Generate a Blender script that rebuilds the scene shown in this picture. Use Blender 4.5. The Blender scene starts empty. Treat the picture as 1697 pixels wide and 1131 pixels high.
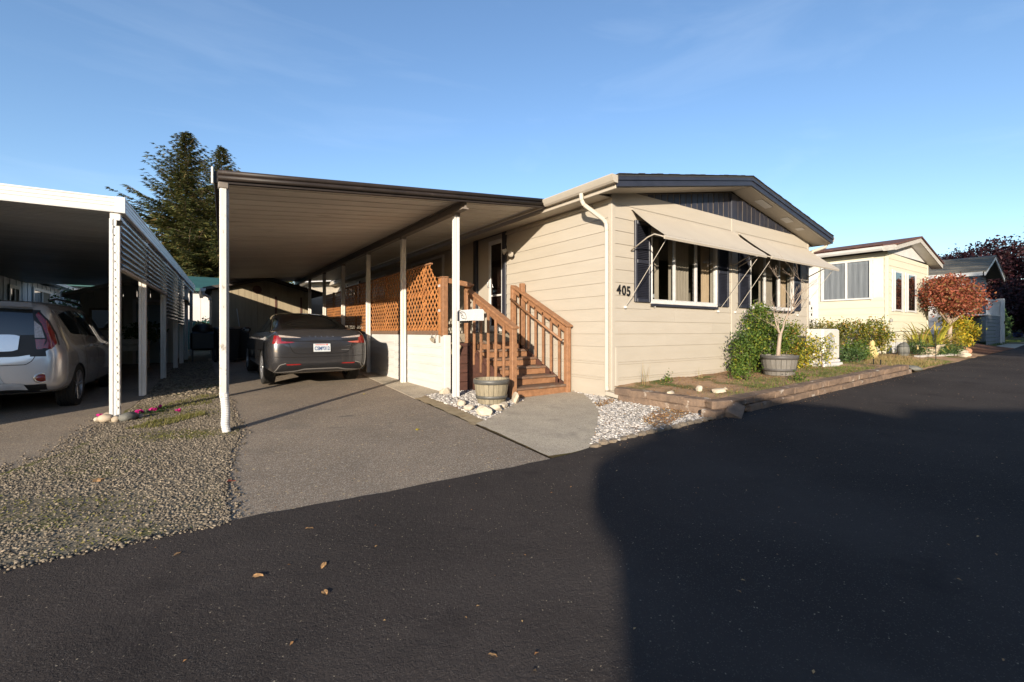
import bpy, bmesh, math, random
import numpy as np
from mathutils import Vector, Matrix
from mathutils.bvhtree import BVHTree

random.seed(7)
RNG = np.random.default_rng(11)
S = bpy.context.scene
C = S.collection
R = math.radians

# ------------------------------------------------------------------ camera
cam_d = bpy.data.cameras.new('camera')
cam = bpy.data.objects.new('camera', cam_d)
C.objects.link(cam)
cam.location = (-5.41, -4.98, 0.95)
cam.rotation_euler = (R(90), 0, R(-35))
cam_d.sensor_width = 36
cam_d.lens = 16.0
cam_d.shift_y = -0.0091
cam_d.clip_start = 0.05
cam_d.clip_end = 3000
S.camera = cam

# ------------------------------------------------------------------ sky, sun, exposure
SUN_EL, SUN_AZ = R(12.9), R(43.0)          # light travels towards +x +y
sdir = Vector((math.cos(SUN_AZ) * math.cos(SUN_EL), math.sin(SUN_AZ) * math.cos(SUN_EL), -math.sin(SUN_EL)))
W = bpy.data.worlds.new('World')
S.world = W
W.use_nodes = True
nt = W.node_tree
nt.nodes.clear()
wo = nt.nodes.new('ShaderNodeOutputWorld')
bg = nt.nodes.new('ShaderNodeBackground')
sky = nt.nodes.new('ShaderNodeTexSky')
sky.sky_type = 'NISHITA'
sky.sun_disc = False
sky.sun_elevation = SUN_EL
sky.sun_rotation = math.atan2(-sdir.x, -sdir.y)
sky.altitude = 50
sky.air_density = 1.0
sky.dust_density = 0.4
sky.ozone_density = 2.6
# thin high cirrus: a little white mixed into the sky along stretched noise
tc = nt.nodes.new('ShaderNodeTexCoord')
mp = nt.nodes.new('ShaderNodeMapping')
mp.inputs['Scale'].default_value = (1.3, 2.6, 9.0)
mp.inputs['Rotation'].default_value = (0.15, 0.1, 0.6)
nz = nt.nodes.new('ShaderNodeTexNoise')
nz.inputs['Scale'].default_value = 1.5
nz.inputs['Detail'].default_value = 7
nz.inputs['Roughness'].default_value = 0.55
nz.inputs['Distortion'].default_value = 0.6
rp = nt.nodes.new('ShaderNodeValToRGB')
rp.color_ramp.elements[0].position = 0.52
rp.color_ramp.elements[1].position = 0.85
rp.color_ramp.elements[1].color = (0.06, 0.06, 0.06, 1)
mx = nt.nodes.new('ShaderNodeMix')
mx.data_type = 'RGBA'
mx.inputs[7].default_value = (6.5, 7.0, 7.4, 1)
nt.links.new(tc.outputs['Generated'], mp.inputs['Vector'])
nt.links.new(mp.outputs['Vector'], nz.inputs['Vector'])
nt.links.new(nz.outputs['Fac'], rp.inputs['Fac'])
nt.links.new(rp.outputs['Color'], mx.inputs[0])
hsv = nt.nodes.new('ShaderNodeHueSaturation')
hsv.inputs['Saturation'].default_value = 1.03
nt.links.new(sky.outputs['Color'], hsv.inputs['Color'])
tint = nt.nodes.new('ShaderNodeMix')
tint.data_type = 'RGBA'
tint.blend_type = 'MULTIPLY'
tint.inputs[0].default_value = 1.0
tint.inputs[7].default_value = (1.0, 0.975, 1.0, 1)
nt.links.new(hsv.outputs['Color'], tint.inputs[6])
nt.links.new(tint.outputs[2], mx.inputs[6])
nt.links.new(mx.outputs[2], bg.inputs['Color'])
nt.links.new(bg.outputs[0], wo.inputs['Surface'])
bg.inputs['Strength'].default_value = 0.13

sun_d = bpy.data.lights.new('sun', 'SUN')
sun_d.energy = 4.7
sun_d.angle = R(0.5)
sun_d.color = (1.0, 0.885, 0.73)
sun = bpy.data.objects.new('sun', sun_d)
C.objects.link(sun)
sun.rotation_euler = sdir.to_track_quat('-Z', 'Y').to_euler()

S.view_settings.view_transform = 'Standard'
S.view_settings.look = 'None'
S.view_settings.exposure = 0.95
S.view_settings.gamma = 1.0
S.view_settings.use_curve_mapping = False
S.render.engine = 'CYCLES'
S.cycles.max_bounces = 6
S.cycles.transparent_max_bounces = 6
S.cycles.use_denoising = True
S.cycles.caustics_reflective = False
S.cycles.caustics_refractive = False


# ------------------------------------------------------------------ terrain height
def G(x, y):
    x = np.clip(x, -30, 26) + np.clip(x - 26, 0, 40) * 0.25
    y = np.clip(y, -30, 20)
    return -0.13 + 0.022 * (x + 1.9) + 0.018 * (y - 1.63)


def gz(x, y):
    return float(G(x, y))


# ------------------------------------------------------------------ materials
def _n(t, kind, **kw):
    n = t.nodes.new(kind)
    for k, v in kw.items():
        if k in n.inputs:
            n.inputs[k].default_value = v
        else:
            setattr(n, k, v)
    return n


def pmat(name, col, col2=None, scale=3.0, rough=0.6, metallic=0.0, spec=0.4, bump=0.0, bscale=80.0,
         rnd=0.0, island=0.0, stretch=None, ramp=(0.35, 0.65), speck=None, rough2=None, coat=0.0,
         detail=5.0, bump2=None, spots=None, space='pos'):
    """Principled material: two colours blended by noise, optional specks, spots, bumps, per-object or per-island variation."""
    m = bpy.data.materials.new(name)
    m.use_nodes = True
    t = m.node_tree
    b = t.nodes['Principled BSDF']
    L = t.links.new
    b.inputs['Roughness'].default_value = rough
    b.inputs['Metallic'].default_value = metallic
    b.inputs['Specular IOR Level'].default_value = spec
    b.inputs['Coat Weight'].default_value = coat
    b.inputs['Coat Roughness'].default_value = 0.04
    if space == 'pos':
        g = _n(t, 'ShaderNodeNewGeometry')
        vec = g.outputs['Position']
    else:
        g = _n(t, 'ShaderNodeTexCoord')
        vec = g.outputs['Object']
    if stretch:
        mpn = _n(t, 'ShaderNodeMapping')
        mpn.inputs['Scale'].default_value = stretch
        L(vec, mpn.inputs['Vector'])
        svec = mpn.outputs['Vector']
    else:
        svec = vec
    col2 = col2 or tuple(c * 0.8 for c in col)
    nz = _n(t, 'ShaderNodeTexNoise', Scale=scale, Detail=detail, Roughness=0.6)
    L(svec, nz.inputs['Vector'])
    cr = _n(t, 'ShaderNodeValToRGB')
    cr.color_ramp.elements[0].position, cr.color_ramp.elements[1].position = ramp
    cr.color_ramp.elements[0].color = (*col2, 1)
    cr.color_ramp.elements[1].color = (*col, 1)
    L(nz.outputs['Fac'], cr.inputs['Fac'])
    out = cr.outputs['Color']
    if speck:                                   # (scale, threshold, colour)
        for sc, th, cc in speck:
            v = _n(t, 'ShaderNodeTexVoronoi', Scale=sc)
            L(vec, v.inputs['Vector'])
            sp = _n(t, 'ShaderNodeSeparateColor')
            L(v.outputs['Color'], sp.inputs[0])
            gt = _n(t, 'ShaderNodeMath', operation='GREATER_THAN')
            gt.inputs[1].default_value = th
            L(sp.outputs[0], gt.inputs[0])
            mxx = _n(t, 'ShaderNodeMix', data_type='RGBA')
            mxx.inputs[7].default_value = (*cc, 1)
            L(gt.outputs[0], mxx.inputs[0])
            L(out, mxx.inputs[6])
            out = mxx.outputs[2]
    if spots:                                   # (scale, lo, hi, colour): stains with a shape of their own
        for sc, lo, hi, cc in spots:
            n2 = _n(t, 'ShaderNodeTexNoise', Scale=sc, Detail=6.0, Roughness=0.65)
            L(svec, n2.inputs['Vector'])
            mr = _n(t, 'ShaderNodeMapRange')
            mr.inputs['From Min'].default_value = lo
            mr.inputs['From Max'].default_value = hi
            L(n2.outputs['Fac'], mr.inputs['Value'])
            mxx = _n(t, 'ShaderNodeMix', data_type='RGBA')
            mxx.inputs[7].default_value = (*cc, 1)
            L(mr.outputs[0], mxx.inputs[0])
            L(out, mxx.inputs[6])
            out = mxx.outputs[2]
    if rnd or island:
        hs = _n(t, 'ShaderNodeHueSaturation')
        src = None
        if rnd:
            oi = _n(t, 'ShaderNodeObjectInfo')
            src, amt = oi.outputs['Random'], rnd
        if island:
            gi = _n(t, 'ShaderNodeNewGeometry')
            src, amt = gi.outputs['Random Per Island'], island
        mr = _n(t, 'ShaderNodeMapRange')
        mr.inputs['To Min'].default_value = 1 - amt
        mr.inputs['To Max'].default_value = 1 + amt
        L(src, mr.inputs['Value'])
        L(mr.outputs[0], hs.inputs['Value'])
        L(out, hs.inputs['Color'])
        out = hs.outputs['Color']
    L(out, b.inputs['Base Color'])
    if rough2 is not None:
        mr = _n(t, 'ShaderNodeMapRange')
        mr.inputs['To Min'].default_value = rough
        mr.inputs['To Max'].default_value = rough2
        L(nz.outputs['Fac'], mr.inputs['Value'])
        L(mr.outputs[0], b.inputs['Roughness'])
    nrm = None
    for bb in ([(bump, bscale)] if bump else []) + (bump2 or []):
        n3 = _n(t, 'ShaderNodeTexNoise', Scale=bb[1], Detail=4.0, Roughness=0.65)
        L(svec if len(bb) > 2 else vec, n3.inputs['Vector'])
        bp = _n(t, 'ShaderNodeBump', Strength=1.0, Distance=bb[0])
        L(n3.outputs['Fac'], bp.inputs['Height'])
        if nrm:
            L(nrm, bp.inputs['Normal'])
        nrm = bp.outputs['Normal']
    if nrm:
        L(nrm, b.inputs['Normal'])
    return m


def leafmat(name, stops, rough=0.55, trans=0.35, spec=0.25):
    """foliage: colour picked per leaf (mesh island), with some light passing through"""
    m = bpy.data.materials.new(name)
    m.use_nodes = True
    t = m.node_tree
    L = t.links.new
    b = t.nodes['Principled BSDF']
    o = t.nodes['Material Output']
    g = _n(t, 'ShaderNodeNewGeometry')
    cr = _n(t, 'ShaderNodeValToRGB')
    el = cr.color_ramp.elements
    el[0].position, el[0].color = stops[0][0], (*stops[0][1], 1)
    el[1].position, el[1].color = stops[-1][0], (*stops[-1][1], 1)
    for p, c in stops[1:-1]:
        e = el.new(p)
        e.color = (*c, 1)
    L(g.outputs['Random Per Island'], cr.inputs['Fac'])
    L(cr.outputs['Color'], b.inputs['Base Color'])
    b.inputs['Roughness'].default_value = rough
    b.inputs['Specular IOR Level'].default_value = spec
    tr = _n(t, 'ShaderNodeBsdfTranslucent')
    L(cr.outputs['Color'], tr.inputs['Color'])
    ms = _n(t, 'ShaderNodeMixShader')
    ms.inputs[0].default_value = trans
    L(b.outputs[0], ms.inputs[1])
    L(tr.outputs[0], ms.inputs[2])
    L(ms.outputs[0], o.inputs['Surface'])
    return m


def glassmat(name, tint=(0.8, 0.85, 0.85), alpha=0.3, rough=0.02):
    """window glass: sharp reflections over a see-through pane"""
    m = bpy.data.materials.new(name)
    m.use_nodes = True
    t = m.node_tree
    t.nodes.clear()
    L = t.links.new
    o = _n(t, 'ShaderNodeOutputMaterial')
    tr = _n(t, 'ShaderNodeBsdfTransparent')
    tr.inputs['Color'].default_value = (*tint, 1)
    gl = _n(t, 'ShaderNodeBsdfGlossy', Roughness=rough)
    lw = _n(t, 'ShaderNodeLayerWeight', Blend=0.5)
    pw = _n(t, 'ShaderNodeMath', operation='POWER')
    pw.inputs[1].default_value = 4.0
    L(lw.outputs['Facing'], pw.inputs[0])
    ad = _n(t, 'ShaderNodeMath', operation='MULTIPLY_ADD')
    ad.inputs[1].default_value = 0.9
    ad.inputs[2].default_value = alpha
    ad.use_clamp = True
    L(pw.outputs[0], ad.inputs[0])
    ms = _n(t, 'ShaderNodeMixShader')
    L(ad.outputs[0], ms.inputs[0])
    L(tr.outputs[0], ms.inputs[1])
    L(gl.outputs[0], ms.inputs[2])
    L(ms.outputs[0], o.inputs['Surface'])
    return m


M = {}
BEIGE, BEIGE2 = (0.405, 0.36, 0.295), (0.385, 0.34, 0.275)
M['siding'] = pmat('siding_paint', BEIGE, BEIGE2, scale=1.6, rough=0.55, bump=0.0012, bscale=30, stretch=(1, 1, 5), rnd=0.025,
                   spots=[(0.9, 0.62, 0.85, (0.35, 0.30, 0.245))])
M['trim'] = pmat('trim_paint', (0.41, 0.365, 0.30), (0.39, 0.345, 0.28), scale=4, rough=0.5, bump=0.0008, bscale=40, rnd=0.02)
M['awning'] = pmat('awning_paint', (0.395, 0.35, 0.285), (0.37, 0.325, 0.265), scale=2, rough=0.5, spec=0.4, spots=[(6, 0.6, 0.8, (0.33, 0.285, 0.23))])
M['navy'] = pmat('navy_paint', (0.028, 0.030, 0.042), (0.020, 0.021, 0.030), scale=5, rough=0.38, spec=0.5, bump=0.0008, bscale=60, rnd=0.08)
M['gable_back'] = pmat('gable_groove', (0.24, 0.19, 0.14), (0.18, 0.145, 0.105), scale=8, rough=0.7)
M['diffuser'] = pmat('bumper_trim', (0.16, 0.15, 0.14), rough=0.4)
M['chain'] = pmat('chain_metal', (0.30, 0.29, 0.27), rough=0.4, metallic=0.4)
M['shingle'] = pmat('shingle', (0.035, 0.033, 0.034), (0.016, 0.016, 0.017), scale=30, rough=0.9, bump=0.004, bscale=60, rnd=0.2)
M['white'] = pmat('white_paint', (0.58, 0.565, 0.54), (0.52, 0.505, 0.48), scale=3, rough=0.45, spots=[(9, 0.64, 0.8, (0.40, 0.37, 0.33))], rnd=0.03, bump=0.0006, bscale=60)
M['white_metal'] = pmat('white_metal', (0.58, 0.565, 0.54), (0.53, 0.515, 0.49), scale=5, rough=0.4, spots=[(14, 0.66, 0.85, (0.5, 0.46, 0.4))])
M['post_flaking'] = pmat('flaking_white_paint', (0.56, 0.54, 0.50), (0.50, 0.48, 0.44), scale=6, rough=0.55, bump=0.0015, bscale=40,
                         spots=[(22, 0.6, 0.68, (0.30, 0.27, 0.22))], stretch=(1, 1, 0.5))
M['alu'] = pmat('aluminium', (0.50, 0.49, 0.47), (0.42, 0.41, 0.40), scale=10, rough=0.35, metallic=0.0, spec=0.5)
M['alu_bright'] = pmat('bright_aluminium', (0.62, 0.60, 0.57), (0.52, 0.50, 0.47), scale=10, rough=0.4, spec=0.5)
M['pan'] = pmat('carport_pan', (0.64, 0.59, 0.51), (0.55, 0.50, 0.43), scale=1.2, rough=0.42, spec=0.5, spots=[(5, 0.6, 0.78, (0.33, 0.27, 0.21))], rnd=0.05, stretch=(0.3, 1, 1))
M['pan2'] = pmat('neighbour_carport_pan', (0.50, 0.485, 0.455), (0.42, 0.41, 0.385), scale=1.2, rough=0.38, spec=0.5, rnd=0.06, stretch=(0.3, 1, 1))
M['brown_metal'] = pmat('dark_brown_metal', (0.030, 0.022, 0.018), (0.020, 0.015, 0.013), scale=6, rough=0.5, spec=0.3, spots=[(8, 0.64, 0.8, (0.07, 0.055, 0.045))])
M['beam'] = pmat('beam_metal', (0.20, 0.165, 0.135), (0.15, 0.125, 0.10), scale=6, rough=0.45)
M['post'] = pmat('carport_post_paint', (0.62, 0.58, 0.52), (0.56, 0.52, 0.46), scale=5, rough=0.45, rnd=0.04, spots=[(16, 0.66, 0.8, (0.42, 0.38, 0.32))])
M['wood'] = pmat('brown_stained_wood', (0.285, 0.142, 0.070), (0.20, 0.098, 0.048), scale=7, rough=0.62, stretch=(2, 2, 2), bump=0.002, bscale=45, rnd=0.10,
                 spots=[(17, 0.68, 0.74, (0.42, 0.30, 0.20))])
M['tread'] = pmat('worn_tread_wood', (0.20, 0.105, 0.06), (0.12, 0.075, 0.05), scale=9, rough=0.8, stretch=(1, 6, 6), bump=0.003, bscale=60, rnd=0.10,
                  spots=[(6, 0.52, 0.62, (0.16, 0.13, 0.10)), (15, 0.66, 0.72, (0.36, 0.27, 0.19))])
M['lattice'] = pmat('lattice_wood', (0.43, 0.18, 0.058), (0.31, 0.125, 0.043), scale=5, rough=0.65, island=0.16, bump=0.0015, bscale=70)
M['dark_wood'] = pmat('dark_brown_boards', (0.095, 0.042, 0.03), (0.065, 0.03, 0.022), scale=6, rough=0.6, stretch=(1, 1, 4), bump=0.002, bscale=50, rnd=0.08)
M['deck_floor'] = pmat('deck_carpet', (0.25, 0.21, 0.15), (0.2, 0.165, 0.12), scale=30, rough=0.95, bump=0.003, bscale=200)
M['skirt_white'] = pmat('white_skirting', (0.56, 0.54, 0.51), (0.51, 0.49, 0.46), scale=1.5, rough=0.5, stretch=(1, 1, 5), bump=0.0015, bscale=30,
                        spots=[(3.5, 0.62, 0.8, (0.44, 0.40, 0.34))], rnd=0.02)
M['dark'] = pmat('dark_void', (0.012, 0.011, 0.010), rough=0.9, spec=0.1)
M['room'] = pmat('room_wall', (0.20, 0.17, 0.13), rough=0.9, spec=0.1)
M['blind'] = pmat('window_blind', (0.34, 0.285, 0.22), (0.26, 0.215, 0.165), scale=12, rough=0.8, stretch=(12, 12, 0.4))
M['curtain_tan'] = pmat('tan_curtain', (0.46, 0.34, 0.22), (0.38, 0.275, 0.175), scale=8, rough=0.9, stretch=(6, 6, 0.4))
M['curtain_grey'] = pmat('grey_curtain', (0.30, 0.31, 0.33), (0.22, 0.23, 0.25), scale=6, rough=0.9, stretch=(8, 8, 0.3))
M['glass'] = glassmat('window_glass', (0.78, 0.8, 0.8), 0.05)
M['glass_dark'] = glassmat('storm_glass', (0.35, 0.36, 0.37), 0.06)
M['asphalt_new'] = pmat('fresh_asphalt', (0.060, 0.050, 0.045), (0.041, 0.035, 0.032), scale=0.55, rough=0.95, spec=0.06, bump=0.0075, bscale=55,
                        speck=[(260, 0.95, (0.10, 0.088, 0.078)), (180, 0.9975, (0.30, 0.25, 0.18))], bump2=[(0.006, 150), (0.012, 4.0)],
                        spots=[(1.3, 0.60, 0.78, (0.030, 0.026, 0.025)), (0.35, 0.50, 0.70, (0.070, 0.060, 0.054)), (16, 0.66, 0.74, (0.075, 0.064, 0.056))])
M['asphalt_old'] = pmat('old_asphalt', (0.285, 0.225, 0.165), (0.215, 0.17, 0.127), scale=0.9, rough=0.96, spec=0.08, bump=0.004, bscale=60,
                        speck=[(160, 0.84, (0.42, 0.37, 0.30)), (190, 0.82, (0.12, 0.105, 0.09)), (60, 0.994, (0.46, 0.36, 0.22))],
                        spots=[(0.8, 0.56, 0.8, (0.15, 0.13, 0.108)), (2.5, 0.64, 0.76, (0.155, 0.135, 0.115))], bump2=[(0.004, 170)])
M['concrete'] = pmat('concrete', (0.47, 0.40, 0.30), (0.36, 0.305, 0.23), scale=1.8, rough=0.9, spec=0.2, bump=0.004, bscale=45,
                     speck=[(170, 0.88, (0.56, 0.50, 0.40)), (150, 0.93, (0.2, 0.175, 0.14))], spots=[(2.0, 0.54, 0.72, (0.27, 0.235, 0.185)), (9, 0.62, 0.75, (0.22, 0.19, 0.15))], bump2=[(0.003, 220)])
M['dirt'] = pmat('dirt_ground', (0.16, 0.12, 0.075), (0.10, 0.078, 0.052), scale=2.5, rough=0.95, spec=0.1, bump=0.012, bscale=25, spots=[(1.2, 0.5, 0.65, (0.085, 0.095, 0.035))])
M['soil'] = pmat('garden_soil', (0.40, 0.26, 0.155), (0.28, 0.18, 0.11), scale=4, rough=0.95, spec=0.1, bump=0.02, bscale=22,
                 spots=[(1.5, 0.53, 0.63, (0.10, 0.12, 0.035)), (6, 0.6, 0.7, (0.33, 0.21, 0.12))], bump2=[(0.01, 90)])
M['mulch'] = pmat('bark_mulch', (0.20, 0.10, 0.06), (0.11, 0.055, 0.035), scale=12, rough=0.95, spec=0.1, bump=0.02, bscale=40)
M['lawn'] = pmat('lawn', (0.07, 0.10, 0.028), (0.05, 0.075, 0.022), scale=6, rough=0.95, spec=0.1, bump=0.02, bscale=60)
M['gravel_base'] = pmat('gravel_bed_base', (0.23, 0.19, 0.13), (0.15, 0.128, 0.094), scale=3, rough=0.95, spec=0.1, bump=0.008, bscale=70,
                        spots=[(1.3, 0.52, 0.64, (0.13, 0.125, 0.04))])
M['gravel'] = pmat('grey_gravel', (0.205, 0.165, 0.118), (0.125, 0.105, 0.08), scale=25, rough=0.9, spec=0.15, island=0.55)
M['pebble'] = pmat('white_pebbles', (0.38, 0.355, 0.325), (0.29, 0.265, 0.24), scale=25, rough=0.8, spec=0.3, island=0.55)
M['edging'] = pmat('sandy_edging', (0.38, 0.30, 0.19), (0.27, 0.21, 0.13), scale=6, rough=0.95, spec=0.1, bump=0.012, bscale=60, spots=[(5, 0.58, 0.68, (0.22, 0.15, 0.07)), (9, 0.62, 0.7, (0.16, 0.13, 0.05))])
M['pebble_base'] = pmat('white_gravel_base', (0.34, 0.30, 0.25), (0.25, 0.215, 0.175), scale=14, rough=0.95, bump=0.008, bscale=80,
                        spots=[(2.2, 0.55, 0.62, (0.25, 0.125, 0.06))])
M['stone'] = pmat('pale_stone', (0.52, 0.45, 0.35), (0.40, 0.33, 0.24), scale=6, rough=0.85, bump=0.012, bscale=18, rnd=0.18, spots=[(8, 0.6, 0.7, (0.30, 0.24, 0.17))])
M['river_stone'] = pmat('river_stone', (0.36, 0.29, 0.21), (0.27, 0.22, 0.16), scale=9, rough=0.7, bump=0.003, bscale=50, rnd=0.3)
M['dark_stone'] = pmat('dark_stone', (0.15, 0.145, 0.125), (0.09, 0.09, 0.08), scale=9, rough=0.75, bump=0.004, bscale=40)
M['block'] = pmat('retaining_block', (0.225, 0.155, 0.108), (0.14, 0.10, 0.075), scale=7, rough=0.92, spec=0.15, bump=0.014, bscale=26, rnd=0.10,
                  spots=[(5.0, 0.6, 0.7, (0.50, 0.44, 0.37))], bump2=[(0.006, 90)])
M['kerb'] = pmat('kerb_stone', (0.20, 0.155, 0.11), (0.12, 0.10, 0.075), scale=9, rough=0.92, bump=0.01, bscale=40, rnd=0.12)
M['barrel'] = pmat('barrel_stave', (0.27, 0.225, 0.15), (0.20, 0.17, 0.115), scale=6, rough=0.7, stretch=(4, 4, 0.6), bump=0.002, bscale=60, rnd=0.06)
M['barrel_grey'] = pmat('weathered_barrel', (0.17, 0.155, 0.135), (0.13, 0.118, 0.10), scale=6, rough=0.75, stretch=(4, 4, 0.6), bump=0.002, bscale=60, rnd=0.06)
M['hoop'] = pmat('barrel_hoop', (0.11, 0.105, 0.095), (0.08, 0.078, 0.07), scale=12, rough=0.5, metallic=0.2)
M['hoop_dark'] = pmat('dark_barrel_hoop', (0.085, 0.078, 0.072), (0.065, 0.06, 0.055), scale=12, rough=0.55)
M['bark_pale'] = pmat('pale_bark', (0.37, 0.29, 0.22), (0.29, 0.22, 0.165), scale=14, rough=0.85, stretch=(3, 3, 0.7), bump=0.006, bscale=35)
M['bark_dark'] = pmat('dark_bark', (0.14, 0.10, 0.07), (0.09, 0.065, 0.045), scale=12, rough=0.9, stretch=(3, 3, 0.7), bump=0.01, bscale=25)
M['black'] = pmat('black_plastic', (0.012, 0.012, 0.013), (0.009, 0.009, 0.010), scale=8, rough=0.45)
M['iron'] = pmat('black_iron', (0.02, 0.019, 0.018), rough=0.5, metallic=0.3)
M['rubber'] = pmat('tyre_rubber', (0.018, 0.017, 0.016), (0.026, 0.024, 0.021), scale=12, rough=0.8, spec=0.3)
M['chrome'] = pmat('bright_metal', (0.7, 0.7, 0.7), (0.62, 0.62, 0.62), rough=0.22, metallic=0.9)
M['rim'] = pmat('wheel_alloy', (0.45, 0.45, 0.46), (0.38, 0.38, 0.39), rough=0.32, metallic=0.8)
M['car_dark'] = pmat('dark_grey_car_paint', (0.050, 0.048, 0.050), (0.044, 0.042, 0.044), rough=0.26, metallic=0.55, spec=0.5, coat=0.9, bump=0.00012, bscale=700)
M['car_silver'] = pmat('silver_car_paint', (0.60, 0.60, 0.61), (0.56, 0.56, 0.57), rough=0.27, metallic=0.6, spec=0.5, coat=0.9, bump=0.0001, bscale=700)
M['car_glass'] = pmat('tinted_car_glass', (0.008, 0.009, 0.009), rough=0.03, spec=0.6, coat=0.4)
M['red_lens'] = pmat('red_lamp_lens', (0.22, 0.010, 0.010), (0.14, 0.008, 0.008), scale=40, rough=0.08, spec=0.6, coat=0.5)
M['clear_lens'] = pmat('clear_lamp_lens', (0.38, 0.33, 0.30), (0.24, 0.2, 0.18), scale=40, rough=0.06, spec=0.7, coat=0.6)
M['sunlit_red_lens'] = pmat('sunlit_red_lamp_lens', (0.42, 0.10, 0.07), rough=0.1, spec=0.6, coat=0.5)  # red lens coloured paler, imitating sun on the right-hand lamp
M['plate'] = pmat('plate_white', (0.46, 0.48, 0.49), (0.43, 0.45, 0.46), scale=30, rough=0.4)
M['plate_blue'] = pmat('plate_lettering', (0.02, 0.06, 0.16), rough=0.5)
M['plate_red'] = pmat('plate_red', (0.5, 0.04, 0.03), rough=0.5)
M['yellow_siding'] = pmat('pale_yellow_siding', (0.58, 0.54, 0.41), (0.55, 0.51, 0.385), scale=1.5, rough=0.55, stretch=(1, 1, 5), bump=0.001, bscale=30, rnd=0.02)
M['brown_roof'] = pmat('brown_shingle', (0.12, 0.055, 0.042), (0.075, 0.036, 0.028), scale=14, rough=0.9, bump=0.008, bscale=40, rnd=0.15)
M['grey_roof'] = pmat('grey_shingle', (0.15, 0.135, 0.105), (0.11, 0.10, 0.08), scale=10, rough=0.9, bump=0.008, bscale=30, rnd=0.1)
M['grey_wood'] = pmat('weathered_fascia', (0.46, 0.43, 0.38), (0.32, 0.30, 0.27), scale=9, rough=0.8, stretch=(1, 1, 4), bump=0.003, bscale=40)
M['blue_siding'] = pmat('blue_grey_siding', (0.50, 0.56, 0.60), (0.45, 0.51, 0.55), scale=2, rough=0.55, rnd=0.03)
M['grey_house'] = pmat('grey_house_siding', (0.22, 0.23, 0.24), (0.19, 0.2, 0.21), scale=2, rough=0.6, rnd=0.04)
M['shed_tan'] = pmat('shed_tan_siding', (0.30, 0.245, 0.16), (0.25, 0.20, 0.13), scale=3, rough=0.7, stretch=(4, 4, 0.5), rnd=0.06, bump=0.002, bscale=40)
M['shed_green'] = pmat('shed_grey_green', (0.48, 0.45, 0.37), (0.41, 0.385, 0.315), scale=3, rough=0.7, stretch=(4, 4, 0.5), rnd=0.06)
M['shed_door'] = pmat('shed_door_paint', (0.24, 0.30, 0.31), (0.2, 0.26, 0.27), scale=3, rough=0.6)
M['shed_roof'] = pmat('shed_roof', (0.07, 0.055, 0.045), (0.05, 0.04, 0.034), scale=9, rough=0.85, bump=0.004, bscale=40)
M['green_roof'] = pmat('green_metal_roof', (0.03, 0.10, 0.085), (0.025, 0.08, 0.07), scale=2, rough=0.5)
M['corrugated'] = pmat('blue_grey_corrugated', (0.26, 0.31, 0.37), (0.18, 0.215, 0.26), scale=1.2, rough=0.22, spec=0.6, metallic=0.5, rnd=0.06, spots=[(2.4, 0.55, 0.7, (0.13, 0.155, 0.185))])
M['vinyl_white'] = pmat('white_outbuilding', (0.62, 0.57, 0.52), (0.56, 0.515, 0.47), scale=2, rough=0.6, rnd=0.03)
M['terracotta'] = pmat('terracotta', (0.42, 0.21, 0.12), (0.34, 0.17, 0.10), scale=8, rough=0.85)
M['cream_pot'] = pmat('cream_pot', (0.62, 0.52, 0.33), (0.55, 0.46, 0.29), scale=8, rough=0.7)
M['ornament'] = pmat('ornament_stone', (0.34, 0.28, 0.20), (0.18, 0.155, 0.12), scale=14, rough=0.8, bump=0.01, bscale=30)
M['statue_yellow'] = pmat('yellow_ornament', (0.52, 0.40, 0.17), (0.42, 0.31, 0.12), scale=10, rough=0.6)
M['trough'] = pmat('stone_trough', (0.45, 0.37, 0.26), (0.36, 0.29, 0.2), scale=6, rough=0.9, bump=0.005, bscale=30)
M['unit_white'] = pmat('heat_pump_white', (0.58, 0.55, 0.49), (0.54, 0.51, 0.45), scale=3, rough=0.4)
M['grille'] = pmat('heat_pump_grille', (0.30, 0.29, 0.27), (0.25, 0.24, 0.225), scale=30, rough=0.5)
M['blue_plastic'] = pmat('blue_plastic', (0.02, 0.045, 0.16), rough=0.5)
M['magenta'] = leafmat('magenta_petals', [(0.0, (0.45, 0.01, 0.14)), (1.0, (0.62, 0.03, 0.26))])
M['leaf_green'] = leafmat('shrub_leaves', [(0.0, (0.045, 0.085, 0.014)), (0.5, (0.085, 0.14, 0.022)), (0.86, (0.13, 0.19, 0.03)), (1.0, (0.34, 0.30, 0.035))])
M['leaf_yellowing'] = leafmat('yellowing_leaves', [(0.0, (0.085, 0.13, 0.02)), (0.4, (0.17, 0.20, 0.028)), (0.7, (0.42, 0.35, 0.03)), (1.0, (0.62, 0.46, 0.03))])
M['leaf_hedge'] = leafmat('hedge_leaves', [(0.0, (0.06, 0.09, 0.018)), (0.5, (0.15, 0.17, 0.028)), (0.8, (0.32, 0.28, 0.035)), (1.0, (0.40, 0.16, 0.05))])
M['leaf_olive'] = leafmat('olive_leaves', [(0.0, (0.07, 0.075, 0.02)), (0.6, (0.14, 0.13, 0.035)), (1.0, (0.24, 0.19, 0.06))])
M['leaf_maple'] = leafmat('red_maple_leaves', [(0.0, (0.15, 0.036, 0.022)), (0.45, (0.25, 0.065, 0.035)), (0.75, (0.33, 0.105, 0.05)), (0.9, (0.22, 0.12, 0.04)), (1.0, (0.09, 0.085, 0.028))], trans=0.25)
M['leaf_purple'] = leafmat('purple_maple_leaves', [(0.0, (0.010, 0.005, 0.007)), (0.6, (0.026, 0.009, 0.013)), (1.0, (0.06, 0.016, 0.018))], trans=0.2)
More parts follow.
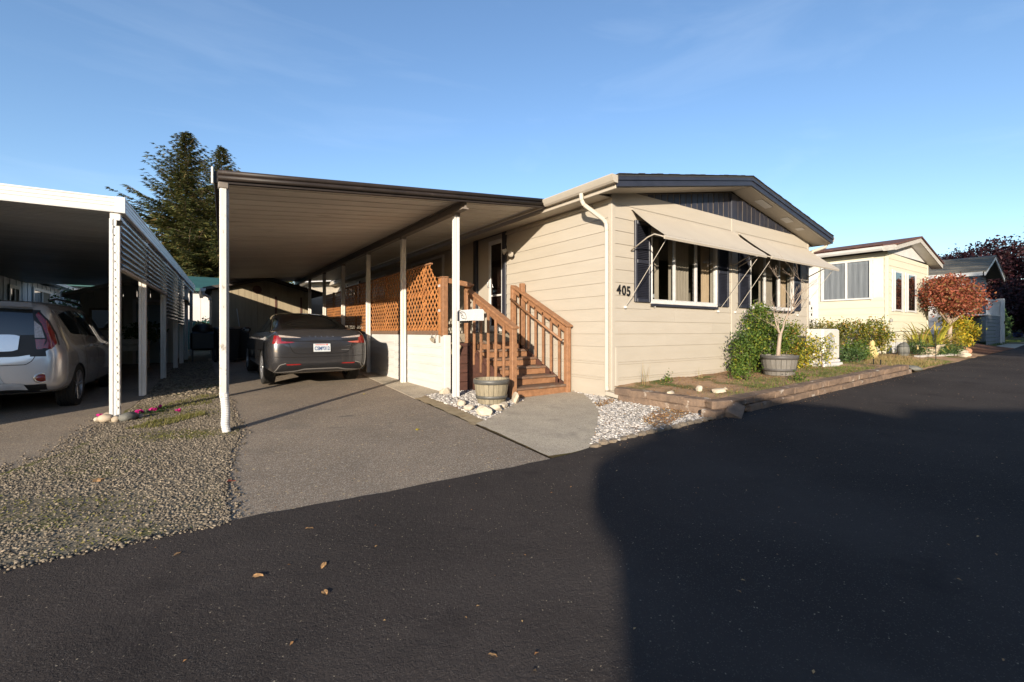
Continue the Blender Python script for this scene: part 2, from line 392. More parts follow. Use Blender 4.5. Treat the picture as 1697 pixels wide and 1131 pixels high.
M['leaf_yellow'] = leafmat('yellow_shrub_leaves', [(0.0, (0.16, 0.19, 0.025)), (0.4, (0.36, 0.34, 0.035)), (0.75, (0.58, 0.44, 0.03)), (1.0, (0.64, 0.34, 0.04))])
M['leaf_dark'] = leafmat('low_green_leaves', [(0.0, (0.03, 0.065, 0.016)), (0.6, (0.07, 0.12, 0.035)), (1.0, (0.12, 0.17, 0.06))])
M['flax'] = leafmat('flax_blades', [(0.0, (0.16, 0.20, 0.03)), (0.4, (0.42, 0.38, 0.06)), (0.75, (0.58, 0.40, 0.10)), (1.0, (0.55, 0.32, 0.14))], trans=0.25)
M['grass'] = leafmat('grass_blades', [(0.0, (0.06, 0.11, 0.02)), (0.6, (0.12, 0.17, 0.03)), (1.0, (0.24, 0.21, 0.07))], trans=0.25)
M['dry_grass'] = leafmat('dry_grass_blades', [(0.0, (0.30, 0.21, 0.09)), (0.6, (0.42, 0.30, 0.14)), (1.0, (0.17, 0.19, 0.05))], trans=0.25)
M['moss'] = leafmat('moss', [(0.0, (0.10, 0.105, 0.025)), (0.6, (0.16, 0.155, 0.04)), (1.0, (0.25, 0.20, 0.075))], trans=0.2)
M['litter'] = leafmat('leaf_litter', [(0.0, (0.22, 0.10, 0.04)), (0.6, (0.36, 0.20, 0.08)), (1.0, (0.5, 0.33, 0.15))], trans=0.1)
M['fallen'] = leafmat('fallen_leaf', [(0.0, (0.42, 0.19, 0.07)), (1.0, (0.52, 0.32, 0.14))], trans=0.1)
M['fallen_red'] = leafmat('fallen_red_leaf', [(0.0, (0.40, 0.07, 0.04)), (1.0, (0.46, 0.09, 0.05))], trans=0.1)
M['needle'] = leafmat('conifer_needles', [(0.0, (0.045, 0.066, 0.026)), (0.5, (0.10, 0.115, 0.038)), (0.85, (0.175, 0.165, 0.05)), (1.0, (0.21, 0.14, 0.06))], trans=0.2)
M['needle_blue'] = leafmat('blue_conifer_needles', [(0.0, (0.03, 0.06, 0.04)), (0.6, (0.06, 0.10, 0.06)), (1.0, (0.10, 0.14, 0.08))], trans=0.15)
M['birch'] = leafmat('thin_autumn_leaves', [(0.0, (0.09, 0.10, 0.025)), (0.6, (0.2, 0.19, 0.05)), (1.0, (0.32, 0.25, 0.07))], trans=0.4)


# ------------------------------------------------------------------ mesh helpers
class MB:
    """collects simple shapes; build() links them as one mesh object"""

    def __init__(s):
        s.v, s.f = [], []

    def add(s, vs, fs):
        o = len(s.v)
        s.v += [tuple(p) for p in vs]
        s.f += [tuple(i + o for i in q) for q in fs]
        return s

    def box(s, x0, x1, y0, y1, z0, z1, c=0.0, m=None):
        x0, x1 = min(x0, x1), max(x0, x1)
        y0, y1 = min(y0, y1), max(y0, y1)
        z0, z1 = min(z0, z1), max(z0, z1)
        if c <= 0:
            vs = [(x, y, z) for x in (x0, x1) for y in (y0, y1) for z in (z0, z1)]
            fs = [(0, 1, 3, 2), (4, 6, 7, 5), (0, 4, 5, 1), (2, 3, 7, 6), (0, 2, 6, 4), (1, 5, 7, 3)]
        else:
            c = min(c, (x1 - x0) * .45, (y1 - y0) * .45, (z1 - z0) * .45)
            vs, ix = [], {}
            for i, (x, sx) in enumerate(((x0, 1), (x1, -1))):
                for j, (y, sy) in enumerate(((y0, 1), (y1, -1))):
                    for k, (z, sz) in enumerate(((z0, 1), (z1, -1))):
                        for a in range(3):
                            ix[i, j, k, a] = len(vs)
                            vs.append((x + (0 if a == 0 else sx * c), y + (0 if a == 1 else sy * c), z + (0 if a == 2 else sz * c)))
            fs = []
            for i in (0, 1):
                q = [ix[i, 0, 0, 0], ix[i, 0, 1, 0], ix[i, 1, 1, 0], ix[i, 1, 0, 0]]
                fs.append(q if i == 0 else q[::-1])
                q = [ix[0, i, 0, 1], ix[1, i, 0, 1], ix[1, i, 1, 1], ix[0, i, 1, 1]]
                fs.append(q if i == 0 else q[::-1])
                q = [ix[0, 0, i, 2], ix[0, 1, i, 2], ix[1, 1, i, 2], ix[1, 0, i, 2]]
                fs.append(q if i == 0 else q[::-1])
            for j in (0, 1):
                for k in (0, 1):
                    fs.append((ix[0, j, k, 1], ix[1, j, k, 1], ix[1, j, k, 2], ix[0, j, k, 2]))
                    fs.append((ix[j, 0, k, 0], ix[j, 1, k, 0], ix[j, 1, k, 2], ix[j, 0, k, 2]))
                    fs.append((ix[j, k, 0, 0], ix[j, k, 1, 0], ix[j, k, 1, 1], ix[j, k, 0, 1]))
            for i in (0, 1):
                for j in (0, 1):
                    for k in (0, 1):
                        fs.append((ix[i, j, k, 0], ix[i, j, k, 1], ix[i, j, k, 2]))
        if m is not None:
            vs = [m @ Vector(p) for p in vs]
        return s.add(vs, fs)

    def beam(s, a, b, w, h, c=0.0, up=(0, 0, 1)):
        """box of section w x h running from a to b"""
        a, b = Vector(a), Vector(b)
        d = b - a
        L = d.length
        z = d.normalized()
        x = z.cross(Vector(up))
        if x.length < 1e-4:
            x = z.cross(Vector((0, 1, 0)))
        x.normalize()
        y = x.cross(z)
        m = Matrix((x, y, z)).transposed().to_4x4()
        m.translation = a
        return s.box(-w / 2, w / 2, -h / 2, h / 2, 0, L, c, m)

    def tube(s, pts, r, n=8, cap=True):
        pts = [Vector(p) for p in pts]
        rs = r if isinstance(r, (list, tuple)) else [r] * len(pts)
        o = len(s.v)
        up = Vector((0.13, 0.21, 0.97))
        for i, p in enumerate(pts):
            d = (pts[min(i + 1, len(pts) - 1)] - pts[max(i - 1, 0)])
            d = d.normalized() if d.length > 1e-9 else Vector((0, 0, 1))
            x = d.cross(up)
            if x.length < 0.05:
                x = d.cross(Vector((1, 0, 0)))
            x.normalize()
            y = d.cross(x)
            for k in range(n):
                t = 2 * math.pi * k / n
                s.v.append(tuple(p + (x * math.cos(t) + y * math.sin(t)) * rs[i]))
        for i in range(len(pts) - 1):
            for k in range(n):
                k2 = (k + 1) % n
                s.f.append((o + i * n + k, o + i * n + k2, o + (i + 1) * n + k2, o + (i + 1) * n + k))
        if cap:
            s.f.append(tuple(o + k for k in range(n))[::-1])
            e = o + (len(pts) - 1) * n
            s.f.append(tuple(e + k for k in range(n)))
        return s

    def prism(s, poly, axis, a0, a1):
        """extrude a polygon given in the two other axes along axis between a0 and a1"""
        def P(u, v, w):
            return (w, u, v) if axis == 'x' else (u, w, v) if axis == 'y' else (u, v, w)
        n = len(poly)
        vs = [P(u, v, a0) for u, v in poly] + [P(u, v, a1) for u, v in poly]
        fs = [tuple(range(n))[::-1], tuple(range(n, 2 * n))]
        fs += [(i, (i + 1) % n, n + (i + 1) % n, n + i) for i in range(n)]
        return s.add(vs, fs)

    def lathe(s, prof, n=24, c=(0, 0, 0), axis='z', a0=0.0, a1=2 * math.pi):
        o = len(s.v)
        full = abs(a1 - a0 - 2 * math.pi) < 1e-6
        k = n if full else n + 1
        for (r, h) in prof:
            for i in range(k):
                t = a0 + (a1 - a0) * i / n
                p = (r * math.cos(t), r * math.sin(t), h)
                if axis == 'x':
                    p = (h, r * math.cos(t), r * math.sin(t))
                elif axis == 'y':
                    p = (r * math.cos(t), h, r * math.sin(t))
                s.v.append((p[0] + c[0], p[1] + c[1], p[2] + c[2]))
        for j in range(len(prof) - 1):
            for i in range(n):
                i2 = (i + 1) % k
                s.f.append((o + j * k + i, o + j * k + i2, o + (j + 1) * k + i2, o + (j + 1) * k + i))
        return s

    def sheet(s, rows):
        """grid of quads from rows of points"""
        o = len(s.v)
        n = len(rows[0])
        for r_ in rows:
            s.v += [tuple(p) for p in r_]
        for j in range(len(rows) - 1):
            for i in range(n - 1):
                s.f.append((o + j * n + i, o + j * n + i + 1, o + (j + 1) * n + i + 1, o + (j + 1) * n + i))
        return s

    def mesh(s, name, mat, smooth=False, fix=True):
        me = bpy.data.meshes.new(name)
        me.from_pydata(s.v, [], s.f)
        if fix:
            bm = bmesh.new()
            bm.from_mesh(me)
            bmesh.ops.recalc_face_normals(bm, faces=bm.faces)
            bm.to_mesh(me)
            bm.free()
        if smooth:
            me.polygons.foreach_set('use_smooth', [True] * len(me.polygons))
        if mat is not None:
            me.materials.append(mat if not isinstance(mat, str) else M[mat])
        return me

    def build(s, name, mat, parent=None, smooth=False, fix=True):
        return obj(name, s.mesh(name, mat, smooth, fix), parent)


def obj(name, me, parent=None, loc=None, rot=None):
    o = bpy.data.objects.new(name, me)
    C.objects.link(o)
    if parent:
        o.parent = parent
    if loc is not None:
        o.location = loc
    if rot is not None:
        o.rotation_euler = rot
    return o


def tag(o, label=None, cat=None, group=None, kind=None):
    if label:
        o['label'] = label
    if cat:
        o['category'] = cat
    if group:
        o['group'] = group
    if kind:
        o['kind'] = kind
    return o


def thing(name, label, cat, loc=(0, 0, 0), rz=0.0, group=None):
    o = bpy.data.objects.new(name, None)
    o.empty_display_size = 0.2
    C.objects.link(o)
    o.location = loc
    o.rotation_euler = (0, 0, rz)
    return tag(o, label, cat, group)


def copy_tree(o, parent=None):
    c = o.copy()
    C.objects.link(c)
    c.parent = parent
    for ch in list(o.children):
        copy_tree(ch, c)
    return c


def smooth_by_angle(o, ang=35):
    me = o.data
    bm = bmesh.new()
    bm.from_mesh(me)
    for f in bm.faces:
        f.smooth = True
    for e in bm.edges:
        if len(e.link_faces) == 2 and e.calc_face_angle(0) > R(ang):
            e.smooth = False
    bm.to_mesh(me)
    bm.free()
    return o


def np_mesh(name, verts, faces, mat, parent=None, smooth=False):
    """fast mesh from numpy arrays; faces (n,k) with a constant k"""
    me = bpy.data.meshes.new(name)
    n, k = faces.shape
    me.vertices.add(len(verts))
    me.vertices.foreach_set('co', verts.astype(np.float32).ravel())
    me.loops.add(n * k)
    me.loops.foreach_set('vertex_index', faces.astype(np.int32).ravel())
    me.polygons.add(n)
    me.polygons.foreach_set('loop_start', np.arange(0, n * k, k, dtype=np.int32))
    me.polygons.foreach_set('loop_total', np.full(n, k, dtype=np.int32))
    if smooth:
        me.polygons.foreach_set('use_smooth', np.ones(n, dtype=bool))
    me.update()
    me.validate()
    if mat is not None:
        me.materials.append(M[mat] if isinstance(mat, str) else mat)
    return obj(name, me, parent) if name else me


def rand_frames(n, up=None, tilt=1.0):
    """n random orthonormal frames; normals lean towards up when given"""
    nrm = RNG.normal(size=(n, 3))
    if up is not None:
        nrm = nrm / np.linalg.norm(nrm, axis=1, keepdims=True) * tilt + up
    nrm /= np.linalg.norm(nrm, axis=1, keepdims=True) + 1e-9
    t = np.cross(nrm, RNG.normal(size=(n, 3)))
    t /= np.linalg.norm(t, axis=1, keepdims=True) + 1e-9
    b = np.cross(nrm, t)
    return t, b, nrm


def leaves(name, pts, size, mat, parent=None, up=None, aspect=0.55, tilt=1.0, fold=0.18):
    """small folded leaf faces (two quads each) at pts"""
    n = len(pts)
    t, b, nn = rand_frames(n, up, tilt)
    s = size * RNG.uniform(0.6, 1.35, size=(n, 1))
    w = s * aspect
    base = pts - t * s * .5
    tip = pts + t * s * .5
    l1 = pts - t * s * .1 + b * w * .5 + nn * s * fold
    r1 = pts - t * s * .1 - b * w * .5 + nn * s * fold
    V = np.stack([base, l1, tip, r1], axis=1).reshape(-1, 3)
    i = np.arange(n)[:, None] * 4
    F = np.concatenate([i + np.array([[0, 2, 1]]), i + np.array([[0, 3, 2]])], axis=0)
    return np_mesh(name, V, F, mat, parent)


def blob_points(n, centre, radii, shell=0.55, lump=0.25, seed=None, floor=None):
    """points spread through the outer part of a lumpy ellipsoid"""
    rg = np.random.default_rng(seed) if seed is not None else RNG
    d = rg.normal(size=(n, 3))
    d /= np.linalg.norm(d, axis=1, keepdims=True)
    k = rg.normal(size=(7, 3)) * 2.2
    ph = rg.uniform(0, 6.28, 7)
    bumpy = 1 + lump * np.sin(d @ k.T + ph).mean(axis=1) * 2.0
    r = (shell + (1 - shell) * rg.uniform(0, 1, n) ** 0.6) * bumpy
    p = np.array(centre) + d * r[:, None] * np.array(radii)
    if floor is not None:
        p = p[p[:, 2] > floor]
    return p


def blades(name, roots, h, w, mat, parent=None, lean=0.35, droop=0.3, seg=2):
    """grass-like tapered blades"""
    n = len(roots)
    a = RNG.uniform(0, 2 * np.pi, n)
    d = np.stack([np.cos(a), np.sin(a), np.zeros(n)], 1)
    sd = np.stack([-np.sin(a), np.cos(a), np.zeros(n)], 1)
    hh = h * RNG.uniform(0.45, 1.25, (n, 1))
    ln = lean * RNG.uniform(0.2, 1.2, (n, 1))
    ww = w * RNG.uniform(0.6, 1.3, (n, 1))
    rows = []
    for k in range(seg + 1):
        u = k / seg
        p = roots + d * hh * ln * u + d * hh * droop * u * u
        p = p + np.array([0, 0, 1.0]) * hh * (u - 0.35 * droop * u * u)
        wk = ww * (1 - 0.85 * u) * 0.5
        rows.append((p - sd * wk, p + sd * wk))
    V = np.stack([q for r_ in rows for q in r_], axis=1).reshape(-1, 3)
    m = 2 * (seg + 1)
    i = np.arange(n)[:, None] * m
    F = np.concatenate([i + np.array([[2 * k, 2 * k + 1, 2 * k + 3, 2 * k + 2]]) for k in range(seg)], axis=0)
    return np_mesh(name, V, F, mat, parent)


_ico = None


def pebbles(name, pts, size, mat, parent=None, flat=0.6, jag=0.25, var=(0.45, 1.5)):
    """many small stones joined into one mesh"""
    global _ico
    if _ico is None:
        bm = bmesh.new()
        bmesh.ops.create_icosphere(bm, subdivisions=1, radius=1)
        _ico = (np.array([v.co for v in bm.verts]), np.array([[v.index for v in f.verts] for f in bm.faces]))
        bm.free()
    V0, F0 = _ico
    n, k = len(pts), len(V0)
    t, b, nn = rand_frames(n)
    s = size * RNG.uniform(var[0], var[1], (n, 1, 1)) * RNG.uniform(0.65, 1.25, (n, 1, 3))
    v = V0[None] * s * (1 + jag * RNG.normal(size=(n, k, 1)))
    v = v[..., 0:1] * t[:, None] + v[..., 1:2] * b[:, None] + v[..., 2:3] * nn[:, None]
    v[..., 2] *= flat
    v += pts[:, None]
    F = (F0[None] + (np.arange(n) * k)[:, None, None]).reshape(-1, 3)
    return np_mesh(name, v.reshape(-1, 3), F, mat, parent)


def in_poly(p, poly):
    x, y = p[:, 0], p[:, 1]
    ins = np.zeros(len(p), bool)
    j = len(poly) - 1
    for i in range(len(poly)):
        xi, yi = poly[i]
        xj, yj = poly[j]
        c = ((yi > y) != (yj > y)) & (x < (xj - xi) * (y - yi) / (yj - yi + 1e-12) + xi)
        ins ^= c
        j = i
    return ins


def scatter(n, poly, off=0.0, keep=None, z=None):
    """n random ground points inside a polygon"""
    P = np.array(poly)
    lo, hi = P.min(0), P.max(0)
    out = np.zeros((0, 2))
    while len(out) < n:
        c = RNG.uniform(lo, hi, (n * 2, 2))
        c = c[in_poly(c, poly)]
        if keep is not None:
            c = c[RNG.uniform(0, 1, len(c)) < keep(c[:, 0], c[:, 1])]
        out = np.concatenate([out, c])
    out = out[:n]
    zz = G(out[:, 0], out[:, 1]) + off if z is None else z(out[:, 0], out[:, 1]) + off
    return np.column_stack([out, zz])


def vnoise(x, y, s=1.0, seed=0):
    """cheap smooth 2-D noise in -1..1 from sines"""
    rg = np.random.default_rng(seed)
    o = 0
    for k in range(6):
        a, b_, c = rg.normal(size=3)
        o = o + np.sin((x * a + y * b_) * s * 1.7 + c * 6)
    return o / 3.2


def stone_mesh(seed, r=(1, 1, .7), sub=2, jag=0.16, mat='stone', smooth=False, power=0.55):
    rg = random.Random(seed)
    bm = bmesh.new()
    bmesh.ops.create_icosphere(bm, subdivisions=sub, radius=1)
    # chip the ball with random planes so that it gets facets like broken rock
    pl = [(Vector((rg.gauss(0, 1), rg.gauss(0, 1), rg.gauss(0, 1))).normalized(), rg.uniform(power, .95)) for _ in range(12)]
    for v in bm.verts:
        for nrm, d in pl:
            k = v.co.dot(nrm)
            if k > d:
                v.co -= nrm * (k - d) * 0.9
        v.co *= 1 + rg.uniform(-1, 1) * jag * .4
        v.co = Vector((v.co.x * r[0], v.co.y * r[1], v.co.z * r[2]))
    me = bpy.data.meshes.new('stone')
    bm.to_mesh(me)
    bm.free()
    if smooth:
        me.polygons.foreach_set('use_smooth', [True] * len(me.polygons))
    me.materials.append(M[mat])
    return me


def text_mesh(txt, size, depth=0.004, mat='dark', bold=0.0, spacing=1.0):
    cu = bpy.data.curves.new('lettering', 'FONT')
    cu.body = txt
    cu.size = size
    cu.extrude = depth
    cu.offset = bold
    cu.space_character = spacing
    cu.align_x = 'CENTER'
    cu.align_y = 'CENTER'
    o = bpy.data.objects.new('lettering_source', cu)
    C.objects.link(o)
    dg = bpy.context.evaluated_depsgraph_get()
    me = bpy.data.meshes.new_from_object(o.evaluated_get(dg))
    bpy.data.objects.remove(o)
    me.materials.clear()
    me.materials.append(M[mat])
    return me

# ------------------------------------------------------------------ setting: ground sheets
def flat(name, poly, mat, off, thick=0.0):
    vs = [(x, y, gz(x, y) + off) for x, y in poly]
    m = MB()
    n = len(poly)
    if thick:
        vs2 = [(x, y, gz(x, y) + off - thick) for x, y in poly]
        m.add(vs + vs2, [tuple(range(n))] + [(i, n + i, n + (i + 1) % n, (i + 1) % n) for i in range(n)])
    else:
        m.add(vs, [tuple(range(n))])
    o = m.build(name, mat, fix=False)
    if o.data.polygons[0].normal.z < 0:
        o.data.flip_normals()
    return tag(o, kind='structure')


def jitter(poly, step=0.25, amp=0.02, seed=1):
    """densify a polygon outline and make it slightly uneven"""
    rg = random.Random(seed)
    out = []
    for i, (x0, y0) in enumerate(poly):
        x1, y1 = poly[(i + 1) % len(poly)]
        L = math.hypot(x1 - x0, y1 - y0)
        k = max(1, min(60, int(L / step)))
        nx, ny = -(y1 - y0) / max(L, 1e-6), (x1 - x0) / max(L, 1e-6)
        for j in range(k):
            t = j / k
            a = rg.uniform(-amp, amp) if j else 0
            out.append((x0 + (x1 - x0) * t + nx * a, y0 + (y1 - y0) * t + ny * a))
    return out


xs = np.concatenate([np.linspace(-160, -32, 9), np.linspace(-30, 30, 41), np.linspace(34, 220, 14)])
ys = np.concatenate([np.linspace(-90, -12, 8), np.linspace(-10, 22, 33), np.linspace(26, 200, 12)])
o = MB().sheet([[(x, y, gz(x, y) - 0.03) for x in xs] for y in ys]).build('ground', 'dirt', fix=False)
tag(o, kind='structure')

ROAD_EDGE = [(-60, -1.5), (-14, -1.5), (-6.23, -1.53), (-5.78, -1.55), (-5.22, -1.58), (-4.25, -1.70), (-2.82, -1.81), (-2.25, -1.77), (-1.2, -1.78),
             (-.13, -1.80), (1.95, -1.79), (7.5, -1.80), (12.8, -1.76), (20, -1.76), (26, -1.5), (40, -1.0), (66, 0.4)]
cols = []
rg = random.Random(3)
for i in range(len(ROAD_EDGE) - 1):
    (x0, y0), (x1, y1) = ROAD_EDGE[i], ROAD_EDGE[i + 1]
    k = max(1, min(45, int((x1 - x0) / 0.16)))
    for j in range(k):
        t = j / k
        xx = x0 + (x1 - x0) * t
        cols.append((xx, y0 + (y1 - y0) * t + (rg.uniform(-.014, .014) if -7 < xx < 9 else 0)))
cols.append(ROAD_EDGE[-1])
rows = [[(x, y + (-9.2 - y) * t, gz(x, y + (-9.2 - y) * t) + (0.012 if t or 1 else 0)) for x, y in cols] for t in (0, 0.1, 0.3, 0.6, 1.0)]
rows = [[(x, y + 0.012, gz(x, y) - 0.02) for x, y in cols]] + rows
o = MB().sheet(rows).build('road', 'asphalt_new', fix=False)
if o.data.polygons[len(cols) * 3].normal.z < 0:
    o.data.flip_normals()
tag(o, kind='structure')
flat('far_verge', [(-60, -9.15), (60, -9.15), (60, -10.4), (-60, -10.4)][::-1], 'lawn', 0.0)

flat('driveway', [(-5.22, -1.7), (-5.2, -0.6), (-5.12, 0.3), (-5.0, 1.0), (-4.98, 3), (-5.0, 13.9), (-1.9, 13.9), (-2.17, 5.7), (-2.47, 1.97), (-2.55, 0.7), (-2.62, -0.2), (-2.75, -1.9), (-4, -1.85)], 'asphalt_old', 0.0)
flat('neighbour_driveway', [(-20, -1.6), (-8.55, -1.6), (-7.6, -.5), (-6.78, .57), (-6.42, 1.3), (-6.3, 2.0), (-6.22, 3.2), (-6.1, 5), (-5.8, 12.6), (-20, 12.6)], 'asphalt_old', 0.0)
STRIP = [(-8.55, -1.58), (-7.6, -.5), (-6.78, .57), (-6.42, 1.3), (-6.3, 2.0), (-6.22, 3.2), (-6.1, 5), (-5.8, 12.6), (-4.95, 12.6), (-4.96, 3), (-4.99, 1.0), (-5.1, 0.3), (-5.2, -0.6), (-5.22, -1.62)]
flat('gravel_strip', jitter(STRIP, 0.2, 0.03), 'gravel_base', 0.006)
flat('concrete_strip', [(-2.47, 1.97), (-1.78, 2.25), (-1.78, 12), (-2.1, 12), (-2.17, 5.7)], 'concrete', 0.006, 0.012)
flat('edging_strip', jitter([(-2.47, 1.97), (-2.12, 2.1), (-2.28, 1.0), (-2.32, .2), (-2.4, -.15), (-2.64, -.25), (-2.56, .7)], .1, .03), 'edging', 0.010)
PEB_L = [(-2.25, 2.1), (-1.8, 2.2), (-1.3, 2.1), (-1.2, .72), (-1.55, .52), (-2.0, .16), (-2.42, -.12), (-2.36, .4), (-2.3, 1.1)]
flat('pebble_bed_by_steps', jitter(PEB_L, .2, .02), 'pebble_base', 0.012)
PAD = [(-2.73, -1.74), (-2.5, -1.79), (-2.25, -1.77), (-2.05, -1.62), (-1.86, -1.46), (-1.58, -1.23), (-1.31, -.99), (-1.06, -.77), (-.84, -.54), (-.6, -.26), (-.39, .04), (-.18, .33), (-.06, .58), (-.02, .95),
       (-1.15, .95), (-1.2, .7), (-1.54, .55), (-1.94, .25), (-2.47, -.14), (-2.6, -.2), (-2.66, -.96)]
flat('walkway', jitter(PAD, .12, .012, 4), 'concrete', 0.016)
PEB_R = [(-.02, .9), (-.06, .58), (-.39, .04), (-.84, -.54), (-1.31, -.99), (-1.86, -1.46), (-2.22, -1.74), (-1.2, -1.75), (.12, -1.76), (.02, -.9), (-.02, -.15), (0.03, -.02), (.03, .9)]
flat('pebble_bed_by_wall', PEB_R, 'pebble_base', 0.012)


# garden soil: raised bed behind the block wall, falling to the road beyond its end
def soil_z(x, y):
    x, y = np.asarray(x, float), np.asarray(y, float)
    t = np.clip((x - 7.3) / 0.8, 0, 1)
    edge = np.clip((y + 1.78) / 1.3, 0, 1)
    edge = edge * edge * (3 - 2 * edge)
    far = 0.02 + 0.17 * edge
    near = 0.185 + 0.025 * np.clip((y + 1.7) / 1.6, 0, 1)
    h = near * (1 - t) + far * t
    return G(x, y) + h + 0.014 * vnoise(x, y, 2.2, 5) + 0.006 * vnoise(x, y, 9, 6)


def bed(name, x0, x1, y0, y1, step, mat):
    nx, ny = max(2, int((x1 - x0) / step)), max(2, int((y1 - y0) / step))
    r_ = [[(x, y, float(soil_z(x, y))) for x in np.linspace(x0, x1, nx)] for y in np.linspace(y0, y1, ny)]
    return tag(MB().sheet(r_).build(name, mat, smooth=True, fix=False), kind='structure')


bed('garden_soil', 0.02, 7.46, -1.66, 0.02, 0.09, 'soil')
bed('side_yard_soil', 6.9, 11.25, 0.02, 8.0, 0.35, 'soil')
bed('neighbour_bed', 7.46, 15.6, -1.765, 0.02, 0.12, 'soil')
bed('mulch_bed', 15.6, 20.2, -1.765, 4.0, 0.2, 'mulch')

# scattered stones and plants that nobody could count
mossy = lambda x, y: 1 - 0.75 * np.clip(vnoise(x, y, 1.5, 21) * 1.4 + 0.1, 0, 1)
near_strip = [(-8.3, -1.5), (-7.5, -.5), (-6.7, .57), (-6.35, 1.3), (-6.25, 2.0), (-6.18, 3.2), (-6.1, 4.6), (-5.0, 4.6), (-4.97, 1.0), (-5.1, 0.3), (-5.19, -0.6), (-5.21, -1.6)]
a = scatter(38000, near_strip, 0.006, keep=mossy)
b_ = scatter(2600, [(-6.1, 4.6), (-5.8, 12.6), (-4.98, 12.6), (-5.0, 4.6)], 0.008)


def spill(n, line, sd, off):
    """stones strewn along the edge of a bed"""
    P = np.array(line, float)
    seg = np.diff(P, axis=0)
    L_ = np.hypot(seg[:, 0], seg[:, 1])
    i = RNG.choice(len(L_), n, p=L_ / L_.sum())
    q = P[i] + seg[i] * RNG.uniform(0, 1, (n, 1)) + RNG.normal(size=(n, 2)) * sd
    return np.column_stack([q, G(q[:, 0], q[:, 1]) + off])


c_ = np.concatenate([spill(3600, [(-8.55, -1.5), (-7.6, -.45), (-6.78, .6), (-6.42, 1.3), (-6.3, 2.2), (-6.22, 3.2)], .13, .005),
                     spill(1500, [(-4.97, 4), (-4.98, 1.0), (-5.12, 0.3), (-5.2, -0.6), (-5.21, -1.6)], .045, .006),
                     spill(900, [(-8.3, -1.54), (-6.2, -1.56), (-5.25, -1.61)], .022, .014)])
o = pebbles('grey_gravel', np.concatenate([a, c_]), 0.0057, 'gravel', flat=0.7, var=(0.4, 2.2))
tag(o, 'loose grey crushed gravel between the two driveways', 'gravel', kind='stuff')
o = pebbles('far_gravel', b_, 0.02, 'gravel', flat=0.5)
tag(o, 'grey gravel further back between the two carports', 'gravel', kind='stuff')
a = scatter(3600, PEB_R, 0.016, keep=lambda x, y: np.where(vnoise(x, y, 2.6, 33) > 0.62, 0.12, 1.0))
o = pebbles('white_gravel', a, 0.0165, 'pebble', flat=0.6)
tag(o, 'white marble chips beside the curved walkway', 'gravel', kind='stuff')
a = scatter(2300, PEB_L, 0.018)
o = pebbles('white_pebbles', a, 0.017, 'pebble', flat=0.6)
tag(o, 'white pebbles around the barrel tub by the steps', 'gravel', kind='stuff')

a = scatter(900, PEB_R, 0.028, keep=lambda x, y: np.where(vnoise(x, y, 2.6, 33) > 0.45, 1.0, 0.03))
o = leaves('pine_straw', a, 0.035, 'litter', up=np.array([0, 0, 1.0]), tilt=0.5, aspect=0.22)
tag(o, 'rusty brown needle litter lying on the white chips', 'leaf litter', kind='stuff')
# moss and low weeds in the gravel
mk = lambda x, y: np.clip(vnoise(x, y, 1.5, 21) * 1.6 - 0.25, 0, 1)
a = scatter(3000, near_strip, 0.010, keep=mk)
o = leaves('moss_patch', a, 0.018, 'moss', up=np.array([0, 0, 1.0]), tilt=0.8)
tag(o, 'low moss and weeds growing through the grey gravel', 'moss', kind='stuff')
a = np.concatenate([scatter(1100, [(-6.1, 2.05), (-5.75, 1.95), (-5.25, 2.5), (-5.3, 2.7), (-5.8, 2.45)], 0.008),
                    scatter(900, [(-5.9, 3.3), (-5.2, 3.4), (-5.05, 4.3), (-5.3, 4.5), (-5.7, 4.0)], 0.008)])
o = blades('weed_grass', a, 0.035, 0.008, 'moss', lean=0.6)
tag(o, 'short yellow green weeds near the rain chain post', 'weeds', kind='stuff')

# grass and dry litter in the garden bed
gk = lambda x, y: np.clip(vnoise(x, y, 1.1, 41) * 1.3 + 0.15 - 0.3 * (y + 0.8), 0, 1)
a = scatter(4200, [(0.2, -1.6), (7.3, -1.6), (7.3, -.7), (4.5, -.55), (2.5, -.9), (1.2, -.75), (.5, -1.1)], 0.0, keep=gk, z=soil_z)
o = blades('bed_grass', a, 0.045, 0.006, 'grass')
tag(o, 'patchy green grass on the raised garden bed', 'grass', kind='stuff')
a = scatter(2200, [(0.1, -1.55), (7.3, -1.55), (7.3, -.05), (.1, -.05)], 0.006, z=soil_z)
o = leaves('dry_litter', a, 0.026, 'litter', up=np.array([0, 0, 1.0]), tilt=0.5)
tag(o, 'dry brown leaf litter on the garden bed', 'leaf litter', kind='stuff')
a = scatter(2600, [(7.6, -1.68), (10.9, -1.7), (10.5, -.7), (9.0, -.5), (7.7, -.9)], 0.0, z=soil_z)
o = blades('verge_grass', a, 0.11, 0.008, 'dry_grass', lean=0.5)
tag(o, 'long pale grass at the road edge past the block wall', 'grass', kind='stuff')
a = scatter(2200, [(7.6, -1.7), (11.5, -1.72), (11.5, -1.3), (8.5, -.9)], 0.0, z=soil_z)
o = blades('verge_turf', a, 0.05, 0.007, 'grass')
tag(o, 'green turf at the road edge below the wire fence', 'grass', kind='stuff')

# debris on the road and driveway
rd = [(-7, -1.6), (-3, -1.85), (8, -1.85), (16, -1.85), (16, -5), (-3, -5), (-5.2, -4.0), (-7, -3.2)]
a = np.concatenate([scatter(420, rd, 0.016), scatter(170, [(-5.1, -1.6), (-5, 3.5), (-2.6, 3.5), (-2.7, -1.7)], 0.005),
                    scatter(260, [(-2, -1.8), (9, -1.83), (9, -2.05), (-2, -2.0)], 0.018)])
o = leaves('leaf_flecks', a, 0.017, 'litter', up=np.array([0, 0, 1.0]), tilt=0.3)
tag(o, 'tiny dry leaf flecks scattered over the asphalt', 'leaf litter', kind='stuff')

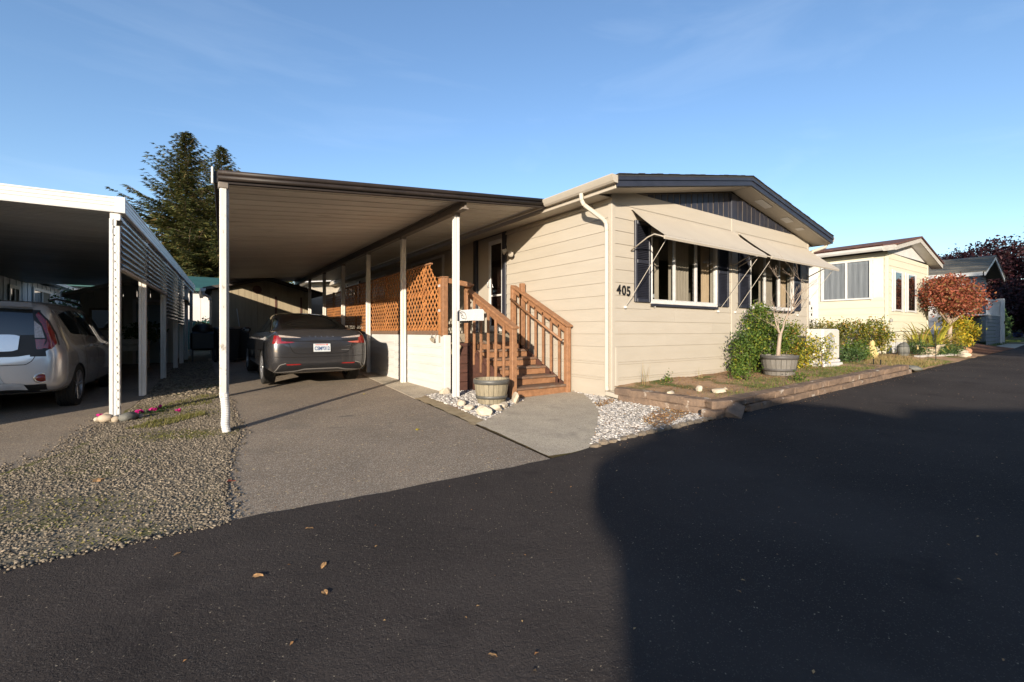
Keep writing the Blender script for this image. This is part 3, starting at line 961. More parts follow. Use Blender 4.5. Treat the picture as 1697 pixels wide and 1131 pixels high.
# ------------------------------------------------------------------ retaining wall of concrete blocks
wall = thing('retaining_wall', 'low brown concrete block wall holding up the garden bed along the road', 'wall', (0.1, -1.75, gz(.1, -1.75)))
wl = Vector(wall.location)


def block_mesh(seed, L=0.298, D=0.2, H=0.105):
    rg_ = random.Random(seed)
    m = MB().box(-L / 2, L / 2, -D / 2, D / 2, 0, H, 0.012)
    m.v = [(x + rg_.uniform(-.004, .004), y + rg_.uniform(-.006, .006) + (rg_.uniform(-.016, .004) if y < 0 and .02 < z else 0), z + rg_.uniform(-.004, .004)) for x, y, z in m.v]
    return m.mesh('block', 'block')


BLK = [block_mesh(i) for i in range(6)]
rg = random.Random(5)
for course, (off, back) in enumerate(((-0.005, 0.0), (0.104, 0.022))):
    x = 0.13 + (0.15 if course else 0.0)
    while x < 7.45:
        if not (course == 0 and x < 0.45):
            obj('block', BLK[rg.randrange(6)], wall, Vector((x + .15, -1.70 + back + rg.uniform(-.008, .008), gz(x, -1.7) + off + rg.uniform(-.004, .004))) - wl,
                (rg.uniform(-.02, .02), -0.022 + rg.uniform(-.012, .012), rg.uniform(-.02, .02)))
        x += 0.302
# short return towards the house corner
p0, p1 = Vector((-0.02, -0.2)), Vector((0.1, -1.62))
d = (p1 - p0)
n = 5
for course, off in enumerate((0.0, 0.104)):
    for k in range(n if course else n):
        q = p0 + d * ((k + .5 - (0.25 if course else 0)) / n)
        obj('block', BLK[rg.randrange(6)], wall, Vector((q.x + .03, q.y, gz(q.x, q.y) + off)) - wl, (rg.uniform(-.015, .015), rg.uniform(-.02, .02), math.atan2(d.y, d.x) + math.pi + rg.uniform(-.02, .02)))
for off in (0.0, 0.104):
    obj('block', BLK[3], wall, Vector((0.185, -1.665, gz(.18, -1.66) + off - .002)) - wl, (0, -.01, -.42))
# loose fallen block at the corner
obj('block', BLK[2], wall, Vector((0.30, -1.79, gz(.3, -1.8) + 0.03)) - wl, (0.5, -0.38, 0.35))
obj('block', BLK[4], wall, Vector((0.02, -1.70, gz(.0, -1.7) + 0.0)) - wl, (0.02, 0.03, 0.08))
# small edging stones along the pebble bed
edge = thing('stone_edging', 'row of small worn edging stones between white chips and road', 'edging', (-1, -1.77, gz(-1, -1.77)))
el = Vector(edge.location)
STN = [stone_mesh(100 + i, (0.085, 0.05, 0.04), 1, mat='kerb', power=.6) for i in range(5)]
x = -2.15
while x < 0.05:
    obj('stone', STN[rg.randrange(5)], edge, Vector((x, -1.755 + rg.uniform(-.015, .015), gz(x, -1.76) + 0.02)) - el, (0, 0, rg.uniform(-.3, .3)))
    x += rg.uniform(0.12, 0.17)

# ------------------------------------------------------------------ the beige house
house = thing('manufactured_house', 'beige lap-sided manufactured house with navy shutters and number 405', 'house', (0, 0, 0))
HW, HD = 6.92, 17.2
Z0, Z1 = 0.71, 2.97
NB = 11
BH = (Z1 - Z0) / NB
# inner walls that carry the boards (dark inside, windows are holes)
WIN = [(0.93, 2.89), (4.15, 6.08)]
WZ0, WZ1 = 1.46, 2.62
m = MB()
for x0, x1 in ((0.02, WIN[0][0]), (WIN[0][1], WIN[1][0]), (WIN[1][1], HW - .02)):
    m.box(x0, x1, 0.004, 0.10, -0.05, 3.22)
for x0, x1 in WIN:
    m.box(x0, x1, 0.004, 0.10, -0.05, WZ0)
    m.box(x0, x1, 0.004, 0.10, WZ1, 3.22)
for y0, y1 in ((0.105, 2.98), (4.21, HD)):
    m.box(0.004, 0.10, y0, y1, -0.05, 3.16)
m.box(HW - .1, HW - .004, 0.105, HD, -0.05, 3.16)
m.box(0.1, HW - .1, HD - .1, HD, -0.05, 3.16)
m.build('wall_core', 'trim', house)
m = MB()
m.box(0.12, HW - .12, 3.4, 3.45, 0.5, 3.1)
m.box(0.12, HW - .12, 0.12, 3.4, 0.55, 0.6)
m.box(0.12, HW - .12, 0.12, 3.4, 3.05, 3.1)
m.box(3.5, 3.55, 0.12, 3.4, 0.6, 3.05)
m.build('room_interior', 'room', house)


def board(axis, a0, a1, k, n=None):
    """one lap siding board, proud at its lower edge"""
    z0 = Z0 + k * BH
    z1 = z0 + BH + 0.012
    if axis == 'x':           # front wall, faces -y
        prof = [(0.002, z0), (-0.016, z0), (-0.004, z1), (0.002, z1)]
    else:                     # side wall, faces -x
        prof = [(0.002, z0), (-0.016, z0), (-0.004, z1), (0.002, z1)]
    return MB().prism(prof, axis, a0, a1).build('siding_board', 'siding', house)


for k in range(NB):
    zt = Z0 + (k + 1) * BH
    inwin = Z0 + k * BH < WZ1 and zt > WZ0 + 0.02
    if inwin:
        for a0, a1 in ((0.06, WIN[0][0]), (WIN[0][1], 3.45), (3.59, WIN[1][0]), (WIN[1][1], HW - .06)):
            board('x', a0, a1, k)
    else:
        jx = 2.78 if k % 2 else 1.35 + .12 * k
        board('x', 0.06, jx - .001, k)
        board('x', jx + .001, 3.45, k)
        board('x', 3.59, HW - .06, k)
    board('y', 0.06, 2.93, k)
    if k < 10:
        board('y', 4.26, 5.8 if 0 <= k else HD, k)
        for a0, a1 in ((8.05, 10.2), (11.9, HD)):
            board('y', a0, a1, k)
        if Z0 + k * BH < 1.0:
            board('y', 5.8, 8.05, k)
        if Z0 + k * BH < 1.6:
            board('y', 10.2, 11.9, k)
# trims
t = MB()
t.box(-0.022, 0.06, -0.022, 0.06, 0.02, 3.16, .004)
t.build('corner_trim', 'trim', house)
MB().box(HW - .06, HW + .022, -0.022, 0.06, 0.05, 3.2, .004).build('corner_trim', 'trim', house)
MB().box(3.45, 3.59, -0.024, 0.0, Z0, 3.225, .004).build('centre_trim', 'trim', house)
MB().box(0.06, 3.45, -0.014, 0.0, Z1 + .012, 3.225, .003).build('frieze_board', 'siding', house)
MB().box(3.59, HW - .06, -0.014, 0.0, Z1 + .012, 3.225, .003).build('frieze_board', 'siding', house)
MB().box(-0.014, 0.0, 0.06, 2.93, Z1 + .012, 3.12, .003).build('frieze_board', 'siding', house)
MB().box(-0.034, 0.0, 0.40, 2.93, 2.985, 3.03, .004).build('frieze_moulding', 'trim', house)
# skirting: three grooved panels with paired ridges
for axis, a0, a1 in (('x', 0.12, 3.5), ('x', 3.5, HW - .05), ('y', 0.07, 2.6)):
    zb = 0.02 if axis == 'x' else -0.16
    prof = [(0.003, zb)]
    z = zb
    for zz in (0.20, 0.45):
        prof += [(-0.006, z + .001), (-0.006, zz - .03), (-0.014, zz - .025), (-0.014, zz - .012), (-0.004, zz - .006), (-0.004, zz + .006), (-0.014, zz + .012), (-0.014, zz + .025), (-0.006, zz + .03)]
        z = zz + .03
    prof += [(-0.006, Z0 - .004), (0.003, Z0 - .004)]
    MB().prism(prof, axis, a0, a1).build('skirting_panel', 'siding', house)
MB().box(0.06, 0.12, -0.03, 0.0, 0.03, Z0 - .004, .004).build('skirting_post', 'trim', house)

# gable panel with navy battens
RX0, RX1, RP = -0.33, 7.25, 3.46
RE, RK = 3.25, 3.96          # roof top at the eave and at the ridge
SL = (RK - RE) / (RP - RX0)


def rooftop(x):
    return RE + SL * (x - RX0) if x < RP else RK - SL * (x - RP)


gp = MB()
gp.prism([(0.5, 3.225), (6.45, 3.225), (6.45, rooftop(6.45) - .2), (RP, RK - .2), (0.5, rooftop(.5) - .2)], 'y', 0.0, 0.05)
gp.build('gable_panel', 'gable_back', house)
x = 0.52
k = 0
while x < 6.62:
    top = min(rooftop(x), rooftop(x + .152)) - .215
    if top > 3.26:
        MB().prism([(x, 3.227), (x + .148, 3.227), (x + .148, rooftop(x + .148) - .215), (x, rooftop(x) - .215)], 'y', -0.010 - .004 * (k % 2), -0.001).build('gable_board', 'navy', house)
    x += 0.178
    k += 1
MB().box(3.43, 3.58, -0.036, 0.0, 3.228, 3.72, .004).build('gable_post', 'navy', house)
# roof slabs, soffits, fascias
YO = -0.42
for sgn, xa, xb in ((1, RX0, RP), (-1, RP, RX1)):
    za, zb = rooftop(xa), rooftop(xb)
    MB().prism([(xa, za - .03), (xb, zb - .03), (xb, zb), (xa, za)], 'y', YO - .015, HD + .4).build('roof', 'shingle', house)
    MB().prism([(xa + .02, za - .185), (xb, zb - .185), (xb, zb - .165), (xa + .02, za - .165)], 'y', YO + .035, 0.0).build('soffit', 'trim', house)
    MB().prism([(xa, za - .175), (xb, zb - .175), (xb, zb - .032), (xa, za - .032)], 'y', YO, YO + .03).build('fascia', 'navy', house)
    MB().prism([(xa, za - .085), (xb, zb - .085), (xb, zb - .033), (xa, za - .033)], 'y', YO - .018, YO - .002).build('fascia_lip', 'navy', house)
# rows of shingle tabs along the visible rake edges
rg = random.Random(9)
for xa, xb in ((RX0, RP), (RP, RX1)):
    n = 26
    for k in range(n):
        u0, u1 = xa + (xb - xa) * k / n, xa + (xb - xa) * (k + .97) / n
        h = rg.uniform(.008, .018)
        MB().prism([(u0, rooftop(u0) + .002), (u1, rooftop(u1) + .002), (u1, rooftop(u1) + h), (u0, rooftop(u0) + h)], 'y', YO - .03, YO + .5).build('shingle', 'shingle', house)
MB().box(-0.30, 0.0, 0.0, HD, 3.062, 3.077).build('eave_soffit', 'trim', house)
MB().box(-0.30, -0.33 + .005, YO + .05, HD, 3.06, 3.21, .004).build('eave_fascia', 'trim', house)
MB().box(HW, 7.22, 0.0, HD, 3.062, 3.077).build('eave_soffit', 'trim', house)
MB().box(7.215, 7.24, YO + .05, HD, 3.06, 3.21, .004).build('eave_fascia', 'trim', house)
for k in range(3):    # flat recessed patches in the rake soffit
    xk = (4.1, 5.2, 5.9)[k]
    MB().prism([(xk, rooftop(xk) - .192), (xk + .45 - .15 * k, rooftop(xk + .45 - .15 * k) - .192), (xk + .45 - .15 * k, rooftop(xk + .45 - .15 * k) - .187), (xk, rooftop(xk) - .187)], 'y', -0.30, -0.14).build('soffit_vent', 'white', house)
# gutters: K profile
prof = [(-0.33, 3.235), (-0.345, 3.235), (-0.455, 3.24), (-0.46, 3.225), (-0.445, 3.19), (-0.425, 3.15), (-0.40, 3.125), (-0.33, 3.125), (-0.335, 3.13), (-0.395, 3.135), (-0.415, 3.155), (-0.44, 3.20), (-0.448, 3.23), (-0.345, 3.228)]
MB().prism(prof, 'y', YO + .0, 1.18).build('gutter', 'trim', house)
MB().prism([(-0.33, 3.235), (-0.455, 3.24), (-0.46, 3.225), (-0.445, 3.19), (-0.425, 3.15), (-0.40, 3.125), (-0.33, 3.125)], 'y', YO - .004, YO).build('gutter_end_cap', 'trim', house)
MB().prism([(7.24, 3.235), (7.36, 3.24), (7.35, 3.19), (7.31, 3.125), (7.24, 3.125)], 'y', YO, HD).build('gutter', 'trim', house)
# downspout of rectangular section with elbows
d = MB()
path = [(-0.39, 0.28, 3.13), (-0.39, 0.27, 3.02), (-0.36, 0.25, 2.95), (-0.10, 0.08, 2.72), (-0.065, 0.055, 2.66), (-0.06, 0.05, 2.55), (-0.06, 0.05, 0.10), (-0.06, 0.04, 0.03)]
for a_, b2 in zip(path[:-1], path[1:]):
    d.beam(a_, Vector(b2) + (Vector(b2) - Vector(a_)).normalized() * .012, 0.062, 0.085, 0.01, up=(0.8, 0.6, 0.02))
d.build('downspout', 'trim', house)
d = MB()
d.beam((-0.06, 0.06, -0.02), (-0.01, -0.42, -0.075), 0.085, 0.07, 0.012)
d.build('downspout_outlet', 'trim', house)
MB().beam((-0.012, -0.40, -0.073), (-0.007, -0.424, -0.076), 0.06, 0.05).build('outlet_mouth', 'dark', house)
MB().tube([(7.28, -0.30, 3.12), (7.26, -.25, 3.02), (7.05, -.06, 2.92), (6.98, -.04, 2.82)], 0.04, 8).build('downspout_elbow', 'trim', house, smooth=True)
# house number
for ch, x in (('4', 0.135), ('0', 0.255), ('5', 0.365)):
    o = obj('house_number', text_mesh(ch, 0.215, 0.006, 'black', bold=0.0035), house, (x, -0.026, 1.615 - (x - .1) * .06), (R(90), 0, 0))
    o.scale = (0.92, 1.0, 1.0)


# windows with frame, sashes, panes, blinds
def front_window(x0, x1, flip=False):
    w = MB()
    f = .045
    w.box(x0 - .02, x1 + .02, -0.045, 0.03, WZ0 - .035, WZ0 + .02, .005)
    w.box(x0 - .02, x1 + .02, -0.045, 0.03, WZ1 - .03, WZ1 + .02, .005)
    w.box(x0 - .02, x0 + .025, -0.044, 0.03, WZ0 + .02, WZ1 - .03, .005)
    w.box(x1 - .025, x1 + .02, -0.044, 0.03, WZ0 + .02, WZ1 - .03, .005)
    win = w.build('window', 'alu_bright', house)
    MB().box(x0 - .03, x1 + .03, -0.055, -0.046, WZ0 - .075, WZ0 - .036).build('sill', 'navy', win)
    th = (x1 - x0) / 3
    for k in (1, 2):
        MB().box(x0 + th * k - .025, x0 + th * k + .025, -0.03, 0.012, WZ0 + .02, WZ1 - .03, .004).build('mullion', 'alu', win)
    for k in range(3):
        a_, b2 = x0 + th * k + .03, x0 + th * (k + 1) - .03
        MB().add([(a_, -0.006 + .012 * (k == 1), WZ0 + .03), (b2, -0.006 + .012 * (k == 1), WZ0 + .03), (b2, -0.006 + .012 * (k == 1), WZ1 - .03), (a_, -0.006 + .012 * (k == 1), WZ1 - .03)], [(0, 1, 2, 3)]).build('pane', 'glass', win, fix=False)
        MB().box(a_ - .01, b2 + .01, -0.02, 0.01, WZ0 + .02, WZ0 + .045).build('sash_rail', 'alu', win)
    # pleated blind behind the middle pane
    def pleat(xa, xb, y, n, amp):
        return [[(xa + (xb - xa) * i / n, y + (amp if i % 2 else -amp), z) for i in range(n + 1)] for z in (WZ0 - .02, WZ1 + .02)]
    MB().sheet(pleat(x0 + th + .02, x0 + 2 * th - .02, 0.14, 14, .012)).build('blind', 'blind', win)
    MB().sheet(pleat(x0 + 2.62 * th, x1 + .02, 0.16, 6, .02)).build('curtain', 'curtain_tan', win)
    MB().sheet(pleat(x0 + .55 * th, x0 + .78 * th, 0.2, 5, .015)).build('curtain', 'blind', win)
    MB().sheet(pleat(x0 - .02, x0 + .2 * th, 0.22, 4, .015)).build('curtain', 'curtain_tan' if flip else 'room', win)


front_window(*WIN[0])
front_window(*WIN[1], flip=True)
MB().box(0.985, 1.045, -0.004, -0.002, 1.53, 1.59).build('window_sticker', 'plate', house)


def shutter(x0, x1):
    z0, z1 = 1.44, 2.78
    s_ = MB()
    s_.box(x0, x0 + .05, -0.05, -0.012, z0, z1, .004)
    s_.box(x1 - .05, x1, -0.05, -0.012, z0, z1, .004)
    for z in (z0, z1 - .06, (z0 + z1) / 2 - .03):
        s_.box(x0 + .05, x1 - .05, -0.05, -0.012, z, z + .06, .004)
    s_.box(x0 + .03, x1 - .03, -0.019, -0.016, z0 + .02, z1 - .02)
    sh = s_.build('shutter', 'navy', house)
    lv = MB()
    z = z0 + .065
    while z < z1 - .07:
        if not ((z0 + z1) / 2 - .05 < z < (z0 + z1) / 2 + .025):
            lv.prism([(-0.045, z), (-0.042, z), (-0.02, z + .027), (-0.023, z + .027)], 'x', x0 + .05, x1 - .05)
        z += .0285
    o = lv.build('louvres', 'navy', sh)
    o['kind'] = 'stuff'


for a_, b2 in ((0.51, 0.905), (2.915, 3.31), (3.70, 4.125), (6.105, 6.46)):
    shutter(a_, b2)


# awnings: corrugated metal sheets on arms
def awning(x0, x1):
    y0, z0, y1, z1 = -0.03, 2.945, -0.66, 2.42
    n = int((x1 - x0) / .0205)
    rows_ = []
    nrm = Vector((0, z0 - z1, y0 - y1)).normalized()
    nrm = Vector((0, -(z0 - z1), (y0 - y1))).normalized()
    for t_ in (0, 0.33, 0.66, 1.0):
        sag = 0.02 * math.sin(t_ * math.pi)
        rows_.append([Vector((x0 + (x1 - x0) * i / n, y0 + (y1 - y0) * t_, z0 + (z1 - z0) * t_ - sag)) + nrm * (0.0065 * math.sin(i * math.pi / 2)) for i in range(n + 1)])
    aw = MB().sheet(rows_).build('awning', 'awning', house, smooth=True)
    b3 = MB()
    b3.prism([(y1 + .012, z1 - .012), (y1 - .012, z1 - .004), (y1 - .026, z1 - .035), (y1 - .016, z1 - .068), (y1 + .008, z1 - .06)], 'x', x0 - .015, x1 + .015)
    b3.build('front_bar', 'awning', aw)
    MB().box(x0, x1, -0.035, -0.015, 2.93, 2.965, .003).build('head_rail', 'awning', aw)
    for x in (x0, x1):
        MB().tube([(x - .02, -0.03, 2.27), (x - .02, -.36, 2.43), (x - .01, -.48, 2.46), (x + .0, -.58, 2.42), (x + .01, -.655, 2.39)], .011, 7).build('arm', 'awning', aw, smooth=True)
    for xa, xb in ((x0 + .1, x0 - .16), (x1 - .16, x1 - .55)):
        MB().tube([(xa, -.62, 2.38), (xb, -.045, 1.36)], .0048, 6).build('brace_rod', 'awning', aw)
        MB().box(xb - .02, xb + .02, -0.05, -0.016, 1.325, 1.365, .003).build('bracket', 'white_metal', aw)


awning(0.44, 3.50)
awning(3.72, 6.86)
for x in (1.02, 3.9):
    MB().tube([(x, -0.016, 1.37), (x, -.04, 1.365), (x, -.045, 1.39)], .006, 6).build('awning_hook', 'white_metal', house)

# entrance: navy surround, beige panel, storm door
e = MB()
e.box(-0.045, 0.02, 2.93, 3.06, 0.93, 3.06, .004)
e.box(-0.045, 0.02, 4.14, 4.27, 0.93, 3.06, .004)
e.box(-0.046, 0.02, 2.93, 4.27, 3.06, 3.13, .004)
e.build('door_surround', 'navy', house)
dr = MB()
dr.box(0.02, 0.07, 3.06, 4.14, 0.93, 3.06, .003)
door = dr.build('door', 'trim', house)
fr = MB()
fr.box(-0.015, 0.018, 3.07, 3.13, 0.96, 2.95, .004)
fr.box(-0.015, 0.018, 3.56, 3.64, 0.96, 2.95, .004)
fr.box(-0.014, 0.018, 3.13, 3.56, 2.86, 2.95, .004)
fr.box(-0.014, 0.018, 3.13, 3.56, 1.72, 1.76, .004)
fr.box(-0.014, 0.018, 3.13, 3.56, 0.96, 1.08, .004)
fr.build('storm_door_frame', 'white', door)
for z0, z1 in ((1.08, 1.72), (1.76, 2.86)):
    MB().add([(0.005, 3.13, z0), (0.005, 3.56, z0), (0.005, 3.56, z1), (0.005, 3.13, z1)], [(0, 1, 2, 3)]).build('pane', 'glass_dark', door, fix=False)
MB().box(0.0105, 0.0185, 3.13, 3.56, 1.08, 2.86).build('inner_door', 'dark_wood', door)
MB().tube([(-0.02, 3.60, 1.93), (-.06, 3.60, 1.93), (-.06, 3.60, 2.05)], .01, 6).build('handle', 'chrome', door)
# floodlight beside the door
fl = MB()
fl.lathe([(0.0, -0.03), (0.05, -0.03), (0.05, -0.016)], 14, (0, 2.72, 2.60), axis='x')
lamp = fl.build('floodlight_base', 'trim', house)
for yy, zz, dz in ((2.86, 2.63, -.02), (2.62, 2.55, -.06)):
    MB().tube([(-.03, 2.72, 2.60), (-.07, (2.72 + yy) / 2, 2.615), (-.10, yy, zz)], .012, 6).build('floodlight_arm', 'trim', house)
    h = MB().lathe([(0.0, 0.05), (0.035, 0.045), (0.04, 0.01), (0.062, -0.055), (0.058, -0.06), (0.0, -0.045)], 14)
    o = h.build('floodlight_head', 'trim', house, smooth=True)
    o.location = (-.10, yy, zz)
    o.rotation_euler = (R(25 if yy > 2.7 else -25), R(55), 0)

# side windows in the shade of the carport
def side_window(y0, y1, z0, z1, split=True):
    w = MB()
    for a_, b2, c1, c2 in ((y0, y1, z1 - .06, z1), (y0, y1, z0, z0 + .06), (y0, y0 + .06, z0 + .06, z1 - .06), (y1 - .06, y1, z0 + .06, z1 - .06)):
        w.box(-0.05, 0.01, a_, b2, c1, c2, .004)
    if split:
        w.box(-0.03, 0.005, (y0 + y1) / 2 - .03, (y0 + y1) / 2 + .03, z0 + .06, z1 - .06, .004)
    win = w.build('window', 'white', house)
    MB().add([(-.01, y0 + .05, z0 + .05), (-.01, y1 - .05, z0 + .05), (-.01, y1 - .05, z1 - .05), (-.01, y0 + .05, z1 - .05)], [(0, 1, 2, 3)]).build('pane', 'glass', win, fix=False)


side_window(5.85, 8.0, 0.98, 2.98)
side_window(10.25, 11.85, 1.6, 2.9)
side_window(13.6, 14.9, 1.5, 2.9)
# projecting room at the far end of the side wall
for k in range(15):
    z0 = .1 + k * .205
    MB().add([(-1.05, HD - .2, z0), (0, HD - .2, z0), (0, HD - .216, z0), (-1.05, HD - .216, z0), (-1.05, HD - .2, z0 + .215), (0, HD - .2, z0 + .215), (0, HD - .204, z0 + .215), (-1.05, HD - .204, z0 + .215)],
             [(0, 1, 2, 3), (4, 5, 6, 7), (0, 1, 5, 4), (3, 2, 6, 7), (0, 3, 7, 4), (1, 2, 6, 5)]).build('siding_board', 'siding', house)
MB().box(-1.05, 0, HD - .198, HD + 3.5, 0, 3.15).build('end_room', 'siding', house)
MB().prism([(-1.5, 3.1), (.2, 3.28), (.2, 3.36), (-1.5, 3.18)], 'y', HD - .7, HD + 3.8).build('end_room_roof', 'white', house)
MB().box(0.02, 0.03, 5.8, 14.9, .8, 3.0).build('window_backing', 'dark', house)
MB().box(-0.05, 0.0, 13.2, 13.58, 1.45, 2.95, .004).build('side_shutter', 'navy', house)
MB().box(-0.05, 0.0, 14.92, 15.3, 1.45, 2.95, .004).build('side_shutter', 'navy', house)

# ------------------------------------------------------------------ carport of the beige house
cp = thing('carport', 'open carport with tan ribbed metal roof, dark gutter and white posts beside the beige house', 'carport', (-3.4, 1.2, gz(-3.4, 1.2)))
cl = Vector(cp.location)


def croof(x):
    return 3.185 + 0.098 * (x + 0.36)


CX0, CX1, CY0, CY1 = -5.13, -0.36, 1.28, 15.9
PIT = 0.305
# one pan: flat with a raised rib on the seam and two small stiffening grooves
prof = [(0, 0), (.012, 0), (.018, .004), (.03, .004), (.036, 0), (.10, 0), (.108, .007), (.12, .007), (.128, 0), (.19, 0), (.198, .007), (.21, .007), (.218, 0), (.255, 0), (.268, .045), (.292, .045), (.305, 0)]
n_pan = int((CY1 - CY0) / PIT)


def cedge(y):
    """left edge of the roof: it closes in slightly towards the back"""
    return CX0 + 0.048 * (y - CY0)


for k in range(n_pan):
    y0 = CY0 + k * PIT
    pv = MB()
    for dz_ in (0, .004):
        pv.sheet([[(x, y0 + y, croof(x) + z + dz_) for y, z in prof] for x in (cedge(y0), CX1)])
    pv.v = [(x - cl.x, y - cl.y, z - cl.z) for x, y, z in pv.v]
    pv.build('roof_panel', 'pan', cp, fix=False)


def local(m, c):
    m.v = [(x - c.x, y - c.y, z - c.z) for x, y, z in m.v]
    return m


# front gutter / fascia: rolled double bead, following the roof pitch
fr = MB()
for (y0, y1, za, zb) in ((1.19, 1.275, .028, .085), (1.20, 1.275, -.03, .026), (1.215, 1.275, -.06, -.032)):
    fr.add([(x, y, croof(x) + z) for x in (CX0 - .05, CX1 + .04) for y in (y0, y1) for z in (za, zb)], [(0, 1, 3, 2), (4, 6, 7, 5), (0, 4, 5, 1), (2, 3, 7, 6), (0, 2, 6, 4), (1, 5, 7, 3)])
o = local(fr, cl).build('front_gutter', 'brown_metal', cp)
bd = MB()
for zz, rr in ((.055, .031), (-.002, .03)):
    bd.tube([(x, 1.20, croof(x) + zz) for x in (CX0 - .05, -4.2, -2.5, CX1 + .04)], rr, 10)
local(bd, cl).build('gutter_bead', 'brown_metal', cp, smooth=True)
sg = MB()
sg.beam((CX0 - .05, 1.22, croof(CX0)), (cedge(CY1) - .05, CY1, croof(cedge(CY1))), .08, .14, .008)
local(sg, cl).build('side_gutter', 'brown_metal', cp)
local(MB().box(CX0 - .115, CX0 - .092, 1.185, 1.222, croof(CX0) - .085, croof(CX0) + .105, .006), cl).build('gutter_end_cap', 'white_metal', cp)
# beam under the pans and house-side ledger
BX = -1.90
bt = croof(BX) - .004
b4 = MB()
b4.box(BX - .05, BX + .05, 1.30, CY1, bt - .022, bt)
b4.box(BX - .014, BX + .014, 1.30, CY1, bt - .125, bt - .022)
b4.box(BX - .05, BX + .05, 1.30, CY1, bt - .15, bt - .125)
local(b4, cl).build('beam', 'beam', cp)
local(MB().box(CX1 - .03, CX1 + .01, 1.3, CY1, croof(CX1) - .06, croof(CX1) - .012), cl).build('ledger', 'trim', cp)


def fluted_post(w, h, groove=True):
    """square metal post with a recessed flute on every face"""
    a_, g, dp = w / 2, w * .16, w * .09
    side = [(-a_, -a_), (-g, -a_), (-g * .6, -a_ + dp), (g * .6, -a_ + dp), (g, -a_)]
    poly = []
    for k in range(4):
        c_, s_ = math.cos(k * math.pi / 2), math.sin(k * math.pi / 2)
        poly += [(x * c_ - y * s_, x * s_ + y * c_) for x, y in side]
    return MB().prism(poly, 'z', 0, h)


for k in range(7):
    y = 1.63 + 2.275 * k
    g0 = gz(BX, y)
    o = fluted_post(.088, bt - .15 - g0 + .03).build('post', 'white' if k < 1 else 'post', cp)
    o.location = Vector((BX, y, g0 - .03)) - cl
    local(MB().box(BX - .05, BX + .05, y - .05, y + .05, bt - .20, bt - .149), cl).build('post_bracket', 'beam', cp)
# front left post with its downspout and ribbed hose end
g0 = gz(-5.12, 1.25)
pp = MB().box(-5.13, -5.07, 1.24, 1.31, g0, croof(CX0) - .08, .006)
local(pp, cl).build('post', 'post_flaking', cp)
pp = MB().box(-5.165, -5.09, 1.165, 1.235, g0 + .42, croof(CX0) - .11, .012)
local(pp, cl).build('downspout', 'post_flaking', cp)
local(MB().box(-5.18, -5.075, 1.155, 1.25, croof(CX0) - .13, croof(CX0) - .06, .01), cl).build('downspout_collar', 'beam', cp)
hp = []
for k in range(46):
    z = g0 + .46 - k * .0102
    hp.append((.041 + (.006 if k % 2 else 0), z))
hs = MB().lathe(hp, 16, (-5.123, 1.20, 0))
hs.v = [(x + .018 * math.sin((z - g0) * 7) + (.03 if z < g0 + .1 else 0) * (1 - (z - g0) / .1), y - .01 * (1 - (z - g0) / .46), z) for x, y, z in hs.v]
local(hs, cl).build('drain_hose', 'white', cp, smooth=False)
local(MB().box(-5.165, -5.087, 1.16, 1.24, g0 + .40, g0 + .445, .006), cl).build('hose_clamp', 'post_flaking', cp)

# ------------------------------------------------------------------ porch: deck, steps, railings, lattice
po = thing('porch', 'raised porch with brown wooden steps, lattice screen and white skirting', 'porch', (-.9, 2.3, gz(-.9, 2.3)))
pl_ = Vector(po.location)


def pb(name, mb, mat, smooth=False, parent=None):
    return local(mb, pl_).build(name, mat, parent or po, smooth)


DZ = 0.915
DX = -1.80
DY0, DY1 = 2.42, 12.3
pb('deck_floor', MB().box(DX + .02, -0.03, DY0, DY1, DZ - .035, DZ, .006), 'deck_floor')
pb('deck_edge', MB().box(DX - .03, -0.04, DY0 - .045, DY0 - .002, DZ - .16, DZ - .006, .005), 'deck_floor')
pb('deck_edge', MB().box(DX - .035, DX + .018, DY0 - .2, DY1, DZ - .02, DZ + .055, .005), 'tread')
# white skirting: panels with paired ridges, each its own part
y = DY0 - .25
while y < DY1 - .3:
    y2 = min(y + 2.44, DY1)
    zb = gz(DX, y) - .01
    prof = [(DX + .02, zb), (DX - .012, zb)]
    for zz in (zb + .17, zb + .33, zb + .49, zb + .65, zb + .81):
        if zz < DZ - .08:
            prof += [(DX - .012, zz - .03), (DX - .020, zz - .022), (DX - .020, zz - .008), (DX - .010, zz - .004), (DX - .010, zz + .004), (DX - .020, zz + .008), (DX - .020, zz + .022), (DX - .012, zz + .03)]
    prof += [(DX - .012, DZ - .022), (DX + .02, DZ - .022)]
    pb('skirting_panel', MB().prism(prof, 'y', y + .004, y2 - .004), 'skirt_white')
    y = y2
pb('skirting_corner', MB().box(DX - .05, DX + .07, DY0 - .29, DY0 - .17, gz(DX, 2.2) - .02, DZ - .025, .006), 'skirt_white')
for k in range(6):
    z0 = gz(-1.6, 2.2) + .005 + k * .16
    z1 = min(z0 + .154, DZ - .17)
    if z1 - z0 > .03:
        pb('front_board', MB().box(DX + .072, -1.28, DY0 - .19, DY0 - .165, z0, z1, .004), 'dark_wood')
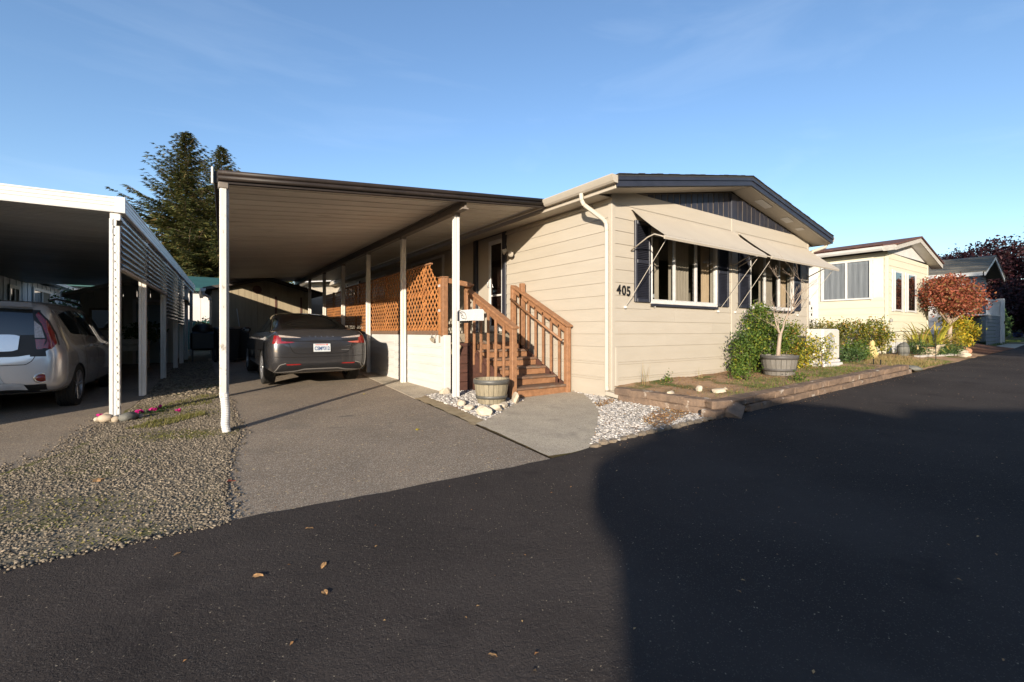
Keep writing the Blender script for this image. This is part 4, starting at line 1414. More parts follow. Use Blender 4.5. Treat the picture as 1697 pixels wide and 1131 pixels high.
# steps
YS = [0.90, 1.18, 1.46, 1.74, 2.02, 2.30]
rise = 0.142
for k, ys_ in enumerate(YS):
    zt = 0.052 + rise * k
    pb('tread', MB().box(-1.235, -0.155, ys_ - .03, ys_ + .275, zt - .04, zt, .007), 'tread')
    zb = zt - rise if k else gz(-.7, .9) + .012
    pb('riser', MB().box(-1.23, -0.16, ys_ + .0, ys_ + .024, zb + .002, zt - .042, .003), 'wood')
for x in (-1.275, -0.15):
    pb('stringer', MB().prism([(0.93, gz(x, .9) + .02), (1.25, gz(x, .9) + .02), (2.42, .56), (2.42, .80), (0.93, .04)], 'x', x, x + .038), 'dark_wood')
pb('stair_side_panel', MB().prism([(1.7, gz(-1.3, 1.7)), (2.22, gz(-1.3, 2.0)), (2.22, .70), (1.7, .36)], 'x', -1.315, -1.28), 'dark_wood')


# stair rails
def stair_rail(x, ya, za, yb, zb, xin, newel_bot, wide=.042):
    """newel at ya (bottom), sloping cap and under-rail, balusters fixed to the outside of the stringer"""
    pb('newel_post', MB().box(x - .045, x + .045, ya - .045, ya + .045, newel_bot, za - .005, .006), 'wood')
    pb('rail_cap', MB().beam((x, ya - .07, za + .012), (x, yb, zb + .012), .135, .038, .006), 'wood')
    d_ = Vector((0, yb - ya, zb - za)).normalized()
    pb('top_rail', MB().beam((x, ya + .046, za - .06 + .02), (x, yb, zb - .06), .04, .09, .005), 'wood')
    return d_


stair_rail(-1.27, .90, .995, 2.36, 1.72, 1, gz(-1.27, .9) - .02)
for k in range(6):
    y = 1.10 + k * .235
    zt = .995 + (y - .90) / 1.46 * .725 - .055
    zb = max(gz(-1.3, y) + .13, (.052 + rise * (y - .9) / .28) - .27)
    pb('baluster', MB().box(-1.335, -1.297, y - .019, y + .019, zb, zt, .004), 'wood')
stair_rail(-0.13, .90, 1.03, 2.52, 1.86, -1, gz(-.13, .9) + .0)
for k in range(6):
    y = 1.11 + k * .225
    zt = 1.03 + (y - .90) / 1.62 * .83 - .055
    zb = .052 + rise * int((y - .87) / .28)
    pb('baluster', MB().box(-.15, -.112, y - .019, y + .019, zb, zt, .004), 'wood')
pb('newel_post', MB().box(-.175, -.085, 2.47, 2.56, DZ - .1, 1.86, .006), 'wood')
pb('newel_post', MB().box(-.15, -.06, 2.20, 2.29, DZ - .35, 1.90, .006), 'wood')
pb('hand_rail', MB().tube([(-.235, .92, .80), (-.235, 2.46, 1.60)], .021, 10), 'wood', smooth=True)
for y, z in ((.96, .82), (1.7, 1.205), (2.4, 1.57)):
    pb('rail_bracket', MB().beam((-.235, y, z - .01), (-.15, y, z - .01), .02, .02), 'iron')
# deck-level rail from lattice post to the stair
pb('newel_post', MB().box(DX - .05, DX + .05, 2.20, 2.30, DZ - .05, 1.90, .006), 'wood')
pb('rail_post', MB().box(DX - .045, DX + .045, 2.302, 2.40, DZ - .02, 1.895, .005), 'lattice')
pb('post_cap', MB().box(DX - .06, DX + .06, 2.19, 2.41, 1.90, 1.918, .004), 'wood')
pb('deck_rail', MB().beam((DX + .05, 2.25, 1.855), (-1.27, 2.25, 1.80), .05, .09, .006), 'wood')
pb('deck_rail', MB().beam((-1.27, 2.22, 1.81), (-1.27, 2.40, 1.745), .12, .04, .006), 'wood')
pb('newel_post', MB().box(-1.315, -1.225, 2.33, 2.42, DZ - .4, 1.75, .006), 'wood')
for z in (1.74, 1.30):
    pb('metal_tie', MB().box(DX - .053, DX - .046, 2.315, 2.39, z, z + .045, .002), 'alu')


# lattice: crossing slats, clipped to each panel; the end panel has a curved upper corner
def lattice_panel(y0, y1, z0, z1, xx, corner=0.0, frame=True):
    m_ = MB()
    sp, w_, th = .148, .031, .006
    H_, W_ = z1 - z0, y1 - y0
    k_ = 1.08
    for sgn, xo in ((1, 0.0), (-1, -.0075)):
        c0 = -H_ / k_ if sgn > 0 else 0.0
        c = c0
        while c < (W_ if sgn > 0 else W_ + H_ / k_):
            # line: y = c + sgn*z/k
            lo, hi = 0.0, H_
            if sgn > 0:
                lo, hi = max(lo, -c * k_), min(hi, (W_ - c) * k_)
            else:
                lo, hi = max(lo, (c - W_) * k_), min(hi, c * k_)
            if corner and hi > lo:
                zs_ = np.linspace(lo, hi, 40)
                ysl = c + sgn * zs_ / k_
                # remove the part outside the curved corner (front edge, y small)
                lim = corner_curve(zs_ / H_) * corner
                ok = ysl >= lim
                if not ok.any():
                    c += sp
                    continue
                lo, hi = float(zs_[ok].min()), float(zs_[ok].max())
            if hi - lo > .04:
                a_ = Vector((xx + xo, y0 + c + sgn * lo / k_, z0 + lo))
                b2 = Vector((xx + xo, y0 + c + sgn * hi / k_, z0 + hi))
                m_.beam(a_, b2, w_, th, up=(1, 0, 0))
            c += sp
    o_ = pb('lattice_panel', m_, 'lattice')
    o_['kind'] = 'stuff'
    return o_


def corner_curve(u):
    """0 at the bottom, grows to 1 towards the top"""
    return np.where(u < .62, 0.04 * np.abs(np.sin(u * 14)), np.clip((u - .62) / .38, 0, 1) ** 1.3)


LX = DX - .015
ZT = 2.19
lattice_panel(2.42, 4.0, DZ + .05, ZT, LX, corner=.34)
lattice_panel(4.05, 6.4, DZ + .05, ZT, LX)
lattice_panel(6.45, 8.8, DZ + .05, ZT, LX)
lattice_panel(8.85, 11.2, DZ + .05, ZT - .06, LX)
pb('lattice_cap', MB().box(LX - .03, LX + .03, 2.74, 4.02, ZT, ZT + .03, .004), 'wood')
pb('lattice_cap', MB().box(LX - .03, LX + .03, 4.03, 6.42, ZT - .005, ZT + .022, .004), 'wood')
pb('lattice_cap', MB().box(LX - .03, LX + .03, 6.43, 8.82, ZT - .005, ZT + .022, .004), 'wood')
pb('lattice_cap', MB().box(LX - .03, LX + .03, 8.83, 11.2, ZT - .065, ZT - .04, .004), 'wood')
for y in (3.12, 4.03, 5.2, 6.42, 7.6, 8.82, 10.0):
    pb('lattice_stud', MB().box(LX + .012, LX + .05, y - .04, y + .04, DZ, ZT - .002, .004), 'lattice')
pb('lattice_rail', MB().box(LX + .012, LX + .045, 2.45, 11.2, DZ + .055, DZ + .12, .004), 'lattice')
pb('lattice_rail', MB().box(LX + .012, LX + .045, 2.75, 11.2, DZ + .70, DZ + .78, .004), 'lattice')

# pebble-filled driftwood ornament and cream pot hung on the skirting
orn = thing('hanging_ornament', 'grey driftwood ornament hung on the white skirting by a cord', 'ornament', (DX - .05, 2.62, .80))
m = stone_mesh(77, (.022, .12, .05), 2, mat='ornament')
obj('driftwood', m, orn, (0, 0, 0), (.22, 0, 0))
obj('shell', stone_mesh(78, (.02, .04, .03), 1, mat='dark_stone'), orn, (-.008, .02, .05))
MB().tube([(.02, -.10, .12), (0, -.09, .03), (0, .02, .0), (.02, .09, .12)], .006, 5).build('cord', 'ornament', orn)
pot = thing('hanging_pot', 'cream planter pot hung tilted beside the white corner post', 'pot', (-1.62, 2.18, .62))
o = MB().lathe([(0.0, -.09), (.05, -.09), (.085, .08), (.092, .085), (.088, .095), (.078, .09), (.045, -.07), (0, -.07)], 18).build('pot', 'cream_pot', pot, smooth=True)
o.rotation_euler = (R(-20), R(28), 0)
MB().tube([(.02, -.02, .10), (.03, .0, .22), (.0, .02, .30)], .006, 5).build('hanger', 'iron', pot)
obj('dried_flower_head', stone_mesh(79, (.035, .035, .03), 1, mat='ornament'), pot, (-.06, -.02, .13))

# mailbox fixed to the first post, with the outlined bird's-head emblem
mb_ = thing('mailbox', 'white mailbox with a black bird head emblem on the carport post', 'mailbox', (-1.86, 1.52, 1.12))
# box runs towards the steps, long axis along -y
prof = [(-.085, 0), (.085, 0), (.085, .12)] + [(.085 * math.cos(t_), .12 + .06 * math.sin(t_)) for t_ in np.linspace(.25, math.pi - .25, 9)] + [(-.085, .12)]
prof = [(-.08, 0), (.08, 0), (.08, .15), (.06, .172), (-.06, .172), (-.08, .15)]
MB().prism(prof, 'y', -.55, -.09).build('box', 'white', mb_)
MB().prism([(u * 1.03, v * 1.02 - .002) for u, v in prof], 'y', -.088, -.02).build('box_end', 'navy', mb_)
MB().prism([(u * 1.02, v * 1.015 - .001) for u, v in prof], 'y', -.565, -.551).build('lid', 'white', mb_)
MB().box(-.03, .03, -.30, .0, -.03, -.001).build('bracket', 'iron', mb_)


def stroke(pts, w, x, name, parent):
    """ribbon lettering on the -x side of the box: pts are (y, z)"""
    n_ = len(pts)
    L_, R_ = [], []
    for i in range(n_):
        a_, b2 = Vector(pts[max(i - 1, 0)]), Vector(pts[min(i + 1, n_ - 1)])
        d_ = (b2 - a_).normalized()
        nn = Vector((-d_.y, d_.x)) * w / 2
        p_ = Vector(pts[i])
        L_.append((x, p_.x + nn.x, p_.y + nn.y))
        R_.append((x, p_.x - nn.x, p_.y - nn.y))
    m_ = MB().sheet([L_, R_])
    return m_.build(name, 'black', parent)


def arc(c, r_, a0, a1, n_=14, sy=1.0):
    return [(c[0] - r_ * math.cos(R(a0 + (a1 - a0) * i / n_)), c[1] + r_ * sy * math.sin(R(a0 + (a1 - a0) * i / n_))) for i in range(n_ + 1)]


ex = -.0825
stroke([(-.11, .135), (-.16, .142), (-.22, .138), (-.27, .118), (-.30, .085), (-.312, .05), (-.305, .028), (-.29, .024)], .011, ex, 'emblem_outline', mb_)
stroke([(-.11, .135), (-.135, .115), (-.15, .085), (-.16, .055), (-.19, .04), (-.24, .034), (-.30, .026)], .009, ex - .0008, 'emblem_outline', mb_)
stroke([(-.15, .118), (-.18, .112), (-.20, .095), (-.185, .082), (-.165, .088)], .011, ex - .0012, 'emblem_eye', mb_)
stroke([(-.20, .085), (-.235, .07), (-.245, .05)], .006, ex - .0016, 'emblem_line', mb_)

# ------------------------------------------------------------------ neighbour's carport on the left
NA = R(-3.4)
nc = thing('neighbour_carport', 'white-edged carport with corrugated side screens on the left', 'carport', (-6.23, 2.96, gz(-6.23, 2.96)), NA)
# local frame: x to the right, y back, z above the ground at the front post
NB_, NE, ND = 2.74, 2.93, 13.6        # roof underside, fascia top, depth
NW = -6.2                              # left end
prof2 = [(0, 0), (.02, 0), (.03, .018), (.06, .018), (.07, 0), (.125, 0), (.135, .018), (.165, .018), (.175, 0), (.235, 0), (.245, .03), (.275, .03), (.285, 0), (.305, 0)]
pv = MB()
pv.sheet([[(x, y, z) for y, z in prof2] for x in (NW, -.03)])
pv.sheet([[(x, y, z + .004) for y, z in prof2] for x in (NW, -.03)])
pme = pv.mesh('roof_panel', 'pan2', fix=False)
for k in range(int(ND / .305)):
    obj('roof_panel', pme, nc, (0, .03 + k * .305, NB_ + .03))
# front fascia with three flutes and the side fascia
prof = [(0.02, 0), (-.02, 0), (-.025, .02), (-.02, .035), (-.02, .075), (-.012, .08), (-.02, .085), (-.02, .12), (-.012, .125), (-.02, .13), (-.02, .175), (-.028, .18), (-.028, .20), (.02, .20)]
MB().prism([(y - .02, z + NE - .205) for y, z in prof], 'x', NW, .045).build('front_fascia', 'white_metal', nc)
prof3 = [(.02 - y - .02, z + NE - .205) for y, z in prof]
MB().prism([(.045 + .028 - (y + .02) + .0, z + NE - .205) for y, z in [(0.02, 0), (-.02, 0), (-.025, .02), (-.02, .035), (-.02, .075), (-.012, .08), (-.02, .085), (-.02, .12), (-.012, .125), (-.02, .13), (-.02, .175), (-.028, .18), (-.028, .20), (.02, .20)]], 'y', -.02, ND).build('side_fascia', 'white_metal', nc)
MB().box(-.02, .085, -.055, -.02 - .002, NE - .21, NE + .0, .004).build('corner_cap', 'white_metal', nc)
MB().box(-.08, .03, -.01, ND, NB_ - .10, NB_ + .02, .004).build('side_beam', 'white_metal', nc)
for k, yy in enumerate((0.02, 2.22, 5.0, 7.6, 9.3, 11.0, 13.2)):
    g_ = gz(-6.23 + .06 * yy, 2.96 + yy) - gz(-6.23, 2.96)
    o = fluted_post(.105 if k == 0 else .10, NB_ - .1 - g_).build('post', 'white' if k == 0 else 'post', nc)
    o.location = (-.03, yy, g_)
    if k == 0:
        MB().box(-.01, .04, -.04, -.033, NB_ - .19, NB_ - .12).build('outlet_mouth', 'dark', nc)
for k, yy in enumerate((3.0, 8.0)):
    o = fluted_post(.10, NB_).build('post', 'post', nc)
    o.location = (NW + .1, yy, 0)


# corrugated screens hung between the posts: wave runs vertically, sheets along y
def screen(y0, y1, z0, z1, seed):
    n_ = int((z1 - z0) / .0165)
    rg_ = random.Random(seed)
    rows__ = []
    for j in range(9):
        y_ = y0 + (y1 - y0) * j / 8
        bow = .02 * math.sin(j / 8 * math.pi) + rg_.uniform(-.004, .004)
        rows__.append([(.03 + bow + .016 * math.sin(i * math.pi / 2.5) , y_, z0 + (z1 - z0) * i / n_ - .012 * math.sin(j / 8 * math.pi)) for i in range(n_ + 1)])
    return MB().sheet(rows__).build('corrugated_screen', 'corrugated', nc, smooth=True)


screen(.06, 2.2, 2.02, 2.70, 1)
screen(2.24, 4.97, 2.02, 2.70, 2)
screen(5.03, 7.6, 1.45, 2.70, 3)
screen(7.62, 9.3, 1.35, 2.70, 4)
for y0, y1, z in ((.06, 2.2, 2.0), (2.24, 4.97, 2.0)):
    MB().box(-.02, .05, y0, y1, z - .025, z + .005, .003).build('screen_rail', 'post', nc)
# rain chain in front of the first post
ch = thing('rain_chain', 'rain chain of small metal rings hanging down the front white post', 'rain chain', (-6.205, 2.86, gz(-6.2, 2.86)))
zt = 2.62
k = 0
ring = MB()
tor = [(math.cos(t_), math.sin(t_)) for t_ in np.linspace(0, 2 * math.pi, 13)]
ring.tube([(.024 * a_, 0, .048 * b2) for a_, b2 in tor], .0022, 5, cap=False)
rme = ring.mesh('ring', 'chain', smooth=True)
coup = MB().box(-.006, .006, -.006, .006, -.008, .008, .002).mesh('coupling', 'iron')
while zt - k * .112 > .12:
    z = zt - k * .112
    t_ = k / 23
    xo, yo = -.045 + .045 * t_, -.035 - .02 * t_
    o = obj('ring', rme, ch, (xo, yo, z - .05), (0, 0, .2 if k % 2 else -.2))
    obj('coupling', coup, ch, (xo, yo, z - .106))
    k += 1
# stones round the foot of that post
for i, (x, y, r_, m_) in enumerate(((-6.33, 2.80, (.085, .07, .06), 'river_stone'), (-6.10, 2.72, (.12, .08, .065), 'dark_stone'), (-6.22, 2.70, (.06, .05, .045), 'river_stone'), (-5.98, 2.80, (.055, .045, .035), 'river_stone'), (-6.34, 2.98, (.05, .05, .055), 'river_stone'), (-6.42, 2.90, (.05, .04, .035), 'stone'))):
    o = obj('stone', stone_mesh(40 + i, r_, 3, 0.03, m_, smooth=True, power=.85), None, (x, y, gz(x, y) + r_[2] * .7), (0, 0, i * .8))
    tag(o, ['rounded tan stone left of the rain chain post', 'large dark grey stone at the foot of the rain chain post', 'small pale stone in front of the rain chain post', 'small flat stone right of the rain chain post', 'upright pinkish stone behind the rain chain post', 'pale pebble furthest left of the rain chain post'][i], 'stone', 'stones at the rain chain post')
# magenta petunias: low leaves and a few blossoms
for i, (x, y) in enumerate(((-6.03, 3.05), (-5.85, 3.10), (-5.80, 3.34), (-5.58, 2.82), (-6.42, 3.02))):
    pt = thing('petunia', ['magenta petunia nearest the rain chain post', 'magenta petunia in the middle of the gravel strip', 'magenta petunia furthest back in the gravel', 'lone magenta petunia nearest the ribbed drain hose', 'magenta petunia behind the stones left of the post'][i], 'flower', (x, y, gz(x, y)), group='petunias in the gravel')
    if i in (0, 1, 2):
        leaves('foliage', blob_points(90, (0, 0, .025), (.13, .09, .035), .2), .03, 'leaf_dark', pt, up=np.array([0, 0, 1.]), tilt=.6)
    rg_ = random.Random(i)
    for q in range((3, 2, 1, 1, 1)[i]):
        pts_ = blob_points(16, (rg_.uniform(-.05, .05) if q else 0, rg_.uniform(-.05, .05) if q else 0, .055), (.022, .022, .014), .3)
        leaves('blossom', pts_, .034, 'magenta', pt, up=np.array([0, -.6, .6]), tilt=.5, aspect=.95)

# parked: grey sheds, bins and buildings behind the carports
sh = thing('tan_shed', 'dark tan gable shed with vertical siding behind the parked grey sedan', 'shed', (-3.2, 14.0, gz(-3.2, 14)))
X0, X1 = -1.68, 1.50
for k in range(16):
    xa = X0 + (X1 - X0) * k / 16
    xb = X0 + (X1 - X0) * (k + .96) / 16
    ph = lambda x: 2.34 + (.44 * (1 - abs(x) / 1.7))
    if not (.34 < (xa + xb) / 2 < 1.15):
        MB().prism([(xa, 0), (xb, 0), (xb, ph(xb)), (xa, ph(xa))], 'y', -.02, 0).build('siding_board', 'shed_tan', sh)
    else:
        MB().prism([(xa, 2.16), (xb, 2.16), (xb, ph(xb)), (xa, ph(xa))], 'y', -.02, 0).build('siding_board', 'shed_tan', sh)
MB().box(X0 + .01, X1 - .01, .004, 3.5, 0, 2.35).build('wall', 'shed_tan', sh)
MB().prism([(X0, 2.34), (X1, 2.34), (0, 2.78)], 'y', .003, 3.5).build('gable', 'shed_tan', sh)
MB().box(.34, 1.15, -.012, .003, 0.02, 2.14, .004).build('door', 'shed_tan', sh)
MB().box(.28, .34, -.04, 0, 0, 2.2).build('door_jamb', 'dark_wood', sh)
MB().box(1.15, 1.21, -.04, 0, 0, 2.2).build('door_jamb', 'dark_wood', sh)
for s_ in (-1, 1):
    MB().prism([(0, 2.80), (s_ * 1.95, 2.30), (s_ * 1.95, 2.40), (0, 2.90)], 'y', -.3, 3.7).build('roof', 'shed_roof', sh)
MB().lathe([(0, -.05), (.12, -.05), (.15, -.03), (.15, 0)], 14, (-.3, -.02, 2.42), axis='y').build('vent', 'dark_wood', sh)
MB().prism([(-2.0, 2.26), (-1.88, 2.26), (-1.86, 2.36), (-2.03, 2.36)], 'y', -.35, 3.6).build('gutter', 'white_metal', sh)
MB().tube([(-1.94, -.3, 2.26), (-1.92, -.25, 2.16), (-1.76, -.08, 2.08), (-1.74, -.06, 1.98)], .045, 8).build('gutter_elbow', 'white_metal', sh)
o = MB().tube([(-5.2 + 5.2, 0, 0), (.06, .0, 1.75)], .014, 6).build('pole', 'alu')
o.location = (-3.93, 13.75, gz(-3.9, 13.7))
o.rotation_euler = (R(-6), R(-9), 0)
tag(o, 'thin pale pole leaning against the tan shed', 'pole')

s2 = thing('green_grey_shed', 'grey green gable shed with a framed door and window behind the silver car', 'shed', (-7.0, 13.0, gz(-7, 13)))
for k in range(7):
    xa, xb = -1.1 + 2.25 * k / 7, -1.1 + 2.25 * (k + .97) / 7
    ph = lambda x: 2.02 + .42 * (1 - abs(x) / 1.2)
    MB().prism([(xa, 0), (xb, 0), (xb, ph(xb)), (xa, ph(xa))], 'y', -.02, 0).build('siding_board', 'shed_green', s2)
MB().box(-1.1, 1.15, .002, 3.0, 0, 2.05).build('wall', 'shed_green', s2)
dd = MB().box(.16, .86, -.04, -.022, .02, 1.82, .004).build('door', 'shed_door', s2)
for xa in (.24, .54):
    for z0, z1 in ((.15, .85), (.95, 1.30), (1.38, 1.72)):
        MB().box(xa, xa + .24, -.048, -.041, z0, z1, .004).build('panel', 'shed_door', dd)
for a_, b2, c1, c2 in ((.08, .16, 0, 1.9), (.86, .94, 0, 1.9), (.08, .94, 1.9, 1.98)):
    MB().box(a_, b2, -.045, -.021, c1, c2, .003).build('door_trim', 'white', s2)
ww = MB()
for a_, b2, c1, c2 in ((-.90, -.84, 1.1, 1.62), (-.2, -.14, 1.1, 1.62), (-.9, -.14, 1.62, 1.68), (-.9, -.14, 1.04, 1.1), (-.40, -.35, 1.1, 1.62)):
    ww.box(a_, b2, -.05, -.021, c1, c2, .003)
w2 = ww.build('window', 'shed_tan', s2)
MB().box(-.84, -.2, -.03, -.0215, 1.1, 1.62).build('pane', 'car_glass', w2)
for s_ in (-1, 1):
    MB().prism([(0.02, 2.47), (s_ * 1.45 + .02, 1.97), (s_ * 1.45 + .02, 2.07), (.02, 2.57)], 'y', -.35, 3.2).build('roof', 'shed_green', s2)

lh = thing('blue_house', 'pale blue vertical-sided house beyond the silver car on the left', 'house', (-10.0, 1.0, gz(-10, 1)))
LZ = 3.0
k = 0
y = 0.0
while y < 20.4:
    MB().box(-.001, .02 + .012 * (k % 2), y, y + .285, 0, LZ).build('siding_board', 'blue_siding', lh)
    y += .30
    k += 1
MB().box(-6.8, -.002, 0, 20.4, 0, LZ).build('wall', 'blue_siding', lh)
for s_ in (-1, 1):
    MB().prism([(-3.4, LZ + .72), (-3.4 + s_ * 3.85, LZ + .0), (-3.4 + s_ * 3.85, LZ + .1), (-3.4, LZ + .84)], 'y', -.4, 20.9).build('roof', 'white', lh)
MB().prism([(-6.8, LZ), (0, LZ), (-3.4, LZ + .72)], 'y', 0.0, 20.4).build('gable', 'blue_siding', lh)
MB().box(.44, .56, -.4, 20.9, LZ - .03, LZ + .09).build('gutter', 'white_metal', lh)
MB().tube([(.50, 20.7, LZ - .03), (.47, 20.6, LZ - .14), (.1, 20.35, LZ - .34), (.07, 20.3, LZ - .45), (.07, 20.3, .1)], .05, 8).build('downspout', 'blue_siding', lh)
for ya, yb, za, zb in ((16.4, 18.75, 1.35, 2.72), (13.9, 14.9, 1.3, 2.6)):
    w3 = MB()
    for a_, b2, c1, c2 in ((ya, ya + .1, za, zb), (yb - .1, yb, za, zb), (ya, yb, zb, zb + .1), (ya, yb, za - .1, za), ((ya + yb) / 2 - .04, (ya + yb) / 2 + .04, za, zb)):
        w3.box(.033, .07, a_, b2, c1, c2, .004)
    w3 = w3.build('window', 'white', lh)
    MB().box(.0325, .04, ya + .1, (ya + yb) / 2, za, zb).build('pane', 'car_glass', w3)
    MB().box(.0325, .04, (ya + yb) / 2, yb - .1, za, zb).build('pane', 'room', w3)
MB().box(.033, .12, 15.2, 15.7, 1.0, 2.2, .01).build('meter_box', 'blue_siding', lh)

fw_ = thing('white_outbuilding', 'long white outbuilding with a green metal roof far behind the carports', 'building', (-7.5, 22.5, gz(-7.5, 20)))
for k in range(26):
    MB().box(-6 + k * .4, -6 + k * .4 + .385, -.02 - .01 * (k % 2), 0, 0, 2.9).build('siding_board', 'vinyl_white', fw_)
MB().box(-6, 4.4, .002, 5, 0, 2.9).build('wall', 'vinyl_white', fw_)
MB().prism([(-.35, 2.86), (2.5, 3.75), (2.5, 3.85), (-.35, 3.02)], 'x', -6.4, 4.8).build('roof', 'green_roof', fw_)
fe = thing('green_fence', 'dark green board fence below the white outbuilding', 'fence', (-5.5, 20.6, gz(-5.5, 20)))
for k in range(16):
    MB().box(-1.4 + k * .2, -1.4 + k * .2 + .19, -.012, .012, 0, 1.35 - .02 * (k % 3), .004).build('fence_board', 'green_roof', fe)
hd = thing('far_hedge', 'dark leafy shrub between the blue house and the grey green shed', 'shrub', (-8.9, 17.5, gz(-9, 17)))
leaves('foliage', blob_points(1500, (0, 0, 1.2), (.8, .6, 1.3), .4), .12, 'leaf_dark', hd)
sp_ = thing('pale_shrub', 'light green shrub in front of the green fence', 'shrub', (-5.05, 19.6, gz(-5, 19)))
leaves('foliage', blob_points(700, (0, 0, .7), (.5, .4, .8), .3), .1, 'leaf_olive', sp_)
MB().tube([(0, 0, 0), (0, .02, .7)], .03, 6).build('stem', 'bark_dark', sp_)


# wheelie bins and a covered grill in the dark behind the carports
def bin_(name, label, loc, rz, mat='black', h=1.0, group=None):
    t_ = thing(name, label, 'bin', loc, rz, group)
    m_ = MB()
    m_.add([(-.24, -.26, .06), (.24, -.26, .06), (.24, .26, .06), (-.24, .26, .06), (-.3, -.33, h), (.3, -.33, h), (.3, .33, h), (-.3, .33, h)],
           [(0, 1, 2, 3), (4, 5, 6, 7), (0, 1, 5, 4), (1, 2, 6, 5), (2, 3, 7, 6), (3, 0, 4, 7)])
    m_.build('bin_body', mat, t_)
    l_ = MB()
    l_.prism([(-.36, h + .002), (.36, h + .002), (.34, h + .05), (.1, h + .09), (-.1, h + .09), (-.34, h + .05)], 'x', -.33, .33)
    l_.build('lid', mat, t_)
    for s_ in (-1, 1):
        MB().lathe([(0, -.03), (.1, -.03), (.1, .03), (0, .03)], 14, (s_ * .27, .26, .1), axis='x').build('wheel', 'rubber', t_)
    MB().tube([(-.25, .36, h), (.25, .36, h)], .016, 6).build('handle', mat, t_)
    return t_


bin_('wheelie_bin', 'black wheelie bin left of the parked grey sedan', (-4.55, 11.8, gz(-4.5, 11.8)), .1)
bin_('wheelie_bin', 'second black wheelie bin closer to the tan shed', (-4.15, 12.7, gz(-4.1, 12.7)), -.1)
gr = thing('covered_grill', 'black covered grill standing beyond the corrugated screens', 'grill', (-5.15, 12.9, gz(-5.1, 12.9)))
MB().box(-.34, .34, -.3, .3, .35, .95, .06).build('cover', 'black', gr)
MB().lathe([(.30, 0), (.30, .1), (.22, .22), (.0, .27)], 18, (0, 0, .95)).build('lid', 'black', gr, smooth=True)
for sx in (-.28, .28):
    for sy in (-.24, .24):
        MB().box(sx - .025, sx + .025, sy - .025, sy + .025, 0, .36).build('leg', 'black', gr)
pbx = thing('planter_box', 'grey raised wooden planter box with trailing plants behind the silver car', 'planter', (-6.62, 11.2, gz(-6.6, 11.2)), NA)
for z in (.5, .66):
    MB().box(-.55, .2, -.25, .25, z, z + .15, .006).build('plank', 'grey_wood', pbx)
for sx in (-.5, .15):
    for sy in (-.2, .2):
        MB().box(sx - .04, sx + .04, sy - .04, sy + .04, 0, .5, .005).build('leg', 'grey_wood', pbx)
leaves('foliage', blob_points(900, (.1, 0, .98), (.5, .35, .3), .3), .08, 'leaf_dark', pbx)

# ------------------------------------------------------------------ cars
def loft_body(stations, axles, arch_r, half_w, paint, name, parent):
    m_ = MB()
    rings = []
    for (s_, w, zb, zsh, wb, zbe, wr, ze, zt) in stations:
        h = zsh - zb
        half = [(0, zb), (w * .55, zb), (w * .86, zb + .01), (w * .975, zb + .10 * h + .02), (w, zb + .36 * h), (w, zb + .66 * h), (w * .985, zb + .87 * h), (w * .945, zsh), (wb, zbe), (wb * .45 + wr * .55, zbe * .45 + ze * .55), (wr, ze), (wr * .82, ze + (zt - ze) * .55), (wr * .45, ze + (zt - ze) * .9), (0, zt)]
        ring = [(x, s_, z) for x, z in half] + [(-x, s_, z) for x, z in half[-2:0:-1]]
        rings.append(ring)
    n_ = len(rings[0])
    for r_ in rings:
        m_.v += r_
    for j in range(len(rings) - 1):
        for i in range(n_):
            m_.f.append((j * n_ + i, j * n_ + (i + 1) % n_, (j + 1) * n_ + (i + 1) % n_, (j + 1) * n_ + i))
    H = n_ // 2
    for base in (0, (len(rings) - 1) * n_):
        for i in range(H):
            a_, b2 = i, i + 1
            c1, c2 = (n_ - i) % n_, (n_ - i - 1) % n_
            q = []
            for v_ in (a_, b2, c2, c1):
                if base + v_ not in q:
                    q.append(base + v_)
            if len(q) > 2:
                m_.f.append(tuple(q))
    me = m_.mesh(name, paint, smooth=True)
    me.materials.append(M['black'])
    tmp = bpy.data.objects.new('tmp_body', me)
    C.objects.link(tmp)
    ss = tmp.modifiers.new('s', 'SUBSURF')
    ss.levels = ss.render_levels = 2
    cut = []
    for ay in axles:
        for sg in (-1, 1):
            c_ = MB().lathe([(0, -.14), (arch_r, -.14), (arch_r, .3), (0, .3)], 40, (0, 0, 0), axis='x').mesh('cutter', None)
            c_.materials.append(M['black'])
            c_.materials.append(M['black'])
            c_.polygons.foreach_set('material_index', [1] * len(c_.polygons))
            co = bpy.data.objects.new('cutter', c_)
            C.objects.link(co)
            co.location = (sg * (half_w - .08), ay, arch_r * .80)
            if sg < 0:
                co.rotation_euler = (0, 0, math.pi)
            cut.append(co)
            md = tmp.modifiers.new('b', 'BOOLEAN')
            md.operation = 'DIFFERENCE'
            md.solver = 'EXACT'
            md.object = co
    bpy.context.view_layer.update()
    dg = bpy.context.evaluated_depsgraph_get()
    out = bpy.data.meshes.new_from_object(tmp.evaluated_get(dg))
    for co in cut:
        bpy.data.objects.remove(co)
    bpy.data.objects.remove(tmp)
    out.name = name
    bm = bmesh.new()
    bm.from_mesh(out)
    bvh = BVHTree.FromBMesh(bm)
    for e_ in bm.edges:
        if len(e_.link_faces) == 2 and e_.calc_face_angle(0) > R(50):
            e_.smooth = False
    bm.to_mesh(out)
    bm.free()
    o_ = obj(name, out, parent)
    return o_, bvh


def resample(pts, n_):
    P = [Vector(p) for p in pts]
    L_ = [0]
    for a_, b2 in zip(P[:-1], P[1:]):
        L_.append(L_[-1] + (b2 - a_).length)
    out = []
    for k in range(n_ + 1):
        t_ = L_[-1] * k / n_
        for i in range(len(P) - 1):
            if t_ <= L_[i + 1] + 1e-9:
                u = (t_ - L_[i]) / max(L_[i + 1] - L_[i], 1e-9)
                out.append(P[i].lerp(P[i + 1], u))
                break
    return out


